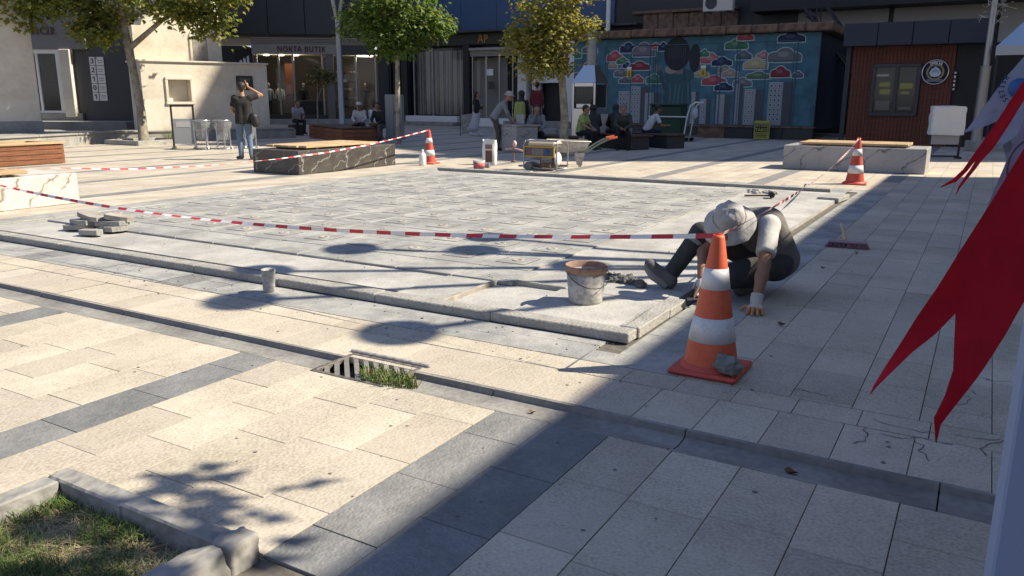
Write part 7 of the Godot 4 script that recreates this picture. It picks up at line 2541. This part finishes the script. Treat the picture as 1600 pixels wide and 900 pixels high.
func build_flags() -> void:
	var red := fabric(0.62, 0.008, 0.028)
	var white := fabric(0.46, 0.49, 0.62)
	var near_red := thing("pennant", "large red swallow tailed pennant nearest the pale blue board", "pennant", Vector3.ZERO, 0.0, "swallow tailed pennants on the cord")
	var st_near_red := S()
	cloth(st_near_red, [[Vector3(0.332, 1.815, -3.045), Vector3(0.429, 1.546, -3.028), Vector3(0.526, 1.276, -3.011)], [Vector3(0.197, 1.531, -2.769), Vector3(0.298, 1.333, -2.774), Vector3(0.367, 1.143, -2.762)], [Vector3(0.085, 1.300, -2.520), Vector3(0.161, 1.155, -2.525), Vector3(0.235, 1.024, -2.533)], [Vector3(0.023, 1.158, -2.385), Vector3(0.082, 1.021, -2.406), Vector3(0.130, 0.917, -2.382)], [Vector3(-0.027, 1.054, -2.268), Vector3(0.027, 0.949, -2.307), Vector3(0.096, 0.846, -2.283)], [Vector3(-0.064, 0.973, -2.188), Vector3(-0.018, 0.901, -2.231), Vector3(0.062, 0.786, -2.199)]], 0.0216, -8.00)
	cloth(st_near_red, [[Vector3(-0.064, 0.973, -2.188), Vector3(-0.018, 0.901, -2.231)], [Vector3(-0.099, 0.904, -2.125), Vector3(-0.054, 0.862, -2.152)], [Vector3(-0.126, 0.843, -2.069), Vector3(-0.097, 0.827, -2.081)], [Vector3(-0.151, 0.790, -2.027), Vector3(-0.134, 0.785, -2.024)], [Vector3(-0.166, 0.757, -1.985), Vector3(-0.158, 0.757, -1.990)], [Vector3(-0.170, 0.742, -1.967), Vector3(-0.168, 0.741, -1.968)]], 0.0048, 9.30)
	cloth(st_near_red, [[Vector3(-0.018, 0.901, -2.231), Vector3(0.062, 0.786, -2.199)], [Vector3(-0.012, 0.842, -2.171), Vector3(0.046, 0.762, -2.159)], [Vector3(-0.006, 0.789, -2.112), Vector3(0.024, 0.731, -2.114)], [Vector3(-0.016, 0.736, -2.068), Vector3(0.004, 0.704, -2.071)], [Vector3(-0.032, 0.693, -2.023), Vector3(-0.015, 0.676, -2.028)], [Vector3(-0.022, 0.646, -1.992), Vector3(-0.018, 0.641, -1.993)]], 0.0048, 10.60)
	fin(st_near_red, "cloth", red, near_red)
	var mid_white := thing("pennant", "white pennant with a ring emblem just behind the large red one", "pennant", Vector3.ZERO, 0.0, "swallow tailed pennants on the cord")
	var st_mid_white := S()
	cloth(st_mid_white, [[Vector3(0.239, 1.849, -3.238), Vector3(0.372, 1.615, -3.252), Vector3(0.500, 1.419, -3.274)], [Vector3(0.155, 1.591, -3.058), Vector3(0.252, 1.419, -3.068), Vector3(0.375, 1.246, -3.093)], [Vector3(0.087, 1.369, -2.898), Vector3(0.173, 1.212, -2.905), Vector3(0.272, 1.080, -2.928)], [Vector3(0.048, 1.218, -2.786), Vector3(0.118, 1.104, -2.796), Vector3(0.199, 0.975, -2.808)], [Vector3(0.019, 1.111, -2.704), Vector3(0.071, 1.016, -2.708), Vector3(0.133, 0.907, -2.715)], [Vector3(0.001, 1.054, -2.642), Vector3(0.027, 0.985, -2.638), Vector3(0.047, 0.949, -2.640)]], 0.0180, -9.00)
	fin(st_mid_white, "cloth", white, mid_white)
	var far_red := thing("pennant", "narrow red pennant with two ragged tails over the white one", "pennant", Vector3.ZERO, 0.0, "swallow tailed pennants on the cord")
	var st_far_red := S()
	cloth(st_far_red, [[Vector3(0.302, 1.888, -4.776), Vector3(0.349, 1.829, -4.787), Vector3(0.395, 1.770, -4.798)], [Vector3(0.195, 1.678, -4.596), Vector3(0.226, 1.635, -4.602), Vector3(0.257, 1.591, -4.608)], [Vector3(0.106, 1.508, -4.438), Vector3(0.120, 1.480, -4.438), Vector3(0.129, 1.446, -4.434)], [Vector3(0.044, 1.374, -4.328), Vector3(0.062, 1.349, -4.332), Vector3(0.076, 1.320, -4.332)], [Vector3(-0.014, 1.253, -4.237), Vector3(0.009, 1.230, -4.245), Vector3(0.026, 1.214, -4.250)], [Vector3(-0.050, 1.184, -4.173), Vector3(-0.037, 1.161, -4.175), Vector3(-0.014, 1.158, -4.187)]], 0.0108, -7.00)
	cloth(st_far_red, [[Vector3(-0.050, 1.184, -4.173), Vector3(-0.037, 1.161, -4.175)], [Vector3(-0.079, 1.126, -4.116), Vector3(-0.061, 1.118, -4.125)], [Vector3(-0.115, 1.082, -4.071), Vector3(-0.099, 1.071, -4.078)], [Vector3(-0.158, 1.050, -4.025), Vector3(-0.155, 1.047, -4.026)]], 0.0024, 8.30)
	cloth(st_far_red, [[Vector3(-0.037, 1.161, -4.175), Vector3(-0.014, 1.158, -4.187)], [Vector3(-0.052, 1.126, -4.132), Vector3(-0.034, 1.121, -4.141)], [Vector3(-0.070, 1.091, -4.100), Vector3(-0.057, 1.085, -4.106)], [Vector3(-0.089, 1.050, -4.066), Vector3(-0.081, 1.045, -4.069)], [Vector3(-0.094, 1.018, -4.042), Vector3(-0.092, 1.015, -4.043)]], 0.0024, 9.60)
	fin(st_far_red, "cloth", red, far_red)
	var far_white := thing("pennant", "white pennant with blue emblem and curved lettering", "pennant", Vector3.ZERO, 0.0, "swallow tailed pennants on the cord")
	var st_far_white := S()
	cloth(st_far_white, [[Vector3(0.360, 2.091, -5.521), Vector3(0.470, 1.923, -5.540), Vector3(0.610, 1.755, -5.576)], [Vector3(0.226, 1.816, -5.308), Vector3(0.331, 1.684, -5.333), Vector3(0.453, 1.534, -5.363)], [Vector3(0.110, 1.647, -5.133), Vector3(0.204, 1.499, -5.148), Vector3(0.309, 1.351, -5.169)], [Vector3(0.051, 1.558, -5.074), Vector3(0.118, 1.416, -5.075), Vector3(0.212, 1.269, -5.089)], [Vector3(0.015, 1.495, -5.012), Vector3(0.050, 1.331, -5.011), Vector3(0.133, 1.245, -5.037)]], 0.0144, -9.00)
	cloth(st_far_white, [[Vector3(0.015, 1.495, -5.012), Vector3(0.050, 1.331, -5.011)], [Vector3(-0.020, 1.426, -4.960), Vector3(0.009, 1.308, -4.957)], [Vector3(-0.062, 1.347, -4.902), Vector3(-0.040, 1.286, -4.898)], [Vector3(-0.093, 1.292, -4.857), Vector3(-0.079, 1.273, -4.860)], [Vector3(-0.110, 1.266, -4.828), Vector3(-0.106, 1.263, -4.829)]], 0.0032, 10.30)
	cloth(st_far_white, [[Vector3(0.050, 1.331, -5.011), Vector3(0.133, 1.245, -5.037)], [Vector3(0.060, 1.269, -4.976), Vector3(0.100, 1.223, -4.988)], [Vector3(0.052, 1.214, -4.945), Vector3(0.069, 1.197, -4.950)], [Vector3(0.044, 1.185, -4.920), Vector3(0.047, 1.182, -4.921)]], 0.0032, 11.60)
	fin(st_far_white, "cloth", white, far_white)
	var cord := S()
	tube(cord, [Vector3(0.30, 1.72, -3.05), Vector3(0.34, 1.68, -3.2), Vector3(0.32, 1.78, -4.4), Vector3(0.31, 1.90, -5.4), Vector3(0.5, 2.4, -8.0), Vector3(1.3, 3.6, -7.9)], [0.005], 6)
	meta(fin(cord, "bunting_cord", MT.white_paint, self), "thin cord that carries the red and white pennants", "cord")
	# emblem and curved writing on the far white pennant
	var cen := Vector3(0.085, 1.49, -5.06)
	var bas := Basis(Vector3.UP, 0.35)
	var em := S()
	lathe(em, [Vector2(0.0, 0.004), Vector2(0.05, 0.004), Vector2(0.05, 0.0)], 24, Transform3D(bas, cen + Vector3(0.02, 0, 0.03)) * X(Vector3.ZERO, 0, PI / 2))
	fin(em, "emblem", M(0.03, 0.13, 0.36, 0.6), far_white)
	var word := "RSİTESİ"
	for i in word.length():
		var a := 0.9 + i * 0.30
		text(word[i], 0.034, 0.002, M(0.03, 0.05, 0.12, 0.6), far_white, Transform3D(bas * Basis(Vector3.BACK, a), cen + Vector3(0.02, 0, 0.03) + bas * Vector3(-sin(a) * 0.082, cos(a) * 0.082, 0.004)), "letter")
	var ring := S()
	lathe(ring, [Vector2(0.085, 0.0), Vector2(0.085, 0.003), Vector2(0.09, 0.003), Vector2(0.09, 0.0)], 28, Transform3D(Basis(Vector3.UP, 0.5), Vector3(0.135, 1.235, -2.83)) * X(Vector3.ZERO, 0, PI / 2))
	fin(ring, "ring_emblem", M(0.10, 0.11, 0.16, 0.6), mid_white)
	# tall white board at the edge
	var bd := thing("white_board", "plain pale blue display board standing at the shaded right edge", "board", Vector3(0.10, 0, -1.665), 0.53)
	bx("panel", M(0.30, 0.36, 0.50, 0.7), bd, Vector3(0.35, 0.80, 0.0), Vector3(0.70, 1.5, 0.03), 0.004)
	bx("foot", MT.steel_dull, bd, Vector3(0.12, 0.025, 0.0), Vector3(0.06, 0.05, 0.4), 0.005)
	bx("foot", MT.steel_dull, bd, Vector3(0.58, 0.025, 0.0), Vector3(0.06, 0.05, 0.4), 0.005)


func build_litter() -> void:
	# dry leaves and crumbs lying about
	var brown := M(0.16, 0.09, 0.04, 0.85)
	for a in [[-1.01, -5.17, 0.05, "curled brown leaf on the shaded paving before the glove"], [-0.95, -8.1, 0.04, "dry leaf on the shaded paving in front of the broom"], [-1.1, -7.2, 0.035, "small dry leaf between the worker and the broom"], [-1.72, -3.12, 0.03, "yellow leaf lying in the gutter near the weeds"], [-0.52, -3.1, 0.05, "brown leaf in the shaded gutter"]]:
		var st := S()
		var s: float = a[2] * 0.6
		for k in 6:
			var t0 := TAU * k / 6.0
			var t1 := TAU * (k + 1) / 6.0
			tri(st, Vector3(0, 0.004, 0), Vector3(cos(t0) * s, 0.01 + 0.3 * s * sin(t0 * 2.0) + 0.25 * s, sin(t0) * s * 0.6), Vector3(cos(t1) * s, 0.01 + 0.3 * s * sin(t1 * 2.0) + 0.25 * s, sin(t1) * s * 0.6), Vector3.UP)
		var y := 0.0 if a[1] > -2.99 or a[1] < -3.25 else -0.04
		meta(fin(st, "dry_leaf", brown, self, X(Vector3(a[0], y, a[1]), rng.randf() * 6.0)), a[3], "leaf", "scattered dry leaves")
	var gr := S()
	for k in 260:
		var p := Vector3(rng.randf_range(-9.3, -1.8), 0.048, rng.randf_range(-12.9, -4.5))
		if k % 3 == 0:
			p = Vector3(rng.randf_range(-6.5, -1.7), 0.001, -4.25 + absf(rng.randfn(0, 0.28)))
			if p.z > -3.26:
				continue
		var s := rng.randf_range(0.003, 0.011)
		box(gr, p + Vector3(0, s * 0.25, 0), Vector3(s, s * 0.5, s * 0.8), 0.0, Transform3D.IDENTITY)
	var go := fin(gr, "crumbs", MT.mortar_wet, self)
	go.set_meta("kind", "stuff")
	meta(go, "scattered crumbs of mortar and grit on the paving", "grit")

	# old gum and tar spots trodden into the paving
	var gum := S()
	for k in 170:
		var q := Vector3(rng.randf_range(-7.0, 0.4), 0.0018, rng.randf_range(-4.2, -1.6))
		if k % 2 == 0:
			q = Vector3(rng.randf_range(-1.5, 0.4), 0.0018, rng.randf_range(-12.0, -3.3))
		if (q.z < -2.95 and q.z > -3.27) or (q.x > -2.9 and q.x < -1.8 and q.z > -1.7):
			continue
		var rr := rng.randf_range(0.004, 0.012) * (1.6 if k % 11 == 0 else 1.0)
		for i in 7:
			var a0 := TAU * i / 7.0
			var a1 := TAU * (i + 1) / 7.0
			tri(gum, q, q + Vector3(cos(a0), 0, sin(a0)) * rr, q + Vector3(cos(a1), 0, sin(a1) * 0.8) * rr, Vector3.UP)
	var gu := fin(gum, "gum_spots", M(0.13, 0.12, 0.11, 0.8), get_node("pavement"))
	gu.set_meta("kind", "stuff")
	# cracked slabs on the shaded side
	var cr := S()
	for a in [[-0.34, -3.45, 0.2, 0.24], [-0.05, -3.42, -0.15, 0.26], [0.02, -3.78, 1.3, 0.2], [-0.02, -4.1, 0.3, 0.3], [0.1, -4.4, -0.4, 0.3], [-0.25, -3.62, 1.45, 0.3], [0.15, -3.6, 0.5, 0.25], [-0.7, -4.0, 1.5, 0.2], [-0.3, -3.78, 1.5, 0.3], [0.0, -4.62, 1.2, 0.3]]:
		var q := Vector3(a[0], 0.0022, a[1])
		var dir := Vector3(sin(a[2]), 0, -cos(a[2]))
		for k in 7:
			var e: Vector3 = q + (dir.rotated(Vector3.UP, rng.randfn(0, 0.5))) * a[3] / 7.0
			var sd := (e - q).cross(Vector3.UP).normalized() * rng.randf_range(0.0012, 0.003)
			quad(cr, q - sd, q + sd, e + sd, e - sd, Vector3.UP)
			q = e
	var co := fin(cr, "slab_cracks", MT.joint, get_node("pavement"))
	co.set_meta("kind", "stuff")
